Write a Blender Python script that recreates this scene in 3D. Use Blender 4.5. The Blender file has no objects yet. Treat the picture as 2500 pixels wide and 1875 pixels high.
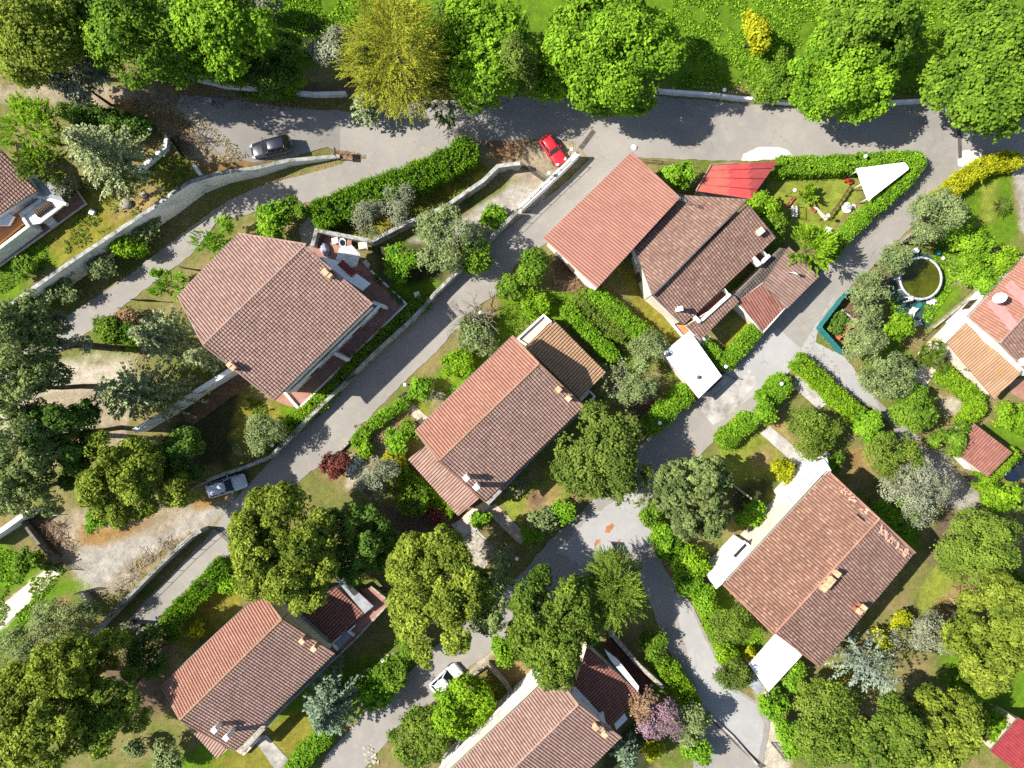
import bpy, bmesh, math, random
import numpy as np
from mathutils import Vector, Matrix
from mathutils.geometry import tessellate_polygon
R = math.radians
sc = bpy.context.scene
col = sc.collection

# ------------------------------------------------------------------ camera, sky, sun, exposure
CAMH = 77.0          # metres above the road
GS = 1 / 22.5        # metres per photo pixel at road level
cam_d = bpy.data.cameras.new('camera')
cam = bpy.data.objects.new('camera', cam_d); col.objects.link(cam)
cam.location = (0, 0, CAMH)
cam_d.sensor_width = 36; cam_d.sensor_fit = 'HORIZONTAL'
cam_d.angle = 2 * math.atan(1250 * GS / CAMH)
cam_d.clip_start = 0.5; cam_d.clip_end = 3000
sc.camera = cam

SUN_EL = R(46); SUN_DIR = Vector((math.cos(SUN_EL), -0.05, -math.sin(SUN_EL))).normalized()
world = bpy.data.worlds.new('World'); sc.world = world; world.use_nodes = True
wn = world.node_tree.nodes; wl = world.node_tree.links
sky = wn.new('ShaderNodeTexSky'); sky.sky_type = 'NISHITA'; sky.sun_disc = False
sky.sun_elevation = SUN_EL; sky.sun_rotation = R(270)
wl.new(sky.outputs[0], wn['Background'].inputs[0]); wn['Background'].inputs[1].default_value = 0.08
sun_d = bpy.data.lights.new('sun', 'SUN'); sun_d.energy = 4.6; sun_d.angle = R(0.5); sun_d.color = (1, 0.95, 0.86)
sun = bpy.data.objects.new('sun', sun_d); col.objects.link(sun)
sun.rotation_euler = SUN_DIR.to_track_quat('-Z', 'Y').to_euler(); sun.location = (-60, 0, 60)
sc.view_settings.view_transform = 'Standard'; sc.view_settings.look = 'None'
sc.view_settings.exposure = 1.05; sc.view_settings.gamma = 1
sc.render.engine = 'CYCLES'
sc.cycles.max_bounces = 5; sc.cycles.diffuse_bounces = 3; sc.cycles.transmission_bounces = 3
sc.cycles.use_denoising = False

# ------------------------------------------------------------------ photo pixels to metres
def W(px, py, z=0.0):
    k = GS * (CAMH - z) / CAMH
    return Vector(((px - 1250) * k, -(py - 937.5) * k, z))

TER_LINE = [(-90, 872), (73, 766), (230, 655), (427, 525), (500, 470), (560, 446), (640, 428), (711, 405), (831, 386)]
TER_H = 3.6
X_FULL, X_ZERO = W(470, 430).x, W(831, 386).x
_tw = [W(*p) for p in TER_LINE]
_tx = np.array([p.x for p in _tw]); _ty = np.array([p.y for p in _tw])
def gz(x, y):
    """height of the ground: the upper plot is held by the long white wall and ramps down to the road"""
    x = np.asarray(x, float); y = np.asarray(y, float)
    yl = np.interp(x, _tx, _ty) + 0.28
    yl = np.where(x < _tx[0], _ty[0] + (x - _tx[0]) * (_ty[1] - _ty[0]) / (_tx[1] - _tx[0]) + .28, yl)
    h = TER_H * np.clip((X_ZERO - x) / (X_ZERO - X_FULL), 0, 1)
    return np.where((y > yl) & (x < X_ZERO), h, 0.0)
def G(px, py, dz=0.0):
    z = 0.0
    for _ in range(5):
        p = W(px, py, z + dz); z = float(gz(p.x, p.y))
    return Vector((p.x, p.y, z + dz))

# ------------------------------------------------------------------ materials
MATS = {}
def lin(r, g, b):
    f = lambda c: ((c / 255 + .055) / 1.055) ** 2.4 if c > 10 else c / 255 / 12.92
    return (f(r), f(g), f(b), 1)
def nmat(name):
    m = bpy.data.materials.new(name); m.use_nodes = True; MATS[name] = m
    return m, m.node_tree.nodes, m.node_tree.links, m.node_tree.nodes['Principled BSDF']
def tex_noise(n, l, scale, detail=5, rough=.6, obj=True):
    tc = n.new('ShaderNodeTexCoord'); t = n.new('ShaderNodeTexNoise')
    t.inputs['Scale'].default_value = scale; t.inputs['Detail'].default_value = detail; t.inputs['Roughness'].default_value = rough
    l.new(tc.outputs['Object'], t.inputs['Vector'])
    return t
def ramp(n, l, src, stops, interp='LINEAR'):
    r = n.new('ShaderNodeValToRGB'); e = r.color_ramp; e.interpolation = interp
    while len(e.elements) < len(stops): e.elements.new(.5)
    for el, (p, c) in zip(e.elements, stops): el.position = p; el.color = c
    l.new(src, r.inputs[0]); return r
def mix(n, l, a, b, f, mode='MIX'):
    m = n.new('ShaderNodeMix'); m.data_type = 'RGBA'; m.blend_type = mode
    for s, v in ((m.inputs[0], f), (m.inputs[6], a), (m.inputs[7], b)):
        if hasattr(v, 'links'): l.new(v, s)
        else: s.default_value = v
    return m.outputs[2]
def bump(n, l, bs, src, strength=.4, dist=.03):
    b = n.new('ShaderNodeBump'); b.inputs['Strength'].default_value = strength; b.inputs['Distance'].default_value = dist
    l.new(src, b.inputs['Height']); l.new(b.outputs[0], bs.inputs['Normal'])

def plain(name, c1, c2=None, scale=2.5, rough=.8, metal=0, stain=None, bumpd=.01):
    """a surface with uneven colour, and soft dirt patches if stain is given"""
    m, n, l, bs = nmat(name)
    c2 = c2 or tuple(x * .75 for x in c1[:3]) + (1,)
    t = tex_noise(n, l, scale, 8, .65)
    r = ramp(n, l, t.outputs[0], [(.35, c2), (.62, c1)])
    out = r.outputs[0]
    if stain:
        t2 = tex_noise(n, l, scale * .35, 6, .7)
        r2 = ramp(n, l, t2.outputs[0], [(.5, (0, 0, 0, 1)), (.66, (1, 1, 1, 1))])
        out = mix(n, l, out, stain, r2.outputs[0])
    l.new(out, bs.inputs['Base Color']); bs.inputs['Roughness'].default_value = rough; bs.inputs['Metallic'].default_value = metal
    if bumpd: bump(n, l, bs, t.outputs[0], .5, bumpd)
    return m

def leafmat(name, dark, light, trans=.25):
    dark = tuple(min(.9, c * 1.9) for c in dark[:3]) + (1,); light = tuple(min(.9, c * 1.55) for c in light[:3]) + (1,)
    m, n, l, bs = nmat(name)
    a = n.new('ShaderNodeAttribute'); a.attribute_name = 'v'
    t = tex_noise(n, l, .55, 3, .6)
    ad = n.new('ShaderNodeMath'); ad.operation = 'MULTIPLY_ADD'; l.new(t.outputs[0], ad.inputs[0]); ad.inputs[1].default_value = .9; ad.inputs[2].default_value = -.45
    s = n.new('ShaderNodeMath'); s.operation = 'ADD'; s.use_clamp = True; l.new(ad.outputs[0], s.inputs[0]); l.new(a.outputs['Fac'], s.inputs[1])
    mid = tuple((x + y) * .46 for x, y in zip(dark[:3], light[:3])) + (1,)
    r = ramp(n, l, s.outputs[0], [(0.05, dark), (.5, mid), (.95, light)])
    l.new(r.outputs[0], bs.inputs['Base Color']); bs.inputs['Roughness'].default_value = .62
    bs.inputs['Specular IOR Level'].default_value = .06
    tr = n.new('ShaderNodeBsdfTranslucent'); l.new(r.outputs[0], tr.inputs[0])
    mx = n.new('ShaderNodeMixShader'); mx.inputs[0].default_value = trans
    l.new(bs.outputs[0], mx.inputs[1]); l.new(tr.outputs[0], mx.inputs[2])
    l.new(mx.outputs[0], n['Material Output'].inputs[0])
    return m

def tilemat(name, cols, moss=None, mossamt=.0, mot=.5, k=.60, var=.62):
    av = [sum(c[i] for c in cols) / len(cols) for i in range(3)]
    cols = [tuple((av[i] + (c[i] - av[i]) * var) * k for i in range(3)) + (1,) for c in cols]
    g_ = lambda c: .3 * c[0] + .55 * c[1] + .15 * c[2]
    cols = [tuple(x * .76 + g_(c) * .26 for x in c[:3]) + (1,) for c in cols]
    moss = moss and tuple(c * k for c in moss[:3]) + (1,)
    """clay tiles: every tile its own tone, weathering in patches"""
    m, n, l, bs = nmat(name)
    uv = n.new('ShaderNodeUVMap'); sep = n.new('ShaderNodeSeparateXYZ'); l.new(uv.outputs[0], sep.inputs[0])
    fl = []
    for k in (0, 1):
        f = n.new('ShaderNodeMath'); f.operation = 'FLOOR'; l.new(sep.outputs[k], f.inputs[0]); fl.append(f)
    cb = n.new('ShaderNodeCombineXYZ'); l.new(fl[0].outputs[0], cb.inputs[0]); l.new(fl[1].outputs[0], cb.inputs[1])
    wnz = n.new('ShaderNodeTexWhiteNoise'); wnz.noise_dimensions = '2D'; l.new(cb.outputs[0], wnz.inputs['Vector'])
    base = ramp(n, l, wnz.outputs[0], [(i / max(1, len(cols) - 1), c) for i, c in enumerate(cols)]).outputs[0]
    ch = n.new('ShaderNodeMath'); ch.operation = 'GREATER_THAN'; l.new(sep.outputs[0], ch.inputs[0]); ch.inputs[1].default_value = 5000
    base = mix(n, l, base, tuple(a * .34 * k for a in av) + (1,), ch.outputs[0])  # lichen, grime and groove shade painted into the channel colour
    t = tex_noise(n, l, .5, 6, .7); pr = ramp(n, l, t.outputs[0], [(.3, (.74, .73, .73, 1)), (.7, (1.16, 1.14, 1.12, 1))])
    base = mix(n, l, base, pr.outputs[0], mot, 'MULTIPLY')
    t3 = tex_noise(n, l, 9, 6, .7); pr3 = ramp(n, l, t3.outputs[0], [(.3, (.82, .8, .79, 1)), (.7, (1.12, 1.12, 1.12, 1))])
    base = mix(n, l, base, pr3.outputs[0], .7, 'MULTIPLY')
    if moss:
        t2 = tex_noise(n, l, .9, 8, .75); r2 = ramp(n, l, t2.outputs[0], [(.62 - mossamt, (0, 0, 0, 1)), (.80 - mossamt, (1, 1, 1, 1))])
        base = mix(n, l, base, moss, r2.outputs[0])
    l.new(base, bs.inputs['Base Color']); bs.inputs['Roughness'].default_value = .85
    bump(n, l, bs, t3.outputs[0], .4, .02)
    return m

plain('white', lin(232, 230, 224), lin(206, 204, 198), 1.2, .8)
plain('white_clean', lin(246, 246, 246), lin(236, 236, 238), .5, .7)
plain('white_roof', lin(250, 250, 250), lin(240, 241, 243), .35, .55, bumpd=.004)
plain('old_white', lin(236, 236, 235), lin(220, 221, 221), 1.4, .9, stain=lin(176, 176, 172))
plain('stained_wall', lin(172, 172, 168), lin(122, 122, 116), 1.8, .9, stain=lin(52, 52, 46))
plain('dark_wall', lin(120, 116, 104), lin(74, 72, 64), 2.2, .9, stain=lin(44, 42, 36))
plain('stone', lin(176, 168, 152), lin(112, 104, 92), 3.0, .9)
plain('grey_slab', lin(150, 152, 156), lin(118, 120, 126), 1.2, .85)
plain('cream_wall', lin(222, 212, 196), lin(200, 188, 170), 1.0, .9)
plain('terracotta_floor', lin(156, 114, 98), lin(134, 96, 82), 1.4, .8)
plain('orange_floor', lin(206, 138, 86), lin(184, 116, 70), 1.4, .8)
plain('brown_floor', lin(96, 50, 40), lin(70, 36, 30), 1.6, .85)
plain('pale_slab', lin(214, 196, 178), lin(186, 166, 150), 1.2, .9)
plain('pink_slab', lin(196, 128, 122), lin(172, 110, 106), 1.0, .85)
plain('gutter', lin(120, 112, 104), lin(90, 84, 78), 3, .6)
plain('wood', lin(120, 86, 60), lin(84, 58, 40), 6, .85)
plain('brick', lin(188, 110, 80), lin(150, 80, 60), 9, .9)
plain('bark', lin(96, 80, 66), lin(56, 46, 38), 6, .95, bumpd=.03)
plain('bark_pale', lin(168, 158, 146), lin(118, 108, 98), 6, .95, bumpd=.02)
plain('twig', lin(40, 46, 22), lin(24, 28, 14), 4, .95)
plain('black_metal', lin(38, 38, 40), lin(26, 26, 28), 6, .5)
plain('grey_metal', lin(140, 142, 144), lin(110, 112, 114), 4, .45, .6)
plain('white_metal', lin(236, 236, 234), lin(222, 222, 220), 3, .5)
plain('rubber', lin(30, 30, 30), lin(20, 20, 20), 8, .85)
plain('red_plastic', lin(200, 40, 30), lin(170, 30, 24), 4, .45)
plain('blue_plastic', lin(40, 60, 160), lin(30, 44, 130), 4, .5)
plain('green_cloth', lin(20, 118, 118), lin(14, 92, 94), 5, .8)
plain('tarp', lin(30, 74, 68), lin(16, 44, 44), 3, .7, stain=lin(52, 60, 58))
plain('skin', lin(196, 146, 118), lin(180, 128, 102), 6, .6)
plain('shirt', lin(150, 190, 236), lin(120, 165, 220), 6, .85)
plain('trousers', lin(32, 36, 52), lin(22, 26, 40), 6, .9)
plain('hair', lin(150, 140, 132), lin(100, 92, 86), 14, .8)
plain('cover_sheet', lin(196, 196, 214), lin(110, 96, 136), 3.5, .6)
plain('awning_red', lin(156, 52, 38), lin(132, 40, 30), 2, .7)
plain('drain', lin(92, 84, 78), lin(62, 56, 52), 4, .9)
plain('iron', lin(110, 104, 100), lin(78, 72, 68), 9, .7, .3)
plain('concrete', lin(206, 202, 194), lin(176, 172, 164), .8, .9)
plain('concrete_grey', lin(176, 172, 166), lin(140, 136, 130), .8, .9, stain=lin(110, 104, 96))
plain('paving', lin(190, 176, 156), lin(150, 138, 120), 1.6, .9)
plain('soil', lin(112, 84, 62), lin(76, 58, 42), 2.4, .95, bumpd=.05)
plain('repair', lin(168, 112, 72), lin(136, 88, 56), 3, .95)
plain('pool_rim', lin(186, 190, 194), lin(150, 156, 164), 2, .5)

def asphalt(name, c1, c2, c3):
    m, n, l, bs = nmat(name)
    t = tex_noise(n, l, .12, 6, .6); base = ramp(n, l, t.outputs[0], [(.32, c2), (.66, c1)]).outputs[0]
    t2 = tex_noise(n, l, .8, 8, .75); r2 = ramp(n, l, t2.outputs[0], [(.5, (0, 0, 0, 1)), (.78, (.75, .75, .75, 1))])
    base = mix(n, l, base, c3, r2.outputs[0])
    t4 = tex_noise(n, l, 14, 4, .7); r4 = ramp(n, l, t4.outputs[0], [(.3, (.8, .8, .8, 1)), (.7, (1.1, 1.1, 1.1, 1))])
    base = mix(n, l, base, r4.outputs[0], .8, 'MULTIPLY')
    # hairline cracks
    tc = n.new('ShaderNodeTexCoord'); vo = n.new('ShaderNodeTexVoronoi'); vo.feature = 'DISTANCE_TO_EDGE'; vo.inputs['Scale'].default_value = .28
    nz = n.new('ShaderNodeTexNoise'); nz.inputs['Scale'].default_value = 1.2; nz.inputs['Detail'].default_value = 6
    l.new(tc.outputs['Object'], nz.inputs['Vector'])
    va = n.new('ShaderNodeVectorMath'); va.operation = 'MULTIPLY_ADD'; l.new(nz.outputs['Color'], va.inputs[0]); va.inputs[1].default_value = (1.6, 1.6, 0); l.new(tc.outputs['Object'], va.inputs[2])
    l.new(va.outputs[0], vo.inputs['Vector'])
    rc = ramp(n, l, vo.outputs['Distance'], [(.002, (1, 1, 1, 1)), (.009, (0, 0, 0, 1))])
    t5 = tex_noise(n, l, .25, 2, .5); r5 = ramp(n, l, t5.outputs[0], [(.5, (0, 0, 0, 1)), (.6, (.5, .5, .5, 1))])
    f = n.new('ShaderNodeMath'); f.operation = 'MULTIPLY'; l.new(rc.outputs[0], f.inputs[0]); l.new(r5.outputs[0], f.inputs[1])
    base = mix(n, l, base, lin(92, 88, 84), f.outputs[0])
    l.new(base, bs.inputs['Base Color']); bs.inputs['Roughness'].default_value = .92
    bump(n, l, bs, t4.outputs[0], .3, .01)
asphalt('asphalt', lin(146, 141, 134), lin(126, 122, 117), lin(160, 151, 137))
asphalt('asphalt_light', lin(160, 158, 157), lin(144, 143, 142), lin(172, 167, 160))

# foliage families
LM = {
 'bright': leafmat('leaf_bright', (.026, .070, .005, 1), (.215, .365, .022, 1), .3),
 'mid': leafmat('leaf_mid', (.020, .054, .006, 1), (.165, .265, .022, 1), .3),
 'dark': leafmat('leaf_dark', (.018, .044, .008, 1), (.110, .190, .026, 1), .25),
 'oak': leafmat('leaf_oak', (.020, .040, .006, 1), (.140, .190, .030, 1), .25),
 'pine': leafmat('leaf_pine', (.030, .052, .006, 1), (.235, .285, .034, 1), .25),
 'pine_grey': leafmat('leaf_pine_grey', (.034, .055, .016, 1), (.215, .265, .085, 1), .25),
 'fir': leafmat('leaf_fir', (.034, .056, .022, 1), (.320, .360, .170, 1), .2),
 'spruce': leafmat('leaf_spruce', (.030, .054, .036, 1), (.200, .260, .160, 1), .2),
 'blue': leafmat('leaf_blue', (.050, .075, .058, 1), (.270, .320, .245, 1), .2),
 'gold': leafmat('leaf_gold', (.050, .060, .006, 1), (.300, .310, .030, 1), .25),
 'cypress': leafmat('leaf_cypress', (.026, .058, .007, 1), (.165, .225, .028, 1), .25),
 'olive': leafmat('leaf_olive', (.040, .060, .022, 1), (.225, .275, .105, 1), .25),
 'greyolive': leafmat('leaf_greyolive', (.052, .062, .038, 1), (.250, .265, .170, 1), .25),
 'lime': leafmat('leaf_lime', (.040, .098, .006, 1), (.235, .375, .018, 1), .35),
 'yellow': leafmat('leaf_yellow', (.100, .120, .004, 1), (.430, .430, .020, 1), .35),
 'hedge': leafmat('leaf_hedge', (.030, .085, .006, 1), (.205, .360, .022, 1), .3),
 'red': leafmat('leaf_red', (.045, .012, .010, 1), (.190, .060, .045, 1), .25),
 'pink': leafmat('leaf_pink', (.070, .052, .055, 1), (.330, .210, .255, 1), .3),
 'brown': leafmat('leaf_brown', (.070, .045, .026, 1), (.300, .190, .110, 1), .15),
 'dry': leafmat('leaf_dry', (.110, .085, .040, 1), (.420, .330, .170, 1), .2),
}

TT = {
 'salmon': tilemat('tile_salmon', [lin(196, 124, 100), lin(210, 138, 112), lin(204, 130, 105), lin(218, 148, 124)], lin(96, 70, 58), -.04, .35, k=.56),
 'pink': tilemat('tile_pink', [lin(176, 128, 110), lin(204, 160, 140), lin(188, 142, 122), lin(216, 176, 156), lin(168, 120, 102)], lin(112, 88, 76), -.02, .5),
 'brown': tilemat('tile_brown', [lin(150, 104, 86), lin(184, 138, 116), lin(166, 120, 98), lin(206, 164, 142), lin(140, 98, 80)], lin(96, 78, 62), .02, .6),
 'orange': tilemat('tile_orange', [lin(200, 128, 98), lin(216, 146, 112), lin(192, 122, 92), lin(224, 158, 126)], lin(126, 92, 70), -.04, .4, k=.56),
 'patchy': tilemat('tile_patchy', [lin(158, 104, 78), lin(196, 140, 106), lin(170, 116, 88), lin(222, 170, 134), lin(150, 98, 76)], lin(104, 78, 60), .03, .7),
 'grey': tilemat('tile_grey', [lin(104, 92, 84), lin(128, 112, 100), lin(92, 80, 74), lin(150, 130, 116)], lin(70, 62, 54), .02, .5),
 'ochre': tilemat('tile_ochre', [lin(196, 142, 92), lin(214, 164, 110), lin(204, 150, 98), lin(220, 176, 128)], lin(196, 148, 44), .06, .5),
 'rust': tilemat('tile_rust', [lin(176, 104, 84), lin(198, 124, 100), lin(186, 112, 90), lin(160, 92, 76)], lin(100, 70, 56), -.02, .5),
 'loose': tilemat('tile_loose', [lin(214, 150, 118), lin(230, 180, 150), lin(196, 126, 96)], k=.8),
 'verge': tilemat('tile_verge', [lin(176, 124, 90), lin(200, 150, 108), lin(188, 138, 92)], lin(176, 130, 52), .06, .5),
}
m, n, l, bs = nmat('glass'); bs.inputs['Base Color'].default_value = (.012, .018, .024, 1); bs.inputs['Roughness'].default_value = .06
m, n, l, bs = nmat('water'); t = tex_noise(n, l, .7, 5, .6)
l.new(ramp(n, l, t.outputs[0], [(.3, lin(44, 50, 4)), (.7, lin(82, 86, 10))]).outputs[0], bs.inputs['Base Color']); bs.inputs['Roughness'].default_value = .08
t2 = tex_noise(n, l, 3, 3); bump(n, l, bs, t2.outputs[0], .08, .02)
def paint(name, c, rough=.25, metal=.0, coat=.6):
    m, n, l, bs = nmat(name); t = tex_noise(n, l, 3, 5)
    l.new(ramp(n, l, t.outputs[0], [(.3, tuple(x * .85 for x in c[:3]) + (1,)), (.7, c)]).outputs[0], bs.inputs['Base Color'])
    bs.inputs['Roughness'].default_value = rough; bs.inputs['Metallic'].default_value = metal; bs.inputs['Coat Weight'].default_value = coat; bs.inputs['Coat Roughness'].default_value = .08
paint('paint_black', lin(40, 44, 56)); paint('paint_red', lin(206, 36, 52), .4, 0, .2); paint('paint_white', lin(232, 236, 240)); paint('paint_silver', lin(196, 204, 212)); paint('paint_navy', lin(24, 32, 52))
paint('lens', lin(236, 238, 240), .1); paint('tail_lens', lin(150, 16, 16), .2)
m, n, l, bs = nmat('globe'); bs.inputs['Base Color'].default_value = lin(248, 248, 248); bs.inputs['Roughness'].default_value = .3
# red painted sheet roof, panels of different age
m, n, l, bs = nmat('red_sheet'); tc = n.new('ShaderNodeTexCoord')
uv = n.new('ShaderNodeUVMap'); sp = n.new('ShaderNodeSeparateXYZ'); l.new(uv.outputs[0], sp.inputs[0])
rr = ramp(n, l, sp.outputs[0], [(0, lin(186, 92, 80)), (.40, lin(180, 70, 68)), (.66, lin(142, 58, 58))], 'CONSTANT')
t = tex_noise(n, l, 1.1, 8, .7); r2 = ramp(n, l, t.outputs[0], [(.34, (.72, .68, .68, 1)), (.6, (1.05, 1.05, 1.05, 1))])
l.new(mix(n, l, rr.outputs[0], r2.outputs[0], .8, 'MULTIPLY'), bs.inputs['Base Color']); bs.inputs['Roughness'].default_value = .6
m, n, l, bs = nmat('red_corrugated'); t = tex_noise(n, l, 1.3, 7, .7)
l.new(ramp(n, l, t.outputs[0], [(.3, lin(130, 46, 48)), (.7, lin(164, 66, 66))]).outputs[0], bs.inputs['Base Color']); bs.inputs['Roughness'].default_value = .55
# ------------------------------------------------------------------ object helpers
def tag(o, label=None, cat=None, group=None, kind=None):
    if label: o['label'] = label
    if cat: o['category'] = cat
    if group: o['group'] = group
    if kind: o['kind'] = kind
    return o
def empty(name, loc, label=None, cat=None, group=None, rz=0):
    o = bpy.data.objects.new(name, None); col.objects.link(o); o.location = loc; o.rotation_euler.z = rz
    o.empty_display_size = .2
    return tag(o, label, cat, group)
_par = {}
def link(name, me, mats, parent=None, world=True):
    """link a mesh whose vertices are in world space (or in the parent's space if world is False)"""
    o = bpy.data.objects.new(name, me); col.objects.link(o)
    for m in (mats if isinstance(mats, (list, tuple)) else [mats]):
        me.materials.append(MATS[m] if isinstance(m, str) else m)
    if parent is not None:
        o.parent = parent
        if world: o.matrix_parent_inverse = root_mat(parent).inverted()
    return o
def root_mat(p):
    m = Matrix.LocRotScale(p.location, p.rotation_euler, p.scale)
    return root_mat(p.parent) @ p.matrix_parent_inverse @ m if p.parent else m
def from_bm(name, bm, mats, parent=None, world=True, smooth=False):
    me = bpy.data.meshes.new(name); bm.to_mesh(me); bm.free()
    if smooth: me.polygons.foreach_set('use_smooth', [True] * len(me.polygons))
    return link(name, me, mats, parent, world)
def centre_origin(o):
    """origin of a lone mesh at its own base"""
    me = o.data; n = len(me.vertices); co = np.empty(n * 3, np.float32); me.vertices.foreach_get('co', co); co = co.reshape(-1, 3)
    c = np.array([co[:, 0].mean(), co[:, 1].mean(), co[:, 2].min()], np.float32); co -= c
    me.vertices.foreach_set('co', co.ravel()); o.location = c.tolist(); me.update(); return o
def addbox(bm, c, sx, sy, sz, rz=0, mi=0, bev=0):
    """box with its base centre at c"""
    r = bmesh.ops.create_cube(bm, size=1)
    M = Matrix.Translation(Vector(c) + Vector((0, 0, sz / 2))) @ Matrix.Rotation(rz, 4, 'Z') @ Matrix.Diagonal((sx, sy, sz, 1))
    bmesh.ops.transform(bm, matrix=M, verts=r['verts'])
    fs = {f for v in r['verts'] for f in v.link_faces}
    for f in fs: f.material_index = mi
    if bev: bmesh.ops.bevel(bm, geom=list({e for f in fs for e in f.edges}), offset=bev, segments=1, affect='EDGES')
def addtube(bm, pts, rads, n=8, mi=0, caps=True):
    rings = []; pts = [Vector(p) for p in pts]
    for i, p in enumerate(pts):
        d = (pts[min(i + 1, len(pts) - 1)] - pts[max(i - 1, 0)]).normalized()
        a = d.cross(Vector((0, 0, 1)) if abs(d.z) < .9 else Vector((1, 0, 0))).normalized(); b = d.cross(a)
        r = rads[i] if isinstance(rads, (list, tuple)) else rads
        rings.append([bm.verts.new(p + (a * math.cos(2 * math.pi * k / n) + b * math.sin(2 * math.pi * k / n)) * r) for k in range(n)])
    for i in range(len(rings) - 1):
        for k in range(n):
            f = bm.faces.new((rings[i][k], rings[i][(k + 1) % n], rings[i + 1][(k + 1) % n], rings[i + 1][k])); f.material_index = mi; f.smooth = True
    if caps:
        for rg in (rings[0][::-1], rings[-1]):
            f = bm.faces.new(rg); f.material_index = mi
def addlathe(bm, c, prof, n=16, mi=0):
    c = Vector(c); rings = []
    for r, z in prof:
        rings.append([bm.verts.new(c + Vector((r * math.cos(2 * math.pi * k / n), r * math.sin(2 * math.pi * k / n), z))) for k in range(n)] if r > 1e-4 else [bm.verts.new(c + Vector((0, 0, z)))])
    for a, b in zip(rings, rings[1:]):
        for k in range(n):
            k2 = (k + 1) % n
            vs = [a[k % len(a)], a[k2 % len(a)], b[k2 % len(b)], b[k % len(b)]]
            u = []
            for v in vs:
                if v not in u: u.append(v)
            if len(u) > 2:
                f = bm.faces.new(u); f.material_index = mi; f.smooth = True
def addprism(bm, pts, z0, z1, mi=0, bottom=True):
    """vertical prism; z0, z1 numbers or one height per point"""
    n = len(pts); z0 = z0 if hasattr(z0, '__len__') else [z0] * n; z1 = z1 if hasattr(z1, '__len__') else [z1] * n
    area = sum(pts[i][0] * pts[(i + 1) % n][1] - pts[(i + 1) % n][0] * pts[i][1] for i in range(n))
    idx = range(n) if area > 0 else range(n - 1, -1, -1)
    P = [pts[i] for i in idx]; z0 = [z0[i] for i in idx]; z1 = [z1[i] for i in idx]
    a = [bm.verts.new((p[0], p[1], z)) for p, z in zip(P, z0)]; b = [bm.verts.new((p[0], p[1], z)) for p, z in zip(P, z1)]
    for i in range(n):
        j = (i + 1) % n; f = bm.faces.new((a[i], a[j], b[j], b[i])); f.material_index = mi
    for ring, flip in ((b, False), (a, True)):
        if flip and not bottom: continue
        for t in tessellate_polygon([[v.co for v in ring]]):
            v3 = [ring[k] for k in t]
            f = bm.faces.new(v3)
            f.normal_update()
            if (f.normal.z > 0) == flip: f.normal_flip()
            f.material_index = mi
def slab(name, poly, ztop, thick, mat, parent=None):
    """flat slab whose top outline is the photo polygon"""
    bm = bmesh.new(); addprism(bm, [W(x, y, ztop) for x, y in poly], ztop - thick, ztop)
    return from_bm(name, bm, mat, parent)

def strip_outline(pts, wid, closed=False):
    """left and right offset of a polyline of world points, mitred"""
    P = [Vector((p[0], p[1])) for p in pts]; n = len(P); Lf, Rt = [], []
    for i in range(n):
        if closed: a, b = P[i - 1], P[(i + 1) % n]
        else: a, b = P[max(i - 1, 0)], P[min(i + 1, n - 1)]
        d1 = (P[i] - a).normalized() if (P[i] - a).length > 1e-6 else (b - P[i]).normalized()
        d2 = (b - P[i]).normalized() if (b - P[i]).length > 1e-6 else d1
        n1, n2 = Vector((-d1.y, d1.x)), Vector((-d2.y, d2.x)); m = (n1 + n2)
        m = m.normalized() if m.length > 1e-4 else n1
        k = 1 / max(.4, m.dot(n1)); w = wid / 2 * k
        Lf.append(P[i] + m * w); Rt.append(P[i] - m * w)
    return Lf, Rt
def addwall(bm, pts, hs, thick, base=None, mi=0, top_mi=None):
    """wall along world points (x, y, base z); hs height(s) above base"""
    Lf, Rt = strip_outline(pts, thick); n = len(pts)
    hs = hs if hasattr(hs, '__len__') else [hs] * n
    V = []
    for i in range(n):
        z0 = pts[i][2] - .25 if base is None else base[i]; z1 = pts[i][2] + hs[i]
        V.append([bm.verts.new((Lf[i].x, Lf[i].y, z0)), bm.verts.new((Lf[i].x, Lf[i].y, z1)), bm.verts.new((Rt[i].x, Rt[i].y, z1)), bm.verts.new((Rt[i].x, Rt[i].y, z0))])
    for a, b in zip(V, V[1:]):
        for k, m_ in ((0, mi), (1, mi if top_mi is None else top_mi), (2, mi)):
            f = bm.faces.new((a[k], b[k], b[k + 1], a[k + 1])); f.material_index = m_
    bm.faces.new(V[0]).material_index = mi; bm.faces.new(V[-1][::-1]).material_index = mi
    bmesh.ops.recalc_face_normals(bm, faces=bm.faces[:])
def wall(name, px, h, thick, mat, label, cat='wall', group=None, cap=None, density=None):
    """free standing wall; px = photo line of its top"""
    pts = []
    hs = h if hasattr(h, '__len__') else [h] * len(px)
    for (x, y), hh in zip(px, hs):
        p = G(x, y, hh); p.z -= hh; pts.append(p)
    # subdivide for small unevenness
    P, Hh = [], []; rg = random.Random(len(px) * 7 + int(px[0][0]))
    for i in range(len(pts) - 1):
        k = max(1, int((pts[i + 1] - pts[i]).length / 2.2))
        for j in range(k):
            q = pts[i].lerp(pts[i + 1], j / k); P.append(q); Hh.append(hs[i] + (hs[i + 1] - hs[i]) * j / k + rg.uniform(-.02, .02))
    P.append(pts[-1]); Hh.append(hs[-1])
    bm = bmesh.new(); addwall(bm, P, Hh, thick)
    if not cap:
        return tag(centre_origin(from_bm(name, bm, mat)), label, cat, group)
    root = empty(name, (pts[0].x, pts[0].y, pts[0].z), label, cat, group)
    from_bm('masonry', bm, mat, root)
    bm = bmesh.new(); addwall(bm, [Vector((p.x, p.y, p.z + hh + .003)) for p, hh in zip(P, Hh)], .07, thick + .1, base=[p.z + hh + .003 for p, hh in zip(P, Hh)])
    from_bm('coping', bm, cap, root)
    return root

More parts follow.
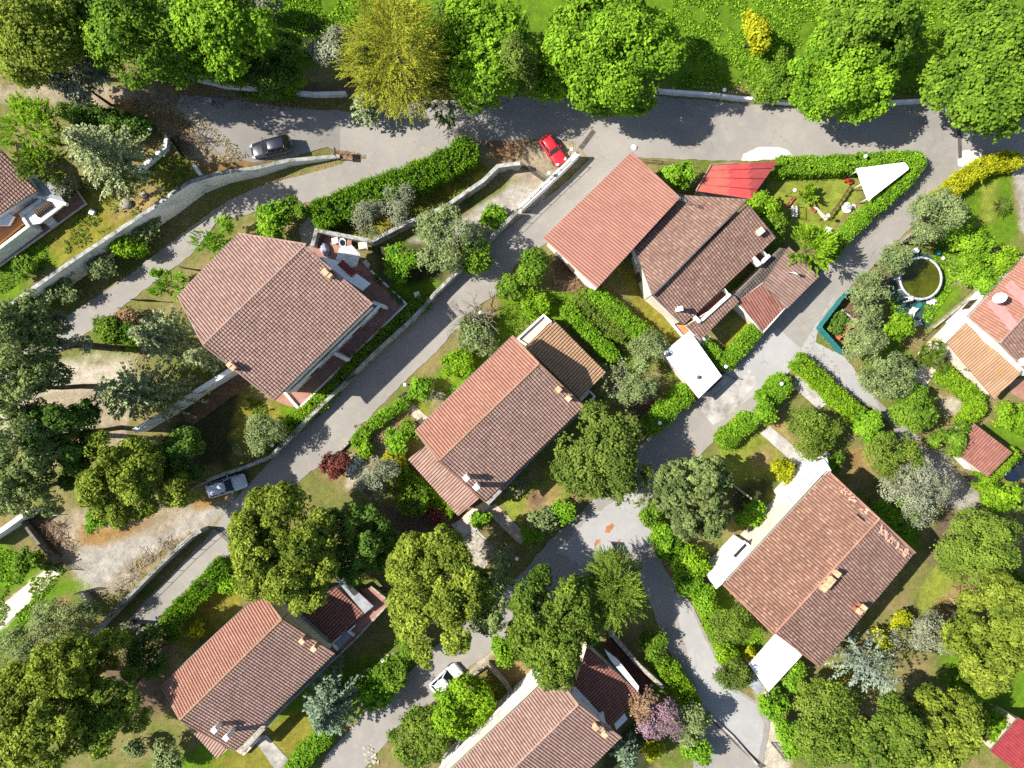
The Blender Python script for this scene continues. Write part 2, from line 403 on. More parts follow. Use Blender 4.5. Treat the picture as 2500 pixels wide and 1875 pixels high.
# ------------------------------------------------------------------ noise on arrays
_nr = np.random.default_rng(5); _lat = _nr.random((256, 256))
def vnoise(x, y, s):
    x = np.asarray(x) * s + 100; y = np.asarray(y) * s + 57
    xi = np.floor(x).astype(int); yi = np.floor(y).astype(int); fx = x - xi; fy = y - yi
    fx = fx * fx * (3 - 2 * fx); fy = fy * fy * (3 - 2 * fy)
    a = _lat[xi % 256, yi % 256]; b = _lat[(xi + 1) % 256, yi % 256]; c = _lat[xi % 256, (yi + 1) % 256]; d = _lat[(xi + 1) % 256, (yi + 1) % 256]
    return (a * (1 - fx) + b * fx) * (1 - fy) + (c * (1 - fx) + d * fx) * fy
def fnoise(x, y, s, o=4):
    t = 0; a = .5
    for k in range(o): t = t + a * vnoise(x, y, s * 2 ** k); a *= .5
    return t / (1 - .5 ** o)
def in_poly(px, py, poly):
    r = np.zeros(px.shape, bool); n = len(poly); j = n - 1
    for i in range(n):
        xi, yi = poly[i]; xj, yj = poly[j]
        if yi != yj:
            c = ((yi > py) != (yj > py)) & (px < (xj - xi) * (py - yi) / (yj - yi) + xi); r ^= c
        j = i
    return r
def sdist(px, py, poly):
    d = np.full(px.shape, 1e9); n = len(poly)
    for i in range(n):
        ax, ay = poly[i]; bx, by = poly[(i + 1) % n]; dx, dy = bx - ax, by - ay; q = dx * dx + dy * dy + 1e-9
        t = np.clip(((px - ax) * dx + (py - ay) * dy) / q, 0, 1)
        d = np.minimum(d, np.hypot(px - ax - t * dx, py - ay - t * dy))
    return np.where(in_poly(px, py, poly), d, -d)

# ------------------------------------------------------------------ ground, one sheet
def ground():
    xs = np.concatenate([[-900, -300, -120, -80], np.arange(-62, 62.01, .2), [80, 120, 300, 900]])
    ys = np.concatenate([[-900, -300, -120, -70], np.arange(-48, 52.01, .2), [80, 120, 300, 900]])
    X, Y = np.meshgrid(xs, ys); Z = gz(X, Y)
    Z = Z + (fnoise(X, Y, .35, 4) - .5) * .10
    # photo pixel of each ground point
    k = CAMH / (CAMH - np.clip(Z, 0, 5)) / GS; PX = X * k + 1250; PY = -Y * k + 937.5
    nz = (fnoise(X, Y, .45, 5) - .5); n2 = (fnoise(X + 40, Y - 13, 1.6, 4) - .5)
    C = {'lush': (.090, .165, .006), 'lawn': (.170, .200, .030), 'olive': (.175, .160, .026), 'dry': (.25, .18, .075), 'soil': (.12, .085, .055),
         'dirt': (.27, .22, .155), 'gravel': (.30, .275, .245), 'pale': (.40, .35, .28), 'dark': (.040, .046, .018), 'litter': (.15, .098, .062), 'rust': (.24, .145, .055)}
    colr = np.empty(X.shape + (3,)); g0 = np.array((.105, .135, .026)); g1 = np.array((.20, .16, .07))
    w = np.clip(.5 + nz * 2.2, 0, 1)[..., None]; colr[:] = g0 * w + g1 * (1 - w)
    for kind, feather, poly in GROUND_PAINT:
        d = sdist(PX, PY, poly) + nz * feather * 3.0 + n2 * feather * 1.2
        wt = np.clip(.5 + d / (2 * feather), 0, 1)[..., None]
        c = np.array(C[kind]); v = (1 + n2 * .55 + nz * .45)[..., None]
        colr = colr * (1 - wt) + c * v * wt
    colr = np.clip(colr * (1 + (fnoise(X, Y, 3.0, 2) - .5)[..., None] * .5), .01, .8)
    ny, nx = X.shape
    me = bpy.data.meshes.new('ground'); me.vertices.add(nx * ny)
    me.vertices.foreach_set('co', np.stack([X, Y, Z], -1).astype(np.float32).ravel())
    i = np.arange((ny - 1) * (nx - 1)); r = i // (nx - 1); c = i % (nx - 1); a = r * nx + c
    q = np.stack([a, a + 1, a + nx + 1, a + nx], 1); set_faces(me, q)
    at = me.color_attributes.new('gcol', 'FLOAT_COLOR', 'POINT')
    at.data.foreach_set('color', np.concatenate([colr, np.ones(X.shape + (1,))], -1).astype(np.float32).ravel())
    m, n, l, bs = nmat('ground'); a = n.new('ShaderNodeAttribute'); a.attribute_name = 'gcol'
    t = tex_noise(n, l, 5, 8, .75); rr = ramp(n, l, t.outputs[0], [(.28, (.50, .50, .48, 1)), (.72, (1.45, 1.45, 1.4, 1))])
    l.new(mix(n, l, a.outputs[0], rr.outputs[0], .9, 'MULTIPLY'), bs.inputs['Base Color']); bs.inputs['Roughness'].default_value = .95
    bs.inputs['Specular IOR Level'].default_value = .1
    bump(n, l, bs, t.outputs[0], .8, .08)
    return tag(link('ground', me, 'ground'), kind='structure')
def set_faces(me, q):
    nf, k = q.shape
    me.loops.add(nf * k); me.loops.foreach_set('vertex_index', q.astype(np.int32).ravel())
    me.polygons.add(nf); me.polygons.foreach_set('loop_start', (np.arange(nf) * k).astype(np.int32)); me.polygons.foreach_set('loop_total', np.full(nf, k, np.int32))
    me.update(calc_edges=True); me.validate()

def rough_poly(poly, amp, step=6, seed=0):
    """photo polygon with a broken edge"""
    out = []; n = len(poly); rg = random.Random(seed)
    for i in range(n):
        a, b = poly[i], poly[(i + 1) % n]; L = math.hypot(b[0] - a[0], b[1] - a[1]); k = max(1, int(L / step))
        nx, ny = -(b[1] - a[1]) / max(L, 1e-6), (b[0] - a[0]) / max(L, 1e-6)
        for j in range(k):
            t = j / k; x = a[0] + (b[0] - a[0]) * t; y = a[1] + (b[1] - a[1]) * t
            o = (float(fnoise(x, y, .05, 3)) - .5) * 2.2 * amp + rg.uniform(-.3, .3) * amp
            out.append((x + nx * o, y + ny * o))
    return out
def sheet(name, poly, dz, mat, amp=0, seed=0, kind='structure', bis=True, step=6):
    """thin sheet draped on the ground"""
    if amp: poly = rough_poly(poly, amp, step, seed)
    P = [G(x, y, dz) for x, y in poly]
    bm = bmesh.new(); vs = [bm.verts.new((p.x, p.y, 0)) for p in P]
    for t in tessellate_polygon([[Vector((p.x, p.y, 0)) for p in P]]):
        try:
            f = bm.faces.new([vs[k] for k in t]); f.normal_update()
            if f.normal.z < 0: f.normal_flip()
        except ValueError: pass
    if bis and min(p.x for p in P) < X_ZERO:
        for x in np.arange(X_FULL, X_ZERO + .1, (X_ZERO - X_FULL) / 2):
            bmesh.ops.bisect_plane(bm, geom=bm.verts[:] + bm.edges[:] + bm.faces[:], plane_co=(x, 0, 0), plane_no=(1, 0, 0))
    for v in bm.verts: v.co.z = float(gz(v.co.x, v.co.y)) + dz
    return tag(from_bm(name, bm, mat), kind=kind)

# ------------------------------------------------------------------ foliage
def unit(a): return a / np.maximum(np.linalg.norm(a, axis=-1, keepdims=True), 1e-9)
def leaves_mesh(name, P):
    C, D, N, L, Wd, v = P
    D = unit(D); S = unit(np.cross(D, N)); N2 = unit(np.cross(S, D)); L = L[:, None]; Wd = Wd[:, None]
    co = np.stack([C - D * L * .5, C + S * Wd * .5 + N2 * L * .06, C + D * L * .5 - N2 * L * .10, C - S * Wd * .5 + N2 * L * .06], 1)
    n = len(C); me = bpy.data.meshes.new(name); me.vertices.add(4 * n); me.vertices.foreach_set('co', co.astype(np.float32).ravel())
    q = np.arange(4 * n).reshape(-1, 4); nf = n
    me.loops.add(4 * n); me.loops.foreach_set('vertex_index', q.astype(np.int32).ravel())
    me.polygons.add(nf); me.polygons.foreach_set('loop_start', (np.arange(nf) * 4).astype(np.int32)); me.polygons.foreach_set('loop_total', np.full(nf, 4, np.int32))
    me.update(calc_edges=True)
    at = me.attributes.new('v', 'FLOAT', 'POINT'); at.data.foreach_set('value', np.repeat(np.clip(v, 0, 1), 4).astype(np.float32))
    return me
def lobes(rg, m, ax, rmean, low=-.45, spread=.62):
    d = unit(rg.normal(size=(m * 3, 3))); d = d[d[:, 2] > low][:m]
    c = d * (spread + rg.uniform(-.16, .16, (len(d), 1))) ; r = rmean * rg.uniform(.7, 1.35, len(d))
    c = np.vstack([c, [[0, 0, -.05]]]); r = np.append(r, .5); d = np.vstack([d, [[0, 0, 1]]])
    return c * ax, r, d
def scatter(rg, ax, n, m, rmean, low, spread=.62, outw=.9, up=.35):
    """clump centres on the lobes of a crown with half axes ax"""
    lc, lr, ld = lobes(rg, m, ax, rmean, low, spread)
    w = lr ** 2; k = rg.choice(len(lr), n, p=w / w.sum())
    d = unit(rg.normal(size=(n, 3)) + ld[k] * outw + np.array([0, 0, up]))
    rr = rg.uniform(.72, 1.06, (n, 1)) ** .7
    c = lc[k] + d * (lr[k][:, None] * ax) * rr
    hue = rg.random(len(lr))
    return c, d, hue[k]
def f_broad(rg, ax, dens=1.0, leaf=.24, low=-.45, m=None, rm=.36, subr=.33, k=15):
    A = ax[0] * ax[1]; n = int(dens * (50 + 40 * A * (1 + .35 * ax[2] / max(ax[0], .1)))); m = m or int(9 + A * .9)
    c, d, hue = scatter(rg, ax, n, m, rm, low)
    ch = rg.random(n)
    C = np.repeat(c, k, 0) + rg.normal(size=(n * k, 3)) * subr * .55; Dn = np.repeat(d, k, 0)
    N = unit(Dn * 1.0 + rg.normal(size=C.shape) * .5 + [-.25, 0, .6]); D = np.cross(N, rg.normal(size=C.shape))
    L = leaf * rg.uniform(.7, 1.35, len(C)); v = .42 * np.repeat(ch, k) + .25 * np.repeat(hue, k) + .35 * rg.random(len(C))
    return C, D, N, L, L * .78, v
def f_pine(rg, ax, dens=1.0, puff=.62, low=-.3, m=None, rm=.27, k=64, ln=.30):
    A = ax[0] * ax[1]; n = int(dens * (18 + 21 * A)); m = m or int(12 + A * 1.6)
    c, d, hue = scatter(rg, ax, n, m, rm, low, .72)
    pr = puff * rg.uniform(.65, 1.3, n); ch = rg.random(n)
    u = unit(rg.normal(size=(n * k, 3)) + np.repeat(d, k, 0) * .55 + [0, 0, .35]); pr_ = np.repeat(pr, k)[:, None]
    C = np.repeat(c, k, 0) + u * pr_ * rg.uniform(.45, 1.0, (n * k, 1)) ** .6
    N = unit(u * .9 + rg.normal(size=u.shape) * .4 + [-.1, 0, .25]); D = unit(np.cross(N, rg.normal(size=u.shape)) + u * .35)
    L = ln * rg.uniform(.6, 1.3, n * k); v = .4 * np.repeat(ch, k) + .3 * np.repeat(hue, k) + .3 * rg.random(n * k)
    return C, D, N, L, L * .6, v
def f_spray(rg, ax, dens=1.0, low=-.5, ln=1.0, k=16, m=None, up=.45, leaf=.34):
    A = ax[0] * ax[1]; n = int(dens * (40 + 24 * A * (1 + .4 * ax[2] / max(ax[0], .1)))); m = m or int(8 + A * .7)
    c, d, hue = scatter(rg, ax, n, m, .36, low)
    out = unit(c / ax * np.array([1, 1, .35]) + [0, 0, up] + rg.normal(size=c.shape) * .25)
    pl = ln * rg.uniform(.6, 1.25, n)
    t = np.tile(np.linspace(0, 1, k), n)[:, None]; o = np.repeat(out, k, 0); plr = np.repeat(pl, k)[:, None]
    side = unit(np.cross(o, rg.normal(size=o.shape)))
    C = np.repeat(c, k, 0) + o * (t - .45) * plr + side * (1 - t) * .26 * plr * rg.uniform(.3, 1, (n * k, 1))
    C[:, 2] -= (t[:, 0] - .3) ** 2 * plr[:, 0] * .18
    D = unit(o + side * .75 * (1 - t * .6)); N = unit(np.cross(D, np.cross(np.array([0, 0, 1.]), D)) + rg.normal(size=D.shape) * .45)
    N = np.where(N[:, 2:3] < 0, -N, N); N = unit(N + np.array([-.2, 0, .5])); L = leaf * rg.uniform(.7, 1.3, n * k) * (1 - .35 * t[:, 0])
    v = .32 * np.repeat(rg.random(n), k) + .2 * np.repeat(hue, k) + .26 * t[:, 0] + .25 * rg.random(n * k)
    return C, D, N, L, L * .38, v
def f_fir(rg, rx, ry, h, dens=1.0, tuft=.42, flat=.25, wid=.40, top=1.0, thin=1.0):
    """whorled conifer: crown from the top at z=h down to z=0"""
    Cs, Ds, Ls, Vs = [], [], [], []
    nl = max(7, int(h * 1.9 * dens))
    for i in range(nl):
        t = (i + rg.uniform(.2, .8)) / nl; z = h * (1 - t) * top; ln = (t ** .82) * .97 + .05
        nb = int((6 + 5 * t) * dens)
        a0 = rg.uniform(0, 6.28)
        for b in range(nb):
            az = a0 + 6.283 * b / nb + rg.uniform(-.25, .25); s = ln * rg.uniform(.72, 1.12)
            dirv = np.array([math.cos(az) * rx, math.sin(az) * ry, 0]); Lb = np.linalg.norm(dirv) * s; dirv = unit(dirv)
            dirv[2] = flat - .45 * t; nt = max(2, int(Lb / (.34 * thin)))
            q = (np.arange(nt) + .6) / nt; base = np.array([0, 0, z]) + dirv * (q[:, None] * Lb); base[:, 2] -= q ** 2 * Lb * .10
            sd = np.array([-dirv[1], dirv[0], 0]); sd = unit(sd)
            for sg in (-1, 1, 0):
                dd = unit(dirv * (.75 if sg else 1) + sd * sg * .8 + rg.normal(size=(nt, 3)) * .16 + [0, 0, .10])
                tl = (.15 + .34 * Lb * (1 - q) * (.55 if sg else 0)); m_ = np.maximum(1, (tl / .36).astype(int))
                for j in range(int(m_.max())):
                    on = m_ > j
                    Cs.append(base[on] + dd[on] * (.12 + j * .34) + rg.normal(size=(on.sum(), 3)) * .05); Ds.append(unit(dd[on] + rg.normal(size=(on.sum(), 3)) * .2))
                    Ls.append(tuft * rg.uniform(.7, 1.25, on.sum())); Vs.append(.15 + .45 * q[on] + .4 * rg.random(on.sum()))
    C = np.vstack(Cs); D = np.vstack(Ds); L = np.concatenate(Ls); v = np.concatenate(Vs)
    N = unit(np.array([-.2, 0, 1.]) + rg.normal(size=C.shape) * .35)
    # second blade across the first gives the tuft body
    C2 = C + rg.normal(size=C.shape) * .05; N2 = unit(np.cross(D, N) + N * .7)
    return np.vstack([C, C2]), np.vstack([D, D]), np.vstack([N, N2]), np.concatenate([L, L * .9]), np.concatenate([L, L]) * wid, np.concatenate([v, v * .9])
def trunk_mesh(rg, h, r, tips, lean=(0, 0), mi=0):
    bm = bmesh.new(); q = [Vector((lean[0] * t + rg.normal() * .05 * h * .1 * (t > 0), lean[1] * t + rg.normal() * .05 * h * .1 * (t > 0), h * t)) for t in (0, .25, .5, .75, 1)]
    q[0] = Vector((0, 0, -.2))
    addtube(bm, q, [r * 1.25, r, r * .85, r * .65, r * .3], 8)
    for tp in tips:
        t = rg.uniform(.35, .8); i = min(3, int(t * 4)); p = q[i].lerp(q[i + 1], t * 4 - i); tp = Vector(tp)
        mid = p.lerp(tp, .5) + Vector((0, 0, .12 * h * rg.uniform(0, .6))); rr = r * .45 * (1 - t * .5)
        addtube(bm, [p, mid, tp], [rr, rr * .7, rr * .25], 5)
    return bm
SEED = [100]
def tree(name, cat, label, sp, px, py, rp, h, mat, ry=None, hb=None, dens=1.0, bark='bark', group=None, zc=None, **kw):
    """a tree whose crown is seen at photo pixel (px, py) with radius rp; stands on the ground straight below"""
    SEED[0] += 1; rg = np.random.default_rng(SEED[0]); ry = ry or rp
    hb = h * .28 if hb is None else hb; zc = (h + hb) / 2 + .1 * (h - hb) if zc is None else zc
    g = 0.0
    for _ in range(4):
        p = W(px, py, g + zc); g = float(gz(p.x, p.y))
    k = GS * (CAMH - g - zc) / CAMH; rx, ryw = rp * k, ry * k; rz = (h - hb) / 2; mid = (h + hb) / 2
    ax = np.array([rx, ryw, rz])
    if sp == 'fir':
        P = list(f_fir(rg, rx, ryw, h - hb, dens, **kw)); P[0] = P[0] + [0, 0, hb]
    else:
        P = list({'broad': f_broad, 'pine': f_pine, 'spray': f_spray}[sp](rg, ax, dens, **kw)); P[0] = P[0] + [0, 0, mid]
        P[0][:, 2] = np.maximum(P[0][:, 2], .08)
    me = leaves_mesh('crown', P)
    if h < 2.6 and group != 'T':
        o = link(name, me, LM[mat]); o.location = (p.x, p.y, g); return tag(o, label, cat, group)
    root = empty(name, (p.x, p.y, g), label, cat, group)
    link('crown', me, LM[mat], root, False)
    tips = [] if sp == 'fir' else [(math.cos(a) * rx * .55, math.sin(a) * ryw * .55, mid + rz * rg.uniform(-.2, .4)) for a in rg.uniform(0, 6.28, 7)]
    bm = trunk_mesh(rg, (h * .97 if sp == 'fir' else mid + rz * .4), max(.06, h * .017), tips)
    from_bm('trunk', bm, bark, root, False)
    return root
def bare_tree(name, label, px, py, rp, h, leaf=None, nleaf=400, cat='tree'):
    SEED[0] += 1; rg = random.Random(SEED[0]); p = W(px, py, h * .6); rr = rp * GS * (CAMH - h * .6) / CAMH
    root = empty(name, (p.x, p.y, 0), label, cat); bm = bmesh.new(); ends = []
    def grow(a, d, L, r, lev):
        b = a + d * L; m = a.lerp(b, .5) + Vector((rg.uniform(-1, 1), rg.uniform(-1, 1), rg.uniform(-.5, .5))) * L * .09
        addtube(bm, [a, m, b], [r, r * .8, r * .62], 5 if lev < 3 else 4, caps=False)
        if lev >= 5: ends.append(b); return
        for i in range(3 if lev < 3 else 2):
            dd = (d + Vector((rg.uniform(-1, 1), rg.uniform(-1, 1), rg.uniform(-.45, .6))) * .85).normalized(); grow(b, dd, L * rg.uniform(.6, .85), r * .62, lev + 1)
    grow(Vector((0, 0, -.1)), Vector((0, 0, 1)), h * .22, .16, 0)
    for i in range(5):
        a = 6.28 * i / 5; grow(Vector((0, 0, h * .2)), Vector((math.cos(a), math.sin(a), .55)).normalized(), rr * .38, .10, 1)
    from_bm('branches', bm, 'bark_pale', root, False)
    if leaf:
        rn = np.random.default_rng(SEED[0]); e = np.array([list(x) for x in ends]); k = rn.integers(0, len(e), nleaf); C = e[k] + rn.normal(size=(nleaf, 3)) * .22
        N = unit(rn.normal(size=C.shape) + [0, 0, 1]); D = np.cross(N, rn.normal(size=C.shape)); L = rn.uniform(.12, .26, nleaf)
        link('leaves', leaves_mesh('leaves', (C, D, N, L, L * .7, rn.random(nleaf))), LM[leaf], root, False)
    return root
def hedge(name, label, px, wpx, h, mat, style='leaf', dens=1.0, cat='hedge', group=None, leaf=.19):
    SEED[0] += 1; rg = np.random.default_rng(SEED[0]); pts = [G(x, y, h * .85) for x, y in px]
    g = min(float(gz(p.x, p.y)) for p in pts)
    wid = wpx * GS * (CAMH - h) / CAMH; P = np.array([[p.x, p.y] for p in pts]); seg = np.linalg.norm(np.diff(P, axis=0), axis=1); cum = np.append(0, np.cumsum(seg)); Lt = cum[-1]
    A = (Lt + wid) * (wid + 2 * h); n = int(A * 20 * dens); k = 9 if style == 'leaf' else 12
    s = rg.uniform(-wid * .42, Lt + wid * .42, n); sc_ = np.clip(s, 0, Lt); over = np.abs(s - sc_) / (wid * .5); sh = np.sqrt(np.clip(1 - over ** 2, .02, 1))
    i = np.clip(np.searchsorted(cum, sc_, 'right') - 1, 0, len(seg) - 1); t = (sc_ - cum[i]) / seg[i]
    d = (P[1:] - P[:-1]) / seg[:, None]; base = P[i] + d[i] * (t * seg[i])[:, None] + d[i] * (s - sc_)[:, None]
    # soften the normal at corners
    nrm = np.stack([-d[i][:, 1], d[i][:, 0]], 1)
    peri = rg.uniform(0, 1, n); sidef = 2 * h / (wid + 2 * h); top = peri > sidef
    u = rg.uniform(-1, 1, n); sg = np.where(rg.random(n) < .5, -1., 1.); zz = h * rg.uniform(.08, 1, n) ** .8
    lump = 1 + .16 * (np.sin(s * 2.3 + 1) + np.sin(s * 5.1 + u * 3)) * .6 + rg.normal(size=n) * .06
    off = np.where(top, u, sg * (1 - .12 * (zz / h) ** 3)) * wid / 2 * sh * lump
    z = np.where(top, h * (1 - .16 * np.abs(u) ** 3) * (.9 + .12 * lump) * (.72 + .28 * sh), zz * (.72 + .28 * sh))
    c = np.stack([base[:, 0] + nrm[:, 0] * off, base[:, 1] + nrm[:, 1] * off, z], 1)
    on = np.stack([nrm[:, 0] * np.sign(off), nrm[:, 1] * np.sign(off), np.zeros(n)], 1)
    dv = unit(np.where(top[:, None], np.array([0, 0, 1.]) + on * np.abs(u)[:, None] * .5, on + [0, 0, .35]))
    ch = rg.random(n); nk = n * k
    if style == 'leaf':
        C = np.repeat(c, k, 0) + rg.normal(size=(nk, 3)) * .13; Dn = np.repeat(dv, k, 0); N = unit(Dn * .8 + rg.normal(size=C.shape) * .6 + [0, 0, .3]); D = np.cross(N, rg.normal(size=C.shape)); L = leaf * rg.uniform(.7, 1.3, nk); Wd = L * .72
        v = .4 * np.repeat(ch, k) + .4 * rg.random(nk) + .12
    else:
        o = unit(dv + rg.normal(size=dv.shape) * .35 + [0, 0, .25]); pl = rg.uniform(.5, 1.0, n); tt = np.tile(np.linspace(0, 1, k), n)[:, None]; oo = np.repeat(o, k, 0); sd = unit(np.cross(oo, rg.normal(size=oo.shape)))
        plr = np.repeat(pl, k)[:, None]; C = np.repeat(c, k, 0) + oo * (tt - .5) * plr + sd * (1 - tt) * .22 * plr; D = unit(oo + sd * .7); N = unit(np.repeat(dv, k, 0) + rg.normal(size=D.shape) * .5); L = .27 * rg.uniform(.7, 1.3, nk) * (1 - .3 * tt[:, 0]); Wd = L * .42
        v = .35 * np.repeat(ch, k) + .25 * tt[:, 0] + .3 * rg.random(nk)
    C[:, 2] = np.maximum(C[:, 2], .05); o3 = np.array([P[:, 0].mean(), P[:, 1].mean(), 0])
    root = empty(name, (o3[0], o3[1], g), label, cat, group)
    link('foliage', leaves_mesh('foliage', (C - o3, D, N, L, Wd, v)), LM[mat], root, False)
    bm = bmesh.new(); addwall(bm, [Vector((x - o3[0], y - o3[1], 0)) for x, y in P], h * .8, wid * .66); from_bm('stems', bm, 'twig', root, False)
    return root
# ------------------------------------------------------------------ roofs and houses
class Plane:
    def __init__(s, A, B, C):
        s.A, s.B, s.C = W(*A), W(*B), W(*C); s.u = (s.B - s.A).normalized(); s.n = s.u.cross(s.C - s.A).normalized()
        if s.n.z < 0: s.n = -s.n
        s.v = s.n.cross(s.u).normalized()
        if s.v.z > 0: s.v = -s.v
    def hit(s, px, py):
        o = Vector((0, 0, CAMH)); d = W(px, py, 0) - o
        return o + d * ((s.A - o).dot(s.n) / d.dot(s.n))
    def z(s, x, y): return s.A.z - (s.n.x * (x - s.A.x) + s.n.y * (y - s.A.y)) / s.n.z
def ccw(P):
    a = sum(P[i].x * P[(i + 1) % len(P)].y - P[(i + 1) % len(P)].x * P[i].y for i in range(len(P)))
    return P if a > 0 else P[::-1]
def cut_by(bm, P, n, outer=True):
    for i in range(len(P)):
        a, b = P[i], P[(i + 1) % len(P)]; no = (b - a).cross(n).normalized()
        bmesh.ops.bisect_plane(bm, geom=bm.verts[:] + bm.edges[:] + bm.faces[:], dist=1e-5, plane_co=a, plane_no=no, clear_outer=outer)
def roof(parent, poly, A, B, C, mat, pitch=.30, course=.33, amp=.10, jit=.006, holes=(), under='gutter', smooth=False, name='roof', step=.055):
    pl = Plane(A, B, C); P = ccw([pl.hit(*q) for q in poly])
    us = [(p - pl.A).dot(pl.u) for p in P]; vs = [(p - pl.A).dot(pl.v) for p in P]
    u0, u1, v0, v1 = min(us), max(us), min(vs), max(vs); nu = int((u1 - u0) / pitch) + 1; nv = int((v1 - v0) / course) + 1
    fr = np.array([0, .20, .27, .42, .62, .85, .94]); hh = np.array([0, 0, .70, .97, 1, .92, .60]) * amp; nf = len(fr)
    rg = np.random.default_rng(int(abs(poly[0][0] * 7 + poly[0][1])))
    uu = np.append((np.arange(nu)[:, None] + fr).ravel(), nu) * pitch + u0; hu = np.append(np.tile(hh, nu), 0)
    vv = np.stack([np.arange(nv) * course, (np.arange(nv) + 1) * course - .004], 1).ravel() + v0; hv = np.tile([0, step], nv)
    Hh = hu[:, None] + hv[None, :]
    jt = rg.normal(size=(nu, nv)) * jit; sl = rg.normal(size=(nu, nv)) * jit * 1.3
    J = np.repeat(np.repeat(jt, nf, 0), 2, 1); J = np.vstack([J, np.zeros((1, 2 * nv))]); J[::nf] = 0
    Sx = np.vstack([np.repeat(np.repeat(sl, nf, 0), 2, 1), np.zeros((1, 2 * nv))])
    Hh = Hh + J; U, V = np.meshgrid(uu, vv, indexing='ij'); V = V + Sx * np.tile([0, 1], nv)[None, :]
    sag = (fnoise(U, V, .12, 2) - .5) * .07; Hh = Hh + sag
    co = np.array(pl.A)[None, None] + U[..., None] * np.array(pl.u) + V[..., None] * np.array(pl.v) + Hh[..., None] * np.array(pl.n)
    ni, nj = U.shape; i, j = np.meshgrid(np.arange(ni - 1), np.arange(nj - 1), indexing='ij'); i = i.ravel(); j = j.ravel(); a = i * nj + j
    me = bpy.data.meshes.new(name); me.vertices.add(ni * nj); me.vertices.foreach_set('co', co.astype(np.float32).ravel())
    set_faces(me, np.stack([a, a + nj, a + nj + 1, a + 1], 1))
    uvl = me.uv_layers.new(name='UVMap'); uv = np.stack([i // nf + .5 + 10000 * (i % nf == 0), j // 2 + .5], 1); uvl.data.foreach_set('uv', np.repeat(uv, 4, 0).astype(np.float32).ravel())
    bm = bmesh.new(); bm.from_mesh(me); cut_by(bm, P, pl.n)
    for f in bm.faces:
        if f.normal.dot(pl.n) < -.2: f.normal_flip()
    # boarding under the tiles
    t = [bm.verts.new(p - pl.n * .03) for p in P]; b = [bm.verts.new(p - pl.n * .16) for p in P]
    for ring in (t, b[::-1]): bm.faces.new(ring).material_index = 1
    for k in range(len(P)):
        k2 = (k + 1) % len(P); bm.faces.new((t[k], b[k], b[k2], t[k2])).material_index = 1
    for hole in holes:
        Hp = ccw([pl.hit(*q) for q in hole]); cut_by(bm, Hp, pl.n, False)
        es = [(Hp[q], (Hp[(q + 1) % len(Hp)] - Hp[q]).cross(pl.n).normalized()) for q in range(len(Hp))]
        dele = [f for f in bm.faces if all((f.calc_center_median() - a_).dot(n_) < -1e-4 for a_, n_ in es)]
        bmesh.ops.delete(bm, geom=dele, context='FACES')
    for f in bm.faces: f.smooth = False
    bm.to_mesh(me); bm.free()
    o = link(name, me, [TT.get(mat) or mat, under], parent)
    return pl, P, o
def barrel_row(bm, a, b, r=.13, seg=.42):
    L = (b - a).length; k = max(1, int(L / seg)); d = (b - a) / k
    for i in range(k):
        p = a + d * i; addtube(bm, [p - d * .04, p + d * 1.0], [r, r * .84], 8, caps=False)
def ridge(parent, a, b, mat='verge', r=.14, name='ridge_cap'):
    bm = bmesh.new(); barrel_row(bm, a, b, r); me_uv(bm); return from_bm(name, bm, TT.get(mat) or mat, parent)
def me_uv(bm):
    uv = bm.loops.layers.uv.new('UVMap')
    for f in bm.faces:
        c = f.calc_center_median(); q = (math.floor(c.x * 2.2) + .5, math.floor(c.y * 2.2) + .5)
        for lp in f.loops: lp[uv].uv = q
def verges(parent, edges, mat='verge', r=.10):
    for a, b in edges:
        bm = bmesh.new(); barrel_row(bm, a, b, r, .4); me_uv(bm); from_bm('verge_tiles', bm, TT[mat], parent)
def inset(P, amt):
    """inset a convex ccw polygon, one amount per edge"""
    n = len(P); out = []
    for i in range(n):
        def ln(k):
            a, b = P[k], P[(k + 1) % n]; d = Vector((b.x - a.x, b.y - a.y)).normalized(); nn = Vector((-d.y, d.x)); return Vector((a.x, a.y)) + nn * amt[k], d
        (a, d), (b, e) = ln(i - 1), ln(i); cr = d.x * e.y - d.y * e.x
        if abs(cr) < 1e-4: out.append(b); continue
        t = ((b.x - a.x) * e.y - (b.y - a.y) * e.x) / cr; out.append(a + d * t)
    return out
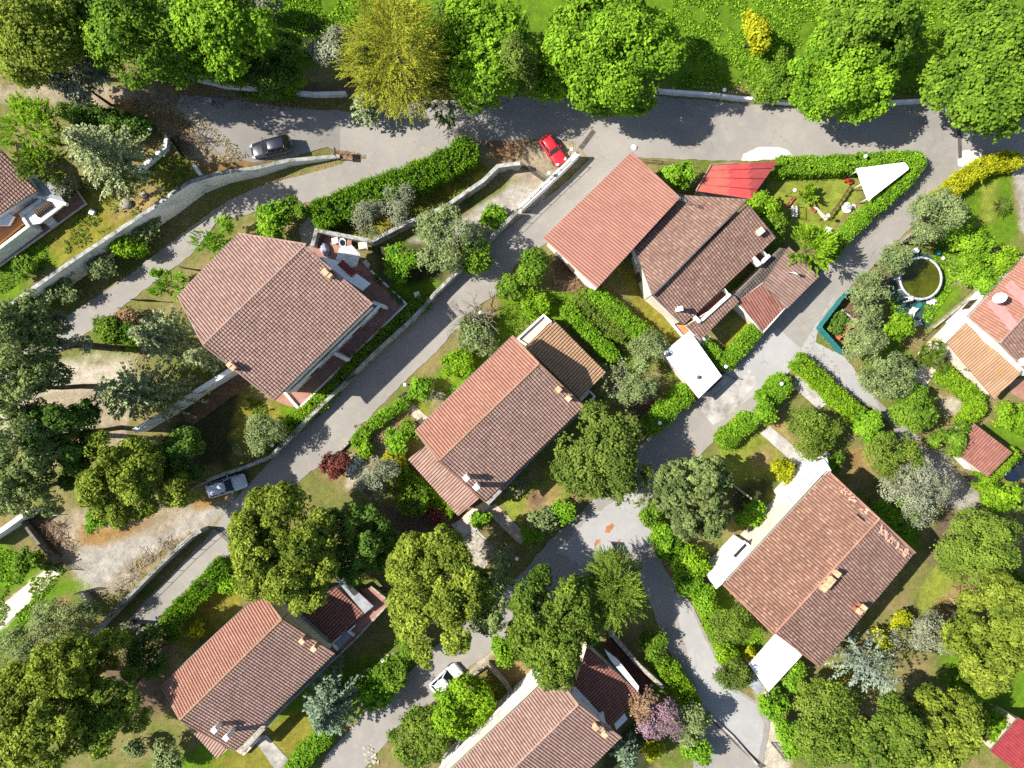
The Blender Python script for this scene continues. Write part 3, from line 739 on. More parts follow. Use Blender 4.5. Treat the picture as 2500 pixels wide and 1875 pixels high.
def body(parent, slopes, mat='cream_wall', over=.42, base=0, openings=True, name='wall', zfloor=None):
    """outer walls below the given roof slopes, with windows and a door"""
    bm = bmesh.new(); edges = []
    for pl, P in slopes:
        am = []
        for i in range(len(P)):
            a, b = P[i], P[(i + 1) % len(P)]; on = all(abs((q - pl.A).dot(pl.v)) < .35 for q in (a, b)); am.append(.03 if on else over)
        Q = inset(P, am); n = len(Q); z1 = [pl.z(q.x, q.y) - .17 for q in Q]
        lo = [bm.verts.new((q.x, q.y, base - .2)) for q in Q]; hi = [bm.verts.new((q.x, q.y, z)) for q, z in zip(Q, z1)]
        for i in range(n):
            j = (i + 1) % n; bm.faces.new((lo[i], lo[j], hi[j], hi[i]))
            if am[i] > .1 and (Q[j] - Q[i]).length > 4.2: edges.append((Q[i], Q[j], min(z1[i], z1[j])))
    w = from_bm(name, bm, mat, parent)
    if openings:
        first = True
        for a, b, zt in edges:
            d = (b - a).normalized(); nn = Vector((d.y, -d.x)); L = (b - a).length; rz = math.atan2(d.y, d.x); k = max(1, int(L / 4.2))
            for i in range(k):
                c = a.lerp(b, (i + .5) / k)
                if first or zt < base + 2.5:
                    if first and zt > base + 2.2:
                        bm = bmesh.new(); p = c + nn * .04; addbox(bm, (p.x, p.y, base + .02), 1.0, .1, 2.05, rz, bev=.01); dr = from_bm('door', bm, 'wood', parent)
                        bm = bmesh.new(); p = c + nn * .12 + d * .36; addbox(bm, (p.x, p.y, base + 1.0), .12, .05, .04, rz); from_bm('handle', bm, 'grey_metal', dr); first = False
                    continue
                bm = bmesh.new(); p = c + nn * .03; z = base + (1.0 if zt < base + 3.6 else 1.1)
                for sx, ox, sz, oz in ((1.3, 0, .07, 0), (1.3, 0, .07, 1.23), (.07, -.615, 1.16, .07), (.07, .615, 1.16, .07), (.05, 0, 1.16, .07)):
                    q = p + d * ox; addbox(bm, (q.x, q.y, z + oz), sx, .08, sz, rz)
                fr = from_bm('window', bm, 'wood', parent)
                bm = bmesh.new(); q = c + nn * .012; addbox(bm, (q.x, q.y, z + .07), 1.16, .03, 1.16, rz); from_bm('pane', bm, 'glass', fr)
    return w
def gable(root, nw, se, A, B, cn, cs, mats, over=.45, base=0, wallmat='cream_wall', ridge_mat='verge', pitch=.30, course=.33, amp=.10, jit=.006, holes=(), up=0):
    """two-slope house: nw and se are photo polygons, A-B the ridge, cn / cs eave points"""
    A, B, cn, cs = [(q[0], q[1], q[2] + up) for q in (A, B, cn, cs)]
    pn, Pn, _ = roof(root, nw, A, B, cn, mats[0], pitch, course, amp, jit)
    ps, Ps, _ = roof(root, se, A, B, cs, mats[1], pitch, course, amp, jit, holes)
    up = Vector((0, 0, .05)); ridge(root, pn.A + up, pn.B + up, ridge_mat)
    ed = []
    for pl, P in ((pn, Pn), (ps, Ps)):
        for i in range(len(P)):
            a, b = P[i], P[(i + 1) % len(P)]; d = (b - a).normalized()
            if abs(d.dot(pl.u)) < .8: ed.append((a + pl.n * .07, b + pl.n * .07))
    verges(root, ed, ridge_mat)
    # gutters along both eaves
    bm = bmesh.new()
    for pl, P in ((pn, Pn), (ps, Ps)):
        mx = max((q - pl.A).dot(pl.v) for q in P)
        for i in range(len(P)):
            a, b = P[i], P[(i + 1) % len(P)]
            if abs((b - a).normalized().dot(pl.u)) > .9 and (a - pl.A).dot(pl.v) > mx - .8:
                off = pl.v * .08 - Vector((0, 0, .08)); addtube(bm, [a + off, b + off], .06, 7)
    from_bm('gutter', bm, 'gutter', root)
    body(root, [(pn, Pn), (ps, Ps)], wallmat, over, base)
    return pn, ps, Pn, Ps
def chimney(parent, px, py, zb, zt, mat='white', s=.5, s2=None, rz=R(37), pot=True):
    p = W(px, py, zt); s2 = s2 or s; bm = bmesh.new(); addbox(bm, (p.x, p.y, zb), s, s2, zt - zb - .28, rz, bev=.015)
    ch = from_bm('chimney', bm, mat, parent); bm = bmesh.new()
    addbox(bm, (p.x, p.y, zt - .279), s + .14, s2 + .14, .07, rz, bev=.01)
    for k in (-1, 1):
        q = Vector((math.cos(rz), math.sin(rz))) * k * s * .36; addbox(bm, (p.x + q.x, p.y + q.y, zt - .209), .1, s2 * .8, .14, rz)
    addbox(bm, (p.x, p.y, zt - .068), s + .12, s2 + .12, .068, rz, bev=.02)
    from_bm('chimney_cap', bm, mat if mat != 'brick' else 'verge_flat', ch); return ch
plain('verge_flat', lin(196, 172, 134), lin(160, 132, 100), 3, .9)
def slot(parent, pl, quad, par_edges=(2,), depth=1.0, floor='brown_floor', wallm='white'):
    P = ccw([pl.hit(*q) for q in quad]); n = len(P); zf = min(p.z for p in P) - depth
    bm = bmesh.new(); t = [bm.verts.new(p + Vector((0, 0, -.02))) for p in P]; b = [bm.verts.new((p.x, p.y, zf)) for p in P]
    for i in range(n): bm.faces.new((t[(i + 1) % n], b[(i + 1) % n], b[i], t[i])).material_index = 0
    bm.faces.new(b).material_index = 1
    o = from_bm('roof_terrace', bm, [wallm, floor], parent)
    bm = bmesh.new()
    for i in par_edges:
        a, c = P[i % n], P[(i + 1) % n]; zt = max(a.z, c.z)
        addwall(bm, [Vector((a.x, a.y, zt)), Vector((c.x, c.y, zt))], [.28, .28], .30, base=[zt - .5] * 2)
    if par_edges: from_bm('parapet', bm, wallm, o)
    return o
def parapet(parent, px, z, h, th, mat, name='parapet', zb=None):
    bm = bmesh.new(); P = [W(x, y, z + h) for x, y in px]; addwall(bm, [Vector((p.x, p.y, z)) for p in P], [h] * len(P), th, base=[z if zb is None else zb] * len(P)); return from_bm(name, bm, mat, parent)

# ------------------------------------------------------------------ cars
def car(name, label, px, py, ang, L, Wd, H, mat, kind='hatch', z=None):
    """car seen at photo pixel, nose pointing at ang degrees in the photo (0 = along +x, counter-clockwise)"""
    p = G(px, py, H * .5); p.z -= H * .5
    root = empty(name, p, label, 'car', rz=R(ang)); w = Wd / 2; hb = H * .60
    nose = .55 if kind != 'boxy' else .25
    st = [(-L / 2, .80, .42, hb * .92), (-L / 2 + .10, .93, .24, hb * .98), (-L / 2 + .5, 1, .2, hb), (-L * .12, 1, .18, hb), (L * .16, 1, .18, hb * .99), (L * .30, .985, .2, hb * .93), (L / 2 - .35, .95 if kind != 'boxy' else .98, .22, hb * .86), (L / 2 - .08, .80 if kind != 'boxy' else .93, .26, hb * .76), (L / 2, .58 if kind != 'boxy' else .84, .34, hb * .62)]
    bm = bmesh.new(); rings = []
    for x, ww, z0, z1 in st:
        q = []
        for y, z in ((0, z0), (.8, z0), (.97, z0 + .14), (1, (z0 + z1) / 2), (.965, z1 - .10), (.84, z1), (.45, z1 + .03), (0, z1 + .04)): q.append((y * w * ww, z))
        ring = [bm.verts.new((x, y, zz)) for y, zz in q] + [bm.verts.new((x, -y, zz)) for y, zz in q[-2:0:-1]]; rings.append(ring)
    for a, b in zip(rings, rings[1:]):
        for k in range(len(a)):
            f = bm.faces.new((a[k], b[k], b[(k + 1) % len(a)], a[(k + 1) % len(a)])); f.smooth = True
    bm.faces.new(rings[0][::-1]); bm.faces.new(rings[-1]); bmesh.ops.recalc_face_normals(bm, faces=bm.faces[:])
    bd = from_bm('body', bm, mat, root, False)
    # glasshouse: belt and roof outlines
    xr0 = {'suv': -.46, 'estate': -.47, 'hatch': -.45, 'boxy': -.45}[kind] * L; xf0 = {'suv': .20, 'estate': .17, 'hatch': .22, 'boxy': .14}[kind] * L
    xr1 = xr0 + (.30 if kind != 'hatch' else .5) + (.12 if kind == 'suv' else 0); xf1 = xf0 - (.75 if kind != 'boxy' else .45)
    zb = hb + .0; zt = H - .05; wb, wt = w * .86, w * .70
    def quad(nm, pts, m_, nrm_up=False):
        bm = bmesh.new(); vs = [bm.verts.new(q) for q in pts]; f = bm.faces.new(vs)
        r = bmesh.ops.extrude_face_region(bm, geom=[f]); f.normal_update(); c = Vector((0, 0, (zb + zt) / 2)); m0 = sum((Vector(q) for q in pts), Vector()) / len(pts)
        nv = f.normal if f.normal.dot(m0 - Vector(((xr0 + xf0) / 2, 0, zb))) < 0 else -f.normal
        bmesh.ops.translate(bm, vec=nv * .03, verts=[v for v in r['geom'] if isinstance(v, bmesh.types.BMVert)])
        bmesh.ops.recalc_face_normals(bm, faces=bm.faces[:]); return from_bm(nm, bm, m_, root, False)
    quad('windscreen', [(xf0, -wb * .94, zb), (xf0, wb * .94, zb), (xf1, wt * .94, zt), (xf1, -wt * .94, zt)], 'glass')
    quad('rear_window', [(xr0, -wb * .9, zb), (xr0, wb * .9, zb), (xr1, wt * .94, zt), (xr1, -wt * .94, zt)], 'glass')
    for s in (-1, 1): quad('side_window', [(xf0 - .1, s * wb, zb), (xr0 + .12, s * wb, zb), (xr1 + .05, s * wt, zt), (xf1 - .05, s * wt, zt)], 'glass')
    bm = bmesh.new(); ny = 7
    xs = [xf1 + .08, xf1 - .05, (xf1 + xr1) / 2, xr1 + .05, xr1 - .08]; zz = [zt - .03, zt + .02, zt + .06, zt + .03, zt - .03]
    g = [[bm.verts.new((x, wt * 1.02 * (2 * k / (ny - 1) - 1), z_ - .06 * abs(2 * k / (ny - 1) - 1) ** 3)) for k in range(ny)] for x, z_ in zip(xs, zz)]
    for a, b in zip(g, g[1:]):
        for k in range(ny - 1): f = bm.faces.new((a[k], a[k + 1], b[k + 1], b[k])); f.smooth = True
    r = bmesh.ops.extrude_face_region(bm, geom=bm.faces[:]); bmesh.ops.translate(bm, vec=(0, 0, -.05), verts=[v for v in r['geom'] if isinstance(v, bmesh.types.BMVert)])
    for s in (-1, 1):
        for (x0, y0), (x1, y1) in (((xf0, wb), (xf1, wt)), ((xr0, wb), (xr1, wt)), (((xf0 + xr0) / 2, wb), ((xf1 + xr1) / 2, wt))): addtube(bm, [(x0, s * y0, zb - .03), (x1, s * y1, zt)], .045, 5)
    if kind in ('suv', 'estate'):
        for s in (-1, 1): addtube(bm, [(xf1 - .2, s * wt * .9, zt + .05), (xf1 - .3, s * wt * .9, zt + .10), (xr1 + .2, s * wt * .9, zt + .10), (xr1 + .1, s * wt * .9, zt + .05)], .022, 5)
    bmesh.ops.recalc_face_normals(bm, faces=bm.faces[:]); from_bm('roof_panel', bm, mat, root, False)
    for sx in (-1, 1):
        for s in (-1, 1):
            wx = sx * L * .30 + (.05 if sx > 0 else -.02); rr = .32
            bm = bmesh.new(); prof = [(.20, -.10), (rr * .92, -.10), (rr, -.06), (rr, .06), (rr * .92, .10), (.20, .10)]; addlathe(bm, (0, 0, 0), prof, 18)
            bmesh.ops.transform(bm, matrix=Matrix.Translation((wx, s * (w - .09), rr)) @ Matrix.Rotation(R(90), 4, 'X'), verts=bm.verts); wh = from_bm('wheel', bm, 'rubber', root, False)
            bm = bmesh.new(); addlathe(bm, (0, 0, 0), [(0, .07), (.06, .09), (.19, .08), (.205, .05), (.205, -.05), (0, -.06)], 14)
            bmesh.ops.transform(bm, matrix=Matrix.Translation((wx, s * (w - .09), rr)) @ Matrix.Rotation(R(-90 * s), 4, 'X'), verts=bm.verts); from_bm('rim', bm, 'grey_metal', wh, False)
    for s in (-1, 1):
        bm = bmesh.new(); addbox(bm, (L / 2 - .22, s * w * .68, hb * .70), .34, .26, .12, s * -.5, bev=.03); from_bm('headlight', bm, 'lens', root, False)
        bm = bmesh.new(); addbox(bm, (-L / 2 + .06, s * w * .80, hb * .72), .14, .18, .22, 0, bev=.03); from_bm('tail_light', bm, 'tail_lens', root, False)
        bm = bmesh.new(); addbox(bm, (xf0 - .28, s * (w + .06), hb + .02), .12, .22, .14, 0, bev=.03); from_bm('wing_mirror', bm, mat, root, False)
        bm = bmesh.new(); addbox(bm, (-.02 * L, s * (w * .985), hb * .72), .16, .05, .035, 0, bev=.01); from_bm('door_handle', bm, mat if kind != 'boxy' else 'rubber', root, False)
    for sx, nm in ((1, 'front_bumper'), (-1, 'rear_bumper')):
        bm = bmesh.new(); addbox(bm, (sx * (L / 2 - .03), 0, .28), .14, Wd * (.62 if sx > 0 and kind != 'boxy' else .86), .2, 0, bev=.05); from_bm(nm, bm, mat if kind in ('suv', 'hatch') else 'rubber', root, False)
    bm = bmesh.new(); addbox(bm, (-L / 2 - .06, 0, .5), .02, .5, .11); from_bm('number_plate', bm, 'white', root, False)
    for s in (-1, 1):
        bm = bmesh.new(); addtube(bm, [(xf0 + .06, s * .1, zb + .03), (xf0 - .2, s * .1 + .45 * w, zb + .20)], .012, 4); from_bm('wiper', bm, 'rubber', root, False)
    return root
# ------------------------------------------------------------------ small things
def post_lamp(label, px, py, h=2.6, base=None, group='white globe garden lamps'):
    g = G(px, py, h); g.z -= h
    root = empty('globe_lamp', g, label, 'lamp', group)
    bm = bmesh.new(); addlathe(bm, (0, 0, 0), [(.0, 0), (.11, 0), (.11, .05), (.05, .12), (.035, .3), (.03, h - .32), (.07, h - .26), (.07, h - .22)], 10); from_bm('pole', bm, 'black_metal', root, False)
    bm = bmesh.new(); addlathe(bm, (0, 0, h - .24), [(0, 0)] + [(.20 * math.sin(math.pi * k / 9), .20 - .20 * math.cos(math.pi * k / 9)) for k in range(1, 9)] + [(0, .40)], 14); from_bm('globe', bm, 'globe', root, False)
    return root
def railing(name, label, px, zbase, h=.9, mat='black_metal', step=1.4, bars=2, cat='railing', fine=0):
    P = [];
    for x, y in px:
        q = G(x, y, zbase + h); q.z -= h; P.append(q)
    root = empty(name, P[0], label, cat); bm = bmesh.new(); bp = bmesh.new(); bf = bmesh.new(); nb = 0
    for a, b in zip(P, P[1:]):
        L = (b - a).length; k = max(1, int(L / step))
        for i in range(k + 1):
            q = a.lerp(b, i / k); addtube(bp, [q, q + Vector((0, 0, h))], .03, 5)
        for j in range(bars):
            o = Vector((0, 0, h - j * h * .8 / max(1, bars - 1) - .02)); addtube(bm, [a + o, b + o], .025, 5)
        if fine:
            for i in range(int(L / fine)):
                q = a.lerp(b, (i + .5) * fine / L); addtube(bf, [q + Vector((0, 0, .1)), q + Vector((0, 0, h - .04))], .012, 4); nb += 1
    from_bm('rail', bm, mat, root); from_bm('posts', bp, mat, root)
    if nb: from_bm('bars', bf, mat, root)
    else: bf.free()
    return root
def manhole(label, px, py, s=.62, rz=0.3, rnd=False, cat='manhole'):
    p = G(px, py); root = empty('manhole_cover', (p.x, p.y, p.z), label, cat, 'manhole covers in the roads', rz)
    bm = bmesh.new()
    if rnd: addlathe(bm, (0, 0, 0), [(0, .034), (s * .5, .034), (s * .5, 0)], 20)
    else: addbox(bm, (0, 0, 0), s, s, .034)
    from_bm('lid', bm, 'iron', root, False); bm = bmesh.new()
    if rnd: addlathe(bm, (0, 0, 0), [(s * .53, .030), (s * .66, .026), (s * .66, 0)], 20)
    else:
        for q in ((0, s * .57), (0, -s * .57)): addbox(bm, (q[0], q[1], 0), s * 1.28, s * .12, .028)
        for q in ((s * .57, 0), (-s * .57, 0)): addbox(bm, (q[0], q[1], 0), s * .12, s * 1.02, .027)
    from_bm('rim', bm, 'concrete', root, False); return root
def one(name, label, cat, px, py, mat, build, h=0, rz=0, group=None, smooth=False):
    """a small thing of one mesh built round its own base"""
    p = G(px, py, h); p.z -= h; bm = bmesh.new(); build(bm); o = from_bm(name, bm, mat, None, smooth=smooth); o.location = p; o.rotation_euler.z = rz
    return tag(o, label, cat, group)
def parts(name, label, cat, px, py, plist, h=0, rz=0, group=None, z=None):
    p = W(px, py, z + h) if z is not None else G(px, py, h); p.z = z if z is not None else p.z - h
    root = empty(name, p, label, cat, group, rz)
    for nm, m_, fn in plist:
        bm = bmesh.new(); fn(bm); from_bm(nm, bm, m_, root, False)
    return root
def rock(bm, r, seed):
    rg = random.Random(seed); bmesh.ops.create_icosphere(bm, subdivisions=2, radius=r)
    for v in bm.verts: v.co *= 1 + rg.uniform(-.14, .14); v.co.z = v.co.z * .7 + r * .4
# ------------------------------------------------------------------ the place: ground
GROUND_PAINT = [
 ('lush', 14, [(-200, -80), (2600, -80), (2600, 225), (1700, 215), (900, 190), (430, 150), (-200, 160)]),
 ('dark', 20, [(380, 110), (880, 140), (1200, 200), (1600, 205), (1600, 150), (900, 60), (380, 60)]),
 ('dirt', 14, [(-150, 200), (280, 215), (560, 225), (700, 300), (640, 410), (490, 400), (400, 330), (300, 270), (-150, 225)]),
 ('rust', 14, [(270, 245), (420, 262), (480, 300), (450, 330), (380, 310), (290, 275)]),
 ('litter', 14, [(300, 185), (520, 215), (900, 245), (1250, 240), (1250, 205), (700, 200), (330, 165)]),
 ('olive', 10, [(-150, 480), (200, 470), (430, 360), (480, 420), (420, 480), (300, 580), (0, 700), (-150, 740)]),
 ('lush', 14, [(-100, 600), (90, 560), (130, 640), (0, 740), (-100, 760)]),
 ('dry', 10, [(280, 440), (420, 450), (350, 520), (270, 540)]),
 ('rust', 10, [(480, 400), (640, 390), (660, 415), (520, 445)]),
 ('pale', 22, [(-150, 900), (60, 930), (150, 900), (330, 870), (330, 960), (240, 1000), (120, 1040), (-150, 1100)]),
 ('dirt', 18, [(60, 960), (330, 930), (300, 1080), (60, 1150)]),
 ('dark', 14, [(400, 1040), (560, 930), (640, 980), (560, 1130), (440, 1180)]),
 ('olive', 14, [(590, 960), (700, 1000), (790, 980), (720, 1060), (640, 1120), (560, 1060)]),
 ('dirt', 16, [(60, 1260), (230, 1240), (520, 1240), (540, 1290), (470, 1310), (420, 1350), (300, 1450), (200, 1440), (150, 1360)]),
 ('gravel', 16, [(190, 1340), (360, 1300), (520, 1240), (560, 1215), (560, 1250), (470, 1310), (330, 1370), (240, 1440), (185, 1410)]),
 ('rust', 10, [(200, 1290), (300, 1285), (380, 1255), (360, 1290), (250, 1330), (190, 1330)]),
 ('rust', 8, [(470, 1225), (560, 1205), (545, 1220), (480, 1245)]),
 ('lush', 12, [(-60, 1330), (50, 1345), (110, 1380), (60, 1430), (-60, 1500)]),
 ('lush', 18, [(150, 1390), (200, 1430), (120, 1500), (20, 1560), (-60, 1600), (-60, 1560)]),
 ('pale', 5, [(-40, 1510), (120, 1385), (150, 1400), (0, 1540)]),
 ('olive', 8, [(470, 1400), (610, 1440), (560, 1510), (460, 1600), (410, 1560)]),
 ('soil', 16, [(240, 1610), (420, 1560), (440, 1720), (300, 1780)]),
 ('lush', 14, [(420, 1830), (640, 1790), (800, 1640), (900, 1600), (960, 1640), (760, 1830), (640, 1900), (420, 1900)]),
 ('olive', 8, [(510, 1870), (600, 1800), (760, 1720), (760, 1800), (680, 1890)]),
 ('dry', 12, [(1200, 1620), (1340, 1580), (1350, 1640), (1280, 1690), (1230, 1680)]),
 ('olive', 10, [(1170, 1640), (1220, 1640), (1260, 1690), (1180, 1740)]),
 ('olive', 6, [(785, 545), (900, 590), (1020, 530), (1210, 430), (1180, 360), (1130, 390), (960, 480)]),
 ('gravel', 6, [(1000, 590), (1130, 530), (1290, 430), (1400, 400), (1330, 480), (1190, 600), (1100, 600)]),
 ('dirt', 18, [(1150, 340), (1330, 330), (1420, 345), (1430, 385), (1300, 450), (1220, 420)]),
 ('rust', 12, [(1180, 350), (1270, 350), (1280, 385), (1215, 400)]),
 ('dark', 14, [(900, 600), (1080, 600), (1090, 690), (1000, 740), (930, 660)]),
 ('lush', 10, [(970, 690), (1060, 690), (1120, 700), (1030, 790), (700, 1060), (690, 1000)]),
 ('soil', 16, [(1350, 620), (1460, 720), (1420, 740), (1330, 700)]),
 ('lush', 14, [(1240, 740), (1380, 700), (1440, 720), (1380, 770), (1280, 800), (1120, 960), (1000, 980)]),
 ('lawn', 8, [(1010, 950), (1100, 930), (1050, 1010), (1010, 1020)]),
 ('dry', 14, [(900, 1040), (990, 990), (1030, 1040), (960, 1120), (900, 1130), (850, 1090)]),
 ('dirt', 8, [(880, 1060), (970, 1020), (930, 1110), (880, 1130)]),
 ('pale', 10, [(850, 1110), (900, 1130), (890, 1190), (840, 1190)]),
 ('soil', 18, [(900, 1240), (1180, 1230), (1200, 1290), (1100, 1330), (900, 1390)]),
 ('lawn', 8, [(1220, 1220), (1350, 1140), (1400, 1200), (1380, 1260), (1270, 1290)]),
 ('dry', 12, [(1290, 1190), (1370, 1190), (1380, 1250), (1280, 1270)]),
 ('lush', 10, [(1390, 720), (1460, 710), (1620, 860), (1560, 930), (1480, 860)]),
 ('dry', 12, [(1510, 800), (1570, 830), (1590, 880), (1530, 870)]),
 ('olive', 6, [(1500, 650), (1560, 640), (1590, 720), (1665, 820), (1630, 860), (1600, 840)]),
 ('soil', 16, [(1500, 960), (1600, 960), (1620, 1010), (1560, 1060)]),
 ('olive', 6, [(1745, 850), (1830, 765), (1855, 800), (1775, 880)]),
 ('lawn', 6, [(1860, 420), (2090, 420), (2100, 480), (2010, 580), (1960, 590), (1880, 500)]),
 ('dry', 10, [(2090, 500), (2125, 500), (2060, 570), (2030, 590), (2040, 560)]),
 ('lush', 8, [(2300, 500), (2390, 430), (2470, 400), (2490, 560), (2450, 610), (2380, 580)]),
 ('lawn', 12, [(2390, 450), (2440, 430), (2450, 530), (2390, 560)]),
 ('gravel', 6, [(2470, 405), (2560, 380), (2560, 620), (2490, 560)]),
 ('lush', 10, [(2290, 690), (2350, 640), (2370, 680), (2270, 790), (2250, 790)]),
 ('dirt', 12, [(2310, 605), (2360, 640), (2350, 690), (2310, 680)]),
 ('soil', 14, [(2040, 740), (2160, 640), (2180, 700), (2090, 800)]),
 ('lush', 14, [(2060, 830), (2200, 830), (2260, 940), (2180, 980)]),
 ('dry', 12, [(2270, 960), (2360, 960), (2360, 1010), (2310, 1030)]),
 ('pale', 10, [(2290, 970), (2350, 970), (2350, 1000), (2310, 1020)]),
 ('lawn', 10, [(1745, 1080), (1860, 1050), (1930, 1130), (1880, 1230), (1820, 1290), (1760, 1150)]),
 ('dry', 12, [(1830, 1110), (1880, 1080), (1905, 1130), (1850, 1150)]),
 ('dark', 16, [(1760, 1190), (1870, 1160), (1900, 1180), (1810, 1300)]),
 ('dry', 10, [(1860, 1030), (1920, 1010), (2000, 1110), (1950, 1120)]),
 ('rust', 8, [(2060, 1110), (2110, 1090), (2140, 1140), (2080, 1170)]),
 ('dry', 12, [(2090, 1100), (2150, 1090), (2140, 1160), (2080, 1160)]),
 ('lush', 10, [(2060, 1170), (2160, 1240), (2250, 1300), (2250, 1350), (2150, 1270)]),
 ('gravel', 12, [(2230, 1060), (2300, 1110), (2410, 1220), (2350, 1260), (2250, 1200)]),
 ('soil', 12, [(2310, 1240), (2360, 1250), (2330, 1330), (2280, 1390), (2260, 1340)]),
 ('lush', 10, [(2400, 1040), (2520, 1000), (2520, 1100), (2470, 1100)]),
 ('dry', 14, [(2290, 1420), (2400, 1390), (2400, 1440), (2290, 1530), (2230, 1530)]),
 ('lawn', 12, [(2270, 1400), (2330, 1360), (2400, 1400), (2310, 1440), (2240, 1520)]),
 ('olive', 10, [(2020, 1630), (2100, 1560), (2110, 1640), (2030, 1690)]),
 ('lush', 16, [(2320, 1560), (2520, 1560), (2520, 1760), (2300, 1700)]),
 ('pale', 8, [(1840, 1690), (1880, 1680), (1900, 1740), (1920, 1800), (1930, 1900), (1860, 1900)]),
 ('lush', 8, [(1700, 1450), (1760, 1440), (1870, 1560), (1860, 1600), (1790, 1620)]),
 ('lush', 10, [(1560, 1580), (1640, 1600), (1700, 1720), (1680, 1740), (1590, 1640)]),
 ('rust', 10, [(1520, 1540), (1580, 1560), (1590, 1600), (1560, 1600)]),
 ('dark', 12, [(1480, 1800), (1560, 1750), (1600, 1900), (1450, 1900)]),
 ('pale', 8, [(1140, 1640), (1180, 1600), (1210, 1560), (1230, 1570), (1180, 1630), (1120, 1680)]),
 ('litter', 8, [(1300, 1190), (1330, 1220), (1310, 1240), (1290, 1220)]),
]
ground()

ROADS = [
 ('road', 'asphalt', .030, 3.0, [(440, 232), (520, 236), (700, 262), (860, 272), (1000, 250), (1250, 235), (1450, 240), (1620, 236), (1760, 248), (1900, 262), (2050, 262), (2300, 252), (2560, 250), (2560, 395), (2470, 384), (2400, 384), (2330, 421), (2284, 490), (2224, 554), (2142, 643), (2063, 714), (2005, 788), (1990, 836), (2062, 871), (2132, 965), (2208, 1036), (2250, 1075), (2200, 1075), (2148, 1007), (2072, 969), (1952, 882), (1917, 919), (1838, 1007), (1800, 1027), (1754, 1060), (1706, 1115), (1643, 1153), (1605, 1172), (1600, 1220), (1568, 1242), (1592, 1289), (1602, 1343), (1630, 1400), (1694, 1483), (1763, 1628), (1800, 1680), (1850, 1716), (1880, 1765), (1856, 1900), (1690, 1900), (1712, 1740), (1687, 1666), (1627, 1584), (1590, 1476), (1560, 1420), (1490, 1400), (1400, 1440), (1300, 1520), (1200, 1590), (1150, 1626), (1059, 1714), (1011, 1739), (973, 1774), (870, 1900), (770, 1900), (800, 1840), (904, 1727), (980, 1663), (1056, 1584), (1180, 1480), (1273, 1400), (1342, 1318), (1431, 1239), (1480, 1180), (1540, 1110), (1599, 1052), (1700, 976), (1800, 872), (1860, 812), (1920, 750), (2040, 625), (2132, 516), (2200, 450), (2262, 395), (2250, 386), (1900, 390), (1740, 392), (1560, 384), (1500, 480), (1340, 590), (1268, 637), (1211, 719), (1157, 754), (1075, 849), (992, 928), (900, 1020), (859, 1071), (793, 1128), (727, 1178), (600, 1290), (540, 1390), (470, 1440), (383, 1521), (360, 1540), (260, 1560), (278, 1549), (468, 1350), (500, 1320), (550, 1250), (600, 1190), (690, 1095), (758, 1036), (821, 970), (916, 871), (1043, 754), (1075, 716), (1208, 586), (1300, 510), (1400, 428), (1440, 388), (1400, 345), (1290, 338), (1170, 346), (1138, 352), (1011, 415), (885, 450), (771, 492), (700, 500), (531, 540), (468, 621), (358, 703), (316, 735), (259, 782), (228, 801), (100, 890), (-60, 1000), (-120, 960), (60, 850), (120, 800), (230, 728), (330, 660), (420, 590), (470, 550), (540, 500), (620, 458), (700, 438), (835, 402), (860, 380), (800, 360), (700, 385), (620, 395), (560, 385), (500, 350), (460, 300), (430, 260)]),
]
for nm, mt, dz, amp, poly in ROADS: sheet(nm, poly, dz + .03, mt, amp, 3, step=8)
sheet('road_patch', [(1955, 850), (2040, 720), (2000, 790), (1990, 836), (2062, 871), (2132, 965), (2150, 1000), (2072, 960), (1960, 885), (1880, 940), (1760, 1020), (1720, 1000), (1800, 900), (1900, 800)], .068, 'asphalt_light', 3, 5)
sheet('road_patch', [(1360, 1350), (1440, 1260), (1560, 1180), (1560, 1240), (1590, 1290), (1590, 1330), (1500, 1350), (1420, 1380)], .068, 'asphalt_light', 8, 6)
sheet('road_patch', [(1640, 1450), (1690, 1490), (1760, 1640), (1800, 1690), (1848, 1722), (1866, 1770), (1850, 1860), (1715, 1730)], .068, 'asphalt_light', 2, 7)
sheet('road_patch', [(1810, 392), (1815, 376), (1850, 360), (1880, 358), (1920, 365), (1935, 380), (1900, 388), (1850, 392)], .072, 'concrete', 2, 8)
sheet('road_patch', [(2340, 372), (2360, 366), (2400, 370), (2395, 395), (2360, 410), (2338, 405)], .072, 'concrete', 3, 9)
sheet('road_patch', [(1705, 990), (1770, 960), (1830, 900), (1850, 930), (1790, 1010), (1740, 1040)], .074, 'concrete_grey', 3, 10)
for i, pl_ in enumerate([[(1480, 1285), (1496, 1276), (1502, 1284), (1488, 1300), (1478, 1300)], [(1455, 1318), (1467, 1316), (1462, 1326), (1450, 1340), (1452, 1326)], [(1508, 1318), (1516, 1316), (1514, 1323), (1507, 1323)], [(1484, 1321), (1489, 1320), (1487, 1325)], [(1745, 1060), (1790, 1020), (1810, 1010), (1790, 1032), (1752, 1066)], [(1685, 1108), (1696, 1094), (1700, 1102), (1690, 1112)]]):
    sheet('road_repair', pl_, .078, 'repair', 1.5, 20 + i, step=3)
sheet('drain_channel', [(1412, 360), (1422, 366), (1455, 322), (1446, 315)], .08, 'drain')
sheet('drain_channel', [(2335, 255), (2345, 255), (2349, 385), (2340, 388)], .08, 'drain', .4)
sheet('drain_channel', [(1706, 1730), (1714, 1726), (1870, 1872), (1856, 1876)], .08, 'drain', .4)
sheet('road_verge', [(1330, 560), (1385, 495), (1440, 400), (1450, 388), (1448, 382), (1400, 410), (1300, 497), (1208, 575), (1200, 590), (1230, 600)], .075, 'soil', 3, 14) if False else None
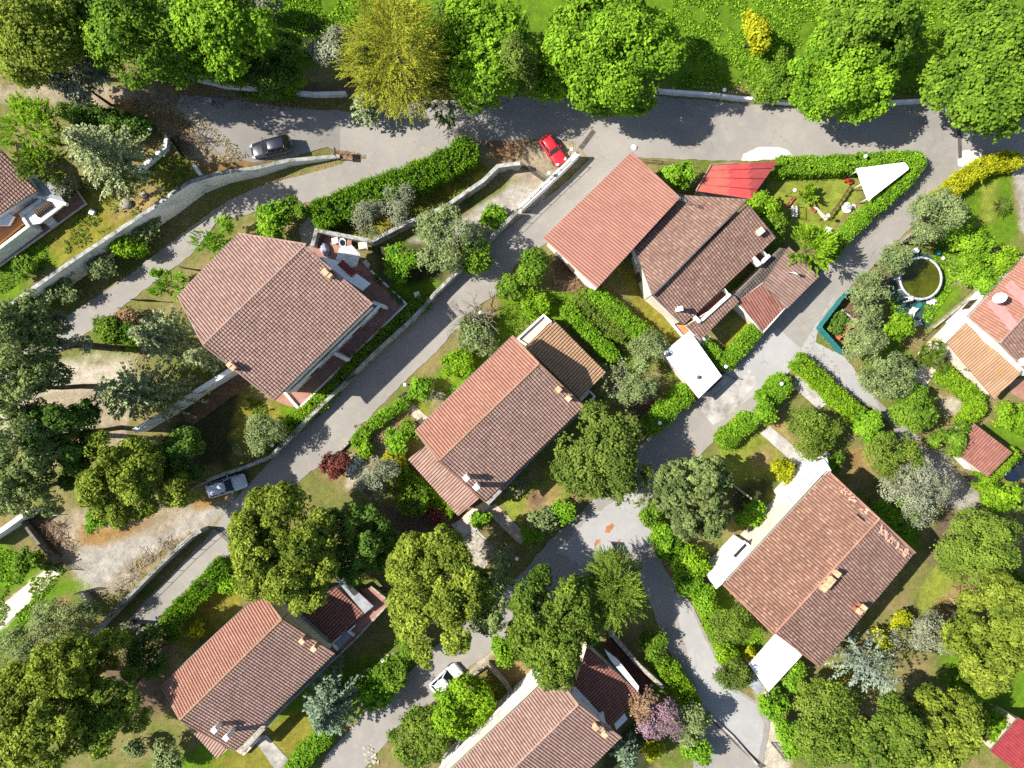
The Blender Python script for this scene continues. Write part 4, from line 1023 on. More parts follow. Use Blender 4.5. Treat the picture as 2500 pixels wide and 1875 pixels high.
# paths and paved ground
sheet('path', [(1856, 1058), (1880, 1040), (1980, 1125), (1960, 1150)], .05, 'concrete_grey', .6, 31)
sheet('path', [(1930, 940), (1950, 905), (2020, 985), (2000, 1000)], .05, 'concrete_grey', .6, 32)
sheet('path', [(978, 985), (992, 972), (1046, 1020), (1026, 1036)], .05, 'paving', .8, 33)
sheet('path', [(1178, 1240), (1210, 1230), (1290, 1310), (1270, 1330)], .05, 'paving', .6, 34)
sheet('path', [(1100, 1280), (1140, 1260), (1215, 1350), (1180, 1375)], .05, 'concrete_grey', 1, 35)
sheet('path', [(615, 1800), (650, 1795), (710, 1860), (680, 1890)], .05, 'concrete_grey', 1, 36)
sheet('path', [(2180, 930), (2260, 840), (2400, 700), (2430, 730), (2320, 850), (2250, 960)], .06, 'pale_slab', 1.0, 37)
sheet('path', [(1580, 719), (1592, 719), (1684, 806), (1668, 822)], .09, 'orange_floor')
sheet('path', [(2455, 930), (2520, 920), (2520, 990), (2470, 960)], .06, 'terracotta_floor')
sheet('path', [(-40, 1512), (118, 1386), (146, 1402), (0, 1538), (-40, 1560)], .05, 'pale_slab', 1.2, 38)
sheet('path', [(740, 640), (730, 560), (788, 485), (800, 500), (770, 560), (780, 600)], .05, 'concrete_grey', 2, 39)
sheet('patio', [(440, 1020), (450, 1010), (600, 900), (620, 930), (470, 1040)], .05, 'soil', 3, 40)
sheet('driveway', [(1740, 905), (1765, 885), (1800, 905), (1790, 920), (1740, 965), (1715, 968)], .085, 'concrete_grey')

# ------------------------------------------------------------------ walls
bm = bmesh.new()
P = [Vector((p.x, p.y + .10, 0)) for p in _tw]
PP, HH = [], []
for a, b in zip(P, P[1:]):
    k = max(1, int((b - a).length / 1.5))
    for i in range(k): PP.append(a.lerp(b, i / k))
PP.append(P[-1]); HH = [float(TER_H * np.clip((X_ZERO - p.x) / (X_ZERO - X_FULL), 0, 1)) + .28 + .02 * math.sin(p.x * 3) for p in PP]
addwall(bm, PP, HH, .36)
rw = empty('retaining_wall', P[1], 'long whitewashed retaining wall sloping down beside the shaded lower road', 'wall')
from_bm('masonry', bm, 'old_white', rw)
bm = bmesh.new(); addwall(bm, [Vector((p.x, p.y, h)) for p, h in zip(PP, HH)], .08, .4, base=[h for h in HH]); from_bm('coping', bm, 'stained_wall', rw)

wall('boundary_wall', [(424, 177), (544, 206), (668, 221), (771, 228), (844, 226)], .8, .34, 'white', 'low white wall under the ivy behind the black car')
wall('boundary_wall', [(1600, 219), (1738, 229), (1800, 237), (1926, 248), (2164, 249), (2270, 243), (2345, 239), (2520, 239)], .8, .30, 'white', 'low white wall along the far side of the top road below the big trees')
wall('retaining_wall', [(1412, 372), (1380, 405), (1320, 462), (1270, 508)], 1.7, .42, 'old_white', 'white topped wall beside the small red car', cap='white')
wall('retaining_wall', [(1262, 516), (1190, 588), (1140, 640), (1062, 715), (1034, 750), (996, 788), (912, 864), (816, 960), (764, 1010), (700, 1075), (660, 1115), (600, 1140), (545, 1158), (470, 1187)], 1.6, .36, 'stained_wall', 'long stained wall holding the garden of the house with the white parasol above the shaded street')
wall('garden_wall', [(762, 600), (772, 562), (838, 575), (908, 588), (990, 545), (1085, 505), (1180, 440), (1215, 405), (1270, 398)], 1.8, .40, 'stained_wall', 'grey bent wall from the parasol patio up to the gravel triangle')
wall('garden_wall', [(325, 1052), (400, 1010), (480, 955), (565, 902)], 2.6, .5, 'old_white', 'high white wall between the dark garden and the pale fir trees')
wall('garden_wall', [(-60, 1335), (10, 1290), (68, 1248)], 2.4, .45, 'old_white', 'white wall stub at the photo edge below the grey pines')
wall('garden_wall', [(46, 1262), (72, 1300), (95, 1330), (133, 1366)], 1.2, .3, 'dark_wall', 'dark low wall beside the brushwood heap')
wall('retaining_wall', [(200, 1570), (240, 1532), (300, 1470), (390, 1380), (462, 1312), (490, 1296)], 1.9, .36, 'stained_wall', 'long grey wall between the dry gravel yard and the street under the railing')
wall('garden_wall', [(196, 1448), (220, 1480)], .9, .4, 'stone', 'short stone wall stub at the gate of the gravel yard')
wall('garden_wall', [(1490, 1545), (1560, 1625), (1620, 1680)], 1.4, .42, 'stone', 'thick stone wall behind the shaded terrace of the bottom house')
wall('garden_wall', [(1190, 1624), (1225, 1660), (1252, 1695)], 1.0, .34, 'stone', 'stone garden wall between the bottom house and the white hatchback')
wall('garden_wall', [(1195, 1620), (1150, 1652), (1122, 1672)], .8, .25, 'stone', 'low stone edging beside the roadside bush near the white hatchback')
wall('garden_wall', [(2296, 842), (2240, 905)], .5, .25, 'white', 'white kerb wall beside the pale paved path of the dish house')
wall('garden_wall', [(2400, 700), (2330, 760), (2280, 800)], .6, .2, 'stone', 'stone edging between the pool lawn and the pale paved path')
wall('garden_wall', [(2338, 1112), (2370, 1145)], .9, .22, 'white', 'pale wall stub at the corner of the small tiled shed')
wall('garden_wall', [(330, 420), (366, 390), (402, 358), (406, 330)], .8, .36, 'white', 'white gate wall beside the pale fir')
wall('garden_wall', [(470, 400), (487, 425)], .7, .3, 'white', 'short white gate pier wall at the end of the long white wall')
wall('garden_wall', [(1715, 1730), (1790, 1800), (1850, 1868)], .35, .22, 'concrete_grey', 'low kerb wall along the drain channel at the bottom of the street')
wall('garden_wall', [(1582, 719), (1668, 822)], .35, .22, 'white', 'white kerb along the orange path')
wall('garden_wall', [(800, 1130), (850, 1080)], .5, .25, 'stone', 'low kerb at the red leaved shrub')
wall('garden_wall', [(1785, 1180), (1835, 1218)], .4, .2, 'stone', 'thin white edging in the shaded lawn beside the round pine')
railing('iron_railing', 'thin dark railing on the white wall beside the small red car', [(1395, 388), (1320, 458), (1200, 575)], 1.7, .8)
railing('iron_railing', 'dark railing on the wall above the shaded street', [(466, 1308), (390, 1376), (300, 1466), (248, 1520)], 1.9, .9)
railing('iron_railing', 'dark iron railing between the top road and the salmon roofed house', [(1562, 388), (1620, 394), (1690, 400)], .3, .9, fine=.14)
railing('pool_path_railing', 'thin rail along the garden path towards the pool', [(2262, 830), (2320, 772), (2385, 716)], 0, .8)
railing('iron_railing', 'rail beside the white flat roof and the white steps', [(1758, 905), (1800, 925)], .1, 1.0)

# ------------------------------------------------------------------ houses
# 1: salmon shed roof, tiled gable behind it, lower roofs towards the side street
h1 = empty('house', W(1640, 640, 0), 'rambling house with salmon ribbed roof and stepped tile roofs behind it', 'house')
a1 = roof(h1, [(1541, 372), (1660, 483), (1459, 703), (1328, 580)], (1660, 483, 6.1), (1459, 703, 6.1), (1541, 372, 4.4), 'salmon', .30, .9, .105, .004, step=.012)
body(h1, [a1[:2]], 'white', .35)
b1 = roof(h1, [(1672, 478), (1823, 488), (1594, 721), (1551, 608)], (1823, 488, 6.2), (1594, 721, 6.2), (1665, 490, 4.7), 'brown')
c1 = roof(h1, [(1826, 500), (1893, 580), (1668, 793), (1594, 721)], (1826, 500, 5.7), (1594, 721, 5.7), (1893, 580, 4.4), 'brown', holes=[[(1694, 773), (1770, 703), (1781, 719), (1706, 787)], [(1838, 629), (1861, 609), (1877, 624), (1852, 648)]])
body(h1, [b1[:2], c1[:2]], 'cream_wall', .3)
slot(h1, c1[0], [(1694, 773), (1770, 703), (1781, 719), (1706, 787)], (0, 3))
slot(h1, c1[0], [(1838, 629), (1861, 609), (1877, 624), (1852, 648)], (0, 3), .9)
ridge(h1, b1[0].A + Vector((0, 0, .05)), b1[0].B + Vector((0, 0, .05)), 'grey', .12)
verges(h1, [(b1[0].hit(1672, 478), b1[0].hit(1823, 488)), (b1[0].hit(1551, 608), b1[0].hit(1594, 721)), (c1[0].hit(1594, 721), c1[0].hit(1668, 793)), (c1[0].hit(1826, 500), c1[0].hit(1893, 580))], 'grey')
verges(h1, [(a1[0].hit(1328, 580), a1[0].hit(1459, 703)), (a1[0].hit(1541, 372), a1[0].hit(1660, 483))], 'salmon')
d1 = roof(h1, [(1672, 796), (1792, 722), (1805, 735), (1709, 830)], (1780, 700, 4.3), (1672, 796, 4.3), (1709, 830, 3.7), 'brown', under='white')
e1 = roof(h1, [(1792, 722), (1860, 655), (1905, 605), (1932, 610), (1863, 694), (1805, 735)], (1905, 605, 3.5), (1792, 722, 3.5), (1863, 694, 3.0), 'grey')
f1 = roof(h1, [(1863, 694), (1927, 602), (1999, 675), (1920, 754)], (1927, 602, 3.6), (1863, 694, 3.6), (1920, 754, 2.8), 'pink', .30, .8, .10, step=.012)
g1 = roof(h1, [(1798, 738), (1863, 690), (1918, 748), (1862, 810)], (1863, 690, 3.35), (1798, 738, 3.35), (1862, 810, 2.6), 'rust', .30, .8, .10, step=.012, under='white')
body(h1, [e1[:2], f1[:2], g1[:2]], 'cream_wall', .25, openings=False)
bm = bmesh.new(); q0, q1 = g1[0].hit(1801, 742), g1[0].hit(1862, 812); addtube(bm, [q0, q1], .09, 8); q2 = g1[0].hit(1919, 750); addtube(bm, [q1, q2], .09, 8); from_bm('gutter', bm, 'white', h1)
chimney(h1, 1662, 753, 4.2, 6.4, 'white', .38, .38, R(10)); chimney(h1, 1858, 564, 4.3, 5.6, 'pale_slab', .6, .5, R(40))
bm = bmesh.new(); q = W(1940, 665, 4.2); addtube(bm, [q + Vector((-.25, .1, -1)), q, q + Vector((.25, -.15, .05)), q + Vector((.3, -.2, -.3))], .11, 8); from_bm('flue', bm, 'white', h1)
# tv aerial on the salmon roof
bm = bmesh.new(); q = W(1663, 482, 7.6); addtube(bm, [q - Vector((0, 0, 1.6)), q], .03, 5); addtube(bm, [q + Vector((-1.0, .2, -.1)), q + Vector((.9, -.15, -.1))], .025, 5)
for k in range(9): c = q + Vector((-.9 + k * .22, .18 - k * .035, -.1)); addtube(bm, [c + Vector((.06, .35, 0)), c - Vector((.06, .35, 0))], .014, 4)
for k in range(3): addtube(bm, [q + Vector((.3, -.1 - .08 * k, -.2)), q + Vector((.95, -.35 - .12 * k, -.2))], .03, 4)
from_bm('aerial', bm, 'grey_metal', h1)
slab('door_canopy', [(1548, 606), (1560, 640), (1552, 646), (1541, 612)], 3.2, .1, 'white', h1)

shed = empty('shed', W(1790, 440, 0), 'shed with patched bright red sheet roof beside the top road', 'shed')
pl = Plane((1735, 404, 3.0), (1899, 393, 3.0), (1833, 484, 2.5)); PQ = ccw([pl.hit(*q) for q in [(1735, 404), (1899, 393), (1833, 486), (1699, 466)]])
bm = bmesh.new(); t = [bm.verts.new(p) for p in PQ]; f = bm.faces.new(t); bmesh.ops.subdivide_edges(bm, edges=bm.edges[:], cuts=14, use_grid_fill=True)
u0 = min((v.co - pl.A).dot(pl.u) for v in bm.verts); u1 = max((v.co - pl.A).dot(pl.u) for v in bm.verts); uvl = bm.loops.layers.uv.new('UVMap')
for f in bm.faces:
    for lp in f.loops: lp[uvl].uv = (((f.calc_center_median() - pl.A).dot(pl.u) - u0) / (u1 - u0), .5)
for v in bm.verts: v.co.z += (float(fnoise(v.co.x, v.co.y, .6, 2)) - .5) * .08
r = bmesh.ops.extrude_face_region(bm, geom=bm.faces[:]); bmesh.ops.translate(bm, vec=(0, 0, -.08), verts=[v for v in r['geom'] if isinstance(v, bmesh.types.BMVert)]); bmesh.ops.recalc_face_normals(bm, faces=bm.faces[:])
from_bm('roof', bm, 'red_sheet', shed)
bm = bmesh.new()
for k in range(3):
    a = PQ[0].lerp(PQ[3], .25 + .28 * k); b = PQ[1].lerp(PQ[2], .25 + .28 * k)
    addtube(bm, [a + Vector((0, 0, .05)), b + Vector((0, 0, .05))], .025, 4)
from_bm('sheet_seams', bm, 'red_corrugated', shed)
bm = bmesh.new(); pv = [pl.hit(*q) for q in [(1735, 404), (1699, 466)]]; pw = [pl.hit(*q) for q in [(1735, 402), (1800, 398)]]
for a, b in (pv, pw): barrel_row(bm, a + Vector((0, 0, .07)), b + Vector((0, 0, .07)), .09, .28)
me_uv(bm); from_bm('edge_tiles', bm, TT['pink'], shed); body(shed, [(pl, PQ)], 'stained_wall', .2, openings=False)

garage = empty('garage', W(1690, 890, 0), 'flat white roofed garage with red edge dappled by tree shadow', 'garage')
slab('roof', [(1684, 808), (1762, 918), (1706, 972), (1618, 862)], 2.9, .16, 'white_roof', garage)
slab('fascia', [(1684, 807), (1763.5, 918), (1706, 974), (1617, 862)], 2.73, .14, 'awning_red', garage)
bm = bmesh.new(); Q = inset(ccw([W(x, y, 2.6) for x, y in [(1684, 808), (1762, 918), (1706, 972), (1618, 862)]]), [.25] * 4); addwall(bm, [Vector((q.x, q.y, 0)) for q in Q + Q[:1]], 2.58, .2); from_bm('wall', bm, 'cream_wall', garage)
for px_, py_ in ((1632, 865), (1706, 921)):
    bm = bmesh.new(); q = W(px_, py_, 3.0); addlathe(bm, (q.x, q.y, 2.902), [(0, .18), (.22, .18), (.22, 0)], 16); from_bm('roof_vent', bm, 'iron', garage)
bm = bmesh.new(); a, b = W(1757, 918, 0), W(1712, 962, 0); d = (b - a).normalized(); c = (a + b) / 2 + Vector((-d.y, d.x, 0)) * -.0; addbox(bm, (c.x, c.y, .02), (b - a).length * .75, .1, 2.2, math.atan2(d.y, d.x)); from_bm('door', bm, 'grey_metal', garage)
# steps beside the garage
st = empty('garden_steps', W(1740, 860, 0), 'flight of white steps beside the flat white garage roof', 'steps')
for k in range(9):
    t = k / 9; a = Vector((1694, 846, 0)).lerp(Vector((1752, 906, 0)), t); bm = bmesh.new(); z = .16 * (10 - k)
    p0, p1 = W(a.x, a.y, z), W(a.x + 27, a.y - 20, z); d = (p1 - p0).normalized(); c = (p0 + p1) / 2
    addbox(bm, (c.x, c.y, 0), (p1 - p0).length, .33, z, math.atan2(d.y, d.x), bev=.01); from_bm('step', bm, 'white', st)
sheet('patio', [(1737, 897), (1753, 884), (1772, 903), (1758, 920)], .1, 'orange_floor')
sheet('patio', [(1682, 804), (1700, 795), (1735, 822), (1720, 838), (1690, 845)], .1, 'white')

# 2: broad pink tiled house
h2 = empty('house', W(670, 770, 0), 'broad pinkish tiled house with white parasol on its patio', 'house')
gable(h2, [(435, 722), (582, 570), (749, 597), (497, 842)], [(742, 600), (910, 741), (668, 976), (497, 842)], (746, 599, 6.6), (497, 842, 6.6), (435, 722, 4.8), (668, 976, 4.4), ('pink', 'pink'), .5, wallmat='white', up=3.4, ridge_mat='pink')
chimney(h2, 793, 664, 8.6, 10.0, 'brick', .42, .55, R(45)); chimney(h2, 803, 671, 8.6, 9.9, 'verge_flat', .4, .4, R(45))
chimney(h2, 560, 891, 8.4, 10.0, 'brick', .4, .4, R(45)); chimney(h2, 568, 897, 8.4, 10.0, 'brick', .4, .4, R(45))
slab('terrace', [(668, 976), (700, 990), (728, 996), (850, 880), (990, 745), (905, 660), (860, 630), (810, 580), (770, 565), (755, 605), (900, 742)], .5, .7, 'terracotta_floor', h2)
parapet(h2, [(905, 660), (992, 742), (728, 998)], .5, .22, .22, 'white', 'terrace_edge')
parapet(h2, [(694, 958), (728, 997)], .5, .4, .25, 'white', 'terrace_edge')
for px_ in [[(910, 738), (938, 748)], [(815, 862), (845, 878)]]: parapet(h2, px_, .5, 2.6, .35, 'white', 'wing_wall')
slab('balcony', [(905, 738), (925, 745), (700, 960), (690, 950)], 2.9, .2, 'grey_slab', h2)
parapet(h2, [(928, 743), (880, 790), (800, 868), (706, 958)], 2.9, .8, .12, 'old_white', 'balcony_parapet')
slab('canopy', [(782, 625), (828, 638), (905, 692), (885, 710), (870, 700), (820, 665)], 2.7, .12, 'white_clean', h2)
bm = bmesh.new()
for k in range(7):
    a, b = W(826 + k * 5.0, 648 + k * 4.5, 2.85), W(838 + k * 5.0, 636 + k * 4.5, 2.85); addtube(bm, [a + Vector((0, 0, .05)), b - Vector((0, 0, .1))], .12, 8)
from_bm('tiled_awning', bm, 'awning_red', h2)

# 3: central narrow house
h3 = empty('house', W(1200, 1020, 0), 'long central house with orange tiled roof and two white chimneys', 'house')
gable(h3, [(1015, 1052), (1252, 820), (1317, 888), (1071, 1126)], [(1317, 888), (1425, 992), (1185, 1224), (1071, 1126)], (1316, 888, 6.6), (1072, 1125, 6.6), (1015, 1052, 4.7), (1185, 1224, 4.0), ('orange', 'pink'), .5, ridge_mat='verge', up=2.2)
for x, y in ((1138, 1168), (1163, 1190)): chimney(h3, x, y, 7.2, 9.2, 'white', .42, .42, R(45))
for x, y in ((1364, 951), (1388, 973)): chimney(h3, x, y, 7.2, 8.6, 'verge_flat', .42, .42, R(45))
a3 = roof(h3, [(1285, 845), (1352, 782), (1478, 909), (1415, 974)], (1285, 845, 4.3), (1415, 974, 4.3), (1352, 782, 3.3), 'ochre'); body(h3, [a3[:2]], 'cream_wall', .3)
b3 = roof(h3, [(1040, 1087), (1170, 1216), (1119, 1259), (996, 1121)], (1040, 1087, 4.0), (1170, 1216, 4.0), (996, 1121, 3.1), 'pink', .30, .9, .10, step=.012); body(h3, [b3[:2]], 'cream_wall', .3)
slab('terrace', [(1263, 826), (1327, 768), (1346, 784), (1285, 844)], 3.4, .25, 'pale_slab', h3)
parapet(h3, [(1285, 842), (1263, 828), (1327, 769), (1346, 786)], 3.4, .35, .2, 'white', 'terrace_edge')
bm = bmesh.new(); addprism(bm, inset(ccw([W(x, y, 3.1) for x, y in [(1263, 826), (1327, 768), (1346, 784), (1285, 844)]]), [.1] * 4), -.2, 3.14); from_bm('terrace_base', bm, 'cream_wall', h3)
slab('balcony', [(1415, 975), (1432, 990), (1440, 985), (1190, 1230), (1180, 1222)], 2.6, .2, 'stone', h3)
parapet(h3, [(1438, 988), (1320, 1100), (1192, 1232)], 2.6, .7, .14, 'grey_slab', 'balcony_parapet')
slab('terrace', [(1150, 1245), (1185, 1222), (1200, 1236), (1140, 1280), (1125, 1265)], .5, .6, 'pale_slab', h3)
parapet(h3, [(1440, 955), (1452, 968), (1432, 990)], 2.6, .5, .15, 'old_white')
bm = bmesh.new(); q = W(1428, 965, 3.0); addbox(bm, (q.x, q.y, 2.6), 1.4, .4, .35, R(45), bev=.03); from_bm('planter', bm, 'white', h3)

# 4: house at the lower left
h4 = empty('house', W(600, 1650, 0), 'long tiled house with dark shaded annex between grey flat slabs', 'house')
gable(h4, [(394, 1674), (639, 1445), (690, 1512), (441, 1757)], [(690, 1512), (816, 1594), (573, 1832), (441, 1757)], (688, 1512, 6.6), (441, 1756, 6.6), (394, 1674, 4.8), (573, 1832, 4.2), ('orange', 'pink'), .5, ridge_mat='verge', up=2.2)
for x, y in ((736, 1567), (765, 1586)): chimney(h4, x, y, 7.2, 9.0, 'verge_flat', .4, .4, R(45))
for x, y in ((522, 1784), (551, 1803)): chimney(h4, x, y, 7.2, 9.1, 'white', .4, .4, R(45))
a4 = roof(h4, [(405, 1714), (557, 1828), (531, 1852)], (405, 1714, 3.8), (557, 1828, 3.8), (531, 1852, 3.2), 'pink', .30, .8, .10, step=.012); body(h4, [a4[:2]], 'cream_wall', .25, openings=False)
b4 = roof(h4, [(720, 1483), (822, 1435), (889, 1497), (809, 1570)], (700, 1460, 4.3), (809, 1570, 4.3), (822, 1435, 3.2), 'rust')
body(h4, [b4[:2]], 'grey_slab', .3, openings=False)
slab('flat_slab', [(651, 1451), (682, 1451), (722, 1487), (800, 1560), (803, 1570), (790, 1580), (690, 1510)], 4.55, .3, 'grey_slab', h4)
bm = bmesh.new(); addprism(bm, [W(x, y, 4.62) for x, y in [(672, 1467), (685, 1461), (705, 1482), (692, 1491)]], 4.56, 4.62); from_bm('roof_opening', bm, 'black_metal', h4)
slab('flat_slab', [(818, 1413), (842, 1416), (912, 1480), (890, 1498)], 3.4, .3, 'grey_slab', h4)
bm = bmesh.new(); addprism(bm, [W(x, y, 3.47) for x, y in [(843, 1432), (854, 1427), (874, 1447), (864, 1455)]], 3.41, 3.47); from_bm('roof_opening', bm, 'black_metal', h4)
slab('terrace', [(880, 1440), (905, 1435), (951, 1470), (875, 1552), (812, 1610), (800, 1590), (880, 1505), (910, 1482)], 2.4, .3, 'terracotta_floor', h4)
parapet(h4, [(905, 1432), (952, 1470), (875, 1553), (815, 1612)], 2.4, .25, .18, 'stone', 'terrace_edge')
bm = bmesh.new(); addprism(bm, inset(ccw([W(x, y, 2.1) for x, y in [(905, 1435), (951, 1470), (875, 1552), (812, 1610), (800, 1585)]]), [.3] * 5), -.2, 2.1); from_bm('terrace_base', bm, 'stained_wall', h4)
slab('flat_slab', [(812, 1566), (846, 1537), (858, 1552), (826, 1586)], 3.0, .2, 'grey_slab', h4)
parapet(h4, [(824, 1588), (810, 1572), (830, 1555)], 3.0, .5, .14, 'white'); parapet(h4, [(866, 1528), (850, 1542), (864, 1553)], 3.0, .5, .14, 'white')
slab('balcony', [(815, 1594), (824, 1600), (585, 1840), (574, 1832)], 2.6, .2, 'stone', h4); parapet(h4, [(826, 1600), (700, 1722), (588, 1842)], 2.6, .6, .14, 'grey_slab', 'balcony_parapet')
slab('terrace', [(570, 1830), (600, 1838), (620, 1805), (640, 1800), (595, 1845)], .6, .6, 'pale_slab', h4)

# 5: house cut by the bottom edge
h5 = empty('house', W(1330, 1790, 0), 'tiled house at the bottom edge with white terrace strip and shaded red annex', 'house')
gable(h5, [(1352, 1644), (1412, 1719), (1170, 1960), (1030, 1945)], [(1412, 1719), (1516, 1799), (1340, 1975), (1170, 1960)], (1412, 1719, 6.6), (1170, 1958, 6.6), (1352, 1644, 4.8), (1516, 1799, 4.3), ('pink', 'pink'), .5, ridge_mat='pink', up=2.0)
for x, y in ((1455, 1778), (1477, 1796)): chimney(h5, x, y, 7.0, 8.5, 'verge_flat', .42, .42, R(45))
a5 = roof(h5, [(1434, 1578), (1566, 1698), (1485, 1772), (1402, 1682)], (1402, 1660, 4.3), (1485, 1772, 4.3), (1434, 1578, 3.3), 'rust'); body(h5, [a5[:2]], 'cream_wall', .3, openings=False)
slab('flat_slab', [(1396, 1680), (1406, 1680), (1465, 1745), (1462, 1756), (1430, 1735), (1412, 1718)], 4.8, .3, 'white', h5)
slab('flat_slab', [(1463, 1744), (1474, 1740), (1480, 1772), (1462, 1756)], 4.9, .4, 'old_white', h5)
slab('flat_slab', [(1476, 1586), (1510, 1612), (1560, 1676), (1558, 1690), (1490, 1612)], 3.0, .25, 'white', h5)
slab('flat_slab', [(1500, 1768), (1525, 1742), (1532, 1756), (1505, 1782)], 3.2, .2, 'old_white', h5)
slab('terrace', [(1478, 1570), (1490, 1560), (1590, 1668), (1568, 1696)], .6, .8, 'brown_floor', h5)
parapet(h5, [(1564, 1702), (1592, 1672)], .6, .25, .2, 'stone', 'terrace_edge')
slab('terrace', [(1336, 1625), (1352, 1640), (1290, 1700), (1200, 1790), (1090, 1890), (1070, 1880), (1240, 1712), (1262, 1695)], 3.3, .3, 'white_clean', h5)
parapet(h5, [(1336, 1626), (1258, 1696), (1200, 1750), (1072, 1880)], 3.3, .35, .18, 'white', 'terrace_edge')
bm = bmesh.new(); addprism(bm, inset(ccw([W(x, y, 3.0) for x, y in [(1336, 1625), (1352, 1640), (1090, 1890), (1070, 1880)]]), [.1] * 4), -.2, 3.0); from_bm('terrace_base', bm, 'white', h5)
slab('worn_patch', [(1215, 1742), (1240, 1724), (1246, 1732), (1222, 1758), (1208, 1762)], 3.31, .008, 'pale_slab', h5)

# 6: large patchy roof
h6 = empty('house', W(2000, 1390, 0), 'large house with patchy broken tiles and four chimneys in a row', 'house')
p6 = gable(h6, [(1766, 1427), (2022, 1150), (2147, 1267), (1890, 1548)], [(2147, 1267), (2233, 1348), (2001, 1627), (1893, 1545)], (2146, 1267, 6.8), (1892, 1545, 6.8), (2022, 1150, 4.9), (2233, 1348, 5.0), ('patchy', 'brown'), .5, ridge_mat='orange', jit=.012, up=2.0)
for i, (x, y) in enumerate(((2014, 1438), (2024, 1428), (2033, 1417), (2046, 1402))): chimney(h6, x, y, 8.0, 9.7, 'verge_flat', .42, .46, R(50))
for x, y in ((2100, 1494), (2111, 1485)): chimney(h6, x, y, 7.2, 8.5, 'brick', .36, .42, R(50))
# slipped and broken tiles near the ridge end
rg = random.Random(4)
for k in range(64):
    if k < 22: t, s_ = rg.uniform(.0, .16), rg.uniform(.15, .75); pln = p6[0]; base = (2147 - 130 * s_ - 60 * t, 1267 - 118 * s_ + 60 * t)
    else: t, s_ = rg.uniform(.0, .10) + .02, rg.uniform(.1, .95); pln = p6[1]; base = (2140 + 86 * s_ - 250 * t * .35, 1272 + 78 * s_ + 270 * t * .35)
    bm = bmesh.new(); q = pln.hit(*base) + pln.n * .12; aa = rg.uniform(0, 3.1); d_ = pln.u * math.cos(aa) + pln.v * math.sin(aa); addtube(bm, [q - d_ * .2, q + d_ * .2], [.09, .075], 6); me_uv(bm); from_bm('loose_tile', bm, TT['loose'], h6)
bm = bmesh.new()
for x, y in ((2096, 1259), (2102, 1264), (2108, 1269)):
    q = p6[0].hit(x, y) + p6[0].n * .115; addbox(bm, (q.x, q.y, q.z - .04), .22, .4, .05, R(48))
from_bm('tile_gaps', bm, 'black_metal', h6)
slab('terrace', [(1917, 1213), (1939, 1236), (2029, 1150), (2018, 1118), (2006, 1122)], 4.2, .25, 'white_clean', h6)
parapet(h6, [(1939, 1233), (1918, 1214), (1965, 1168)], 4.2, .3, .18, 'white', 'terrace_edge'); parapet(h6, [(2028, 1150), (2010, 1122)], 4.2, .3, .18, 'white', 'terrace_edge')
bm = bmesh.new(); addprism(bm, inset(ccw([W(x, y, 3.9) for x, y in [(1917, 1213), (1939, 1236), (2029, 1150), (2006, 1122)]]), [.1] * 4), -.2, 3.92); from_bm('terrace_base', bm, 'white', h6)
bm = bmesh.new()
for k in range(10): a, b = W(1949 + k * 4.6, 1200 - k * 4.4, 4.7), W(1962 + k * 4.2, 1213 - k * 4.4, 4.7); addtube(bm, [a, b], .03, 5)
from_bm('pergola_bars', bm, 'black_metal', h6)
bm = bmesh.new()
for k in range(4): a = W(1990 + k * 8, 1128 - k * 4, .4); addbox(bm, (a.x, a.y, 0), 1.3, .45, .16 * (5 - k), R(30))
from_bm('steps', bm, 'white', h6)
slab('terrace', [(1820, 1321), (1842, 1340), (1770, 1420), (1748, 1438), (1732, 1410)], 4.2, .25, 'white_clean', h6)
parapet(h6, [(1820, 1322), (1778, 1366), (1733, 1410)], 4.2, .3, .18, 'white', 'terrace_edge')
bm = bmesh.new(); addprism(bm, [W(x, y, 4.26) for x, y in [(1818, 1326), (1824, 1332), (1796, 1362), (1788, 1355)]], 4.205, 4.26); from_bm('roof_opening', bm, 'black_metal', h6)
bm = bmesh.new(); addprism(bm, inset(ccw([W(x, y, 3.9) for x, y in [(1820, 1321), (1842, 1340), (1748, 1438), (1732, 1410)]]), [.1] * 4), -.2, 3.92); from_bm('terrace_base', bm, 'white', h6)
cp = empty('carport', W(1890, 1610, 0), 'white flat carport canopy joined to the large patchy roofed house', 'carport')
slab('roof', [(1898, 1543), (1958, 1600), (1876, 1689), (1829, 1622)], 3.2, .12, 'white_roof', cp)
slab('roof_lower', [(1829, 1629), (1868, 1680), (1848, 1694), (1824, 1668)], 2.6, .1, 'grey_slab', cp)
bm = bmesh.new()
for x, y in ((1904, 1552), (1950, 1600), (1878, 1680), (1836, 1626)): q = W(x, y, 3.0); addbox(bm, (q.x, q.y, 0), .12, .12, 3.06)
from_bm('posts', bm, 'white_metal', cp)

# 7: house with satellite dishes at the photo edge
h7 = empty('house', W(2460, 760, 0), 'house at the photo edge with satellite dish and ochre tiled porch roof', 'house')
gable(h7, [(2363, 775), (2520, 605), (2600, 660), (2440, 838)], [(2440, 838), (2600, 660), (2680, 740), (2530, 930)], (2440, 838, 6.2), (2600, 662, 6.2), (2363, 775, 4.6), (2530, 930, 4.4), ('orange', 'brown'), .4, wallmat='white', ridge_mat='pink')
pn7 = Plane((2440, 838, 6.35), (2600, 662, 6.35), (2363, 775, 4.75))
for q in ([(2407, 740), (2435, 722), (2486, 792), (2466, 806)], [(2452, 700), (2468, 684), (2512, 722), (2512, 760)]):
    bm = bmesh.new(); PQ = ccw([pn7.hit(*c) for c in q]); t = [bm.verts.new(p) for p in PQ]; b = [bm.verts.new(p - pn7.n * .08) for p in PQ]; bm.faces.new(t); bm.faces.new(b[::-1])
    for k in range(4): bm.faces.new((t[k], b[k], b[(k + 1) % 4], t[(k + 1) % 4]))
    from_bm('roof_sheet', bm, 'pink_slab', h7)
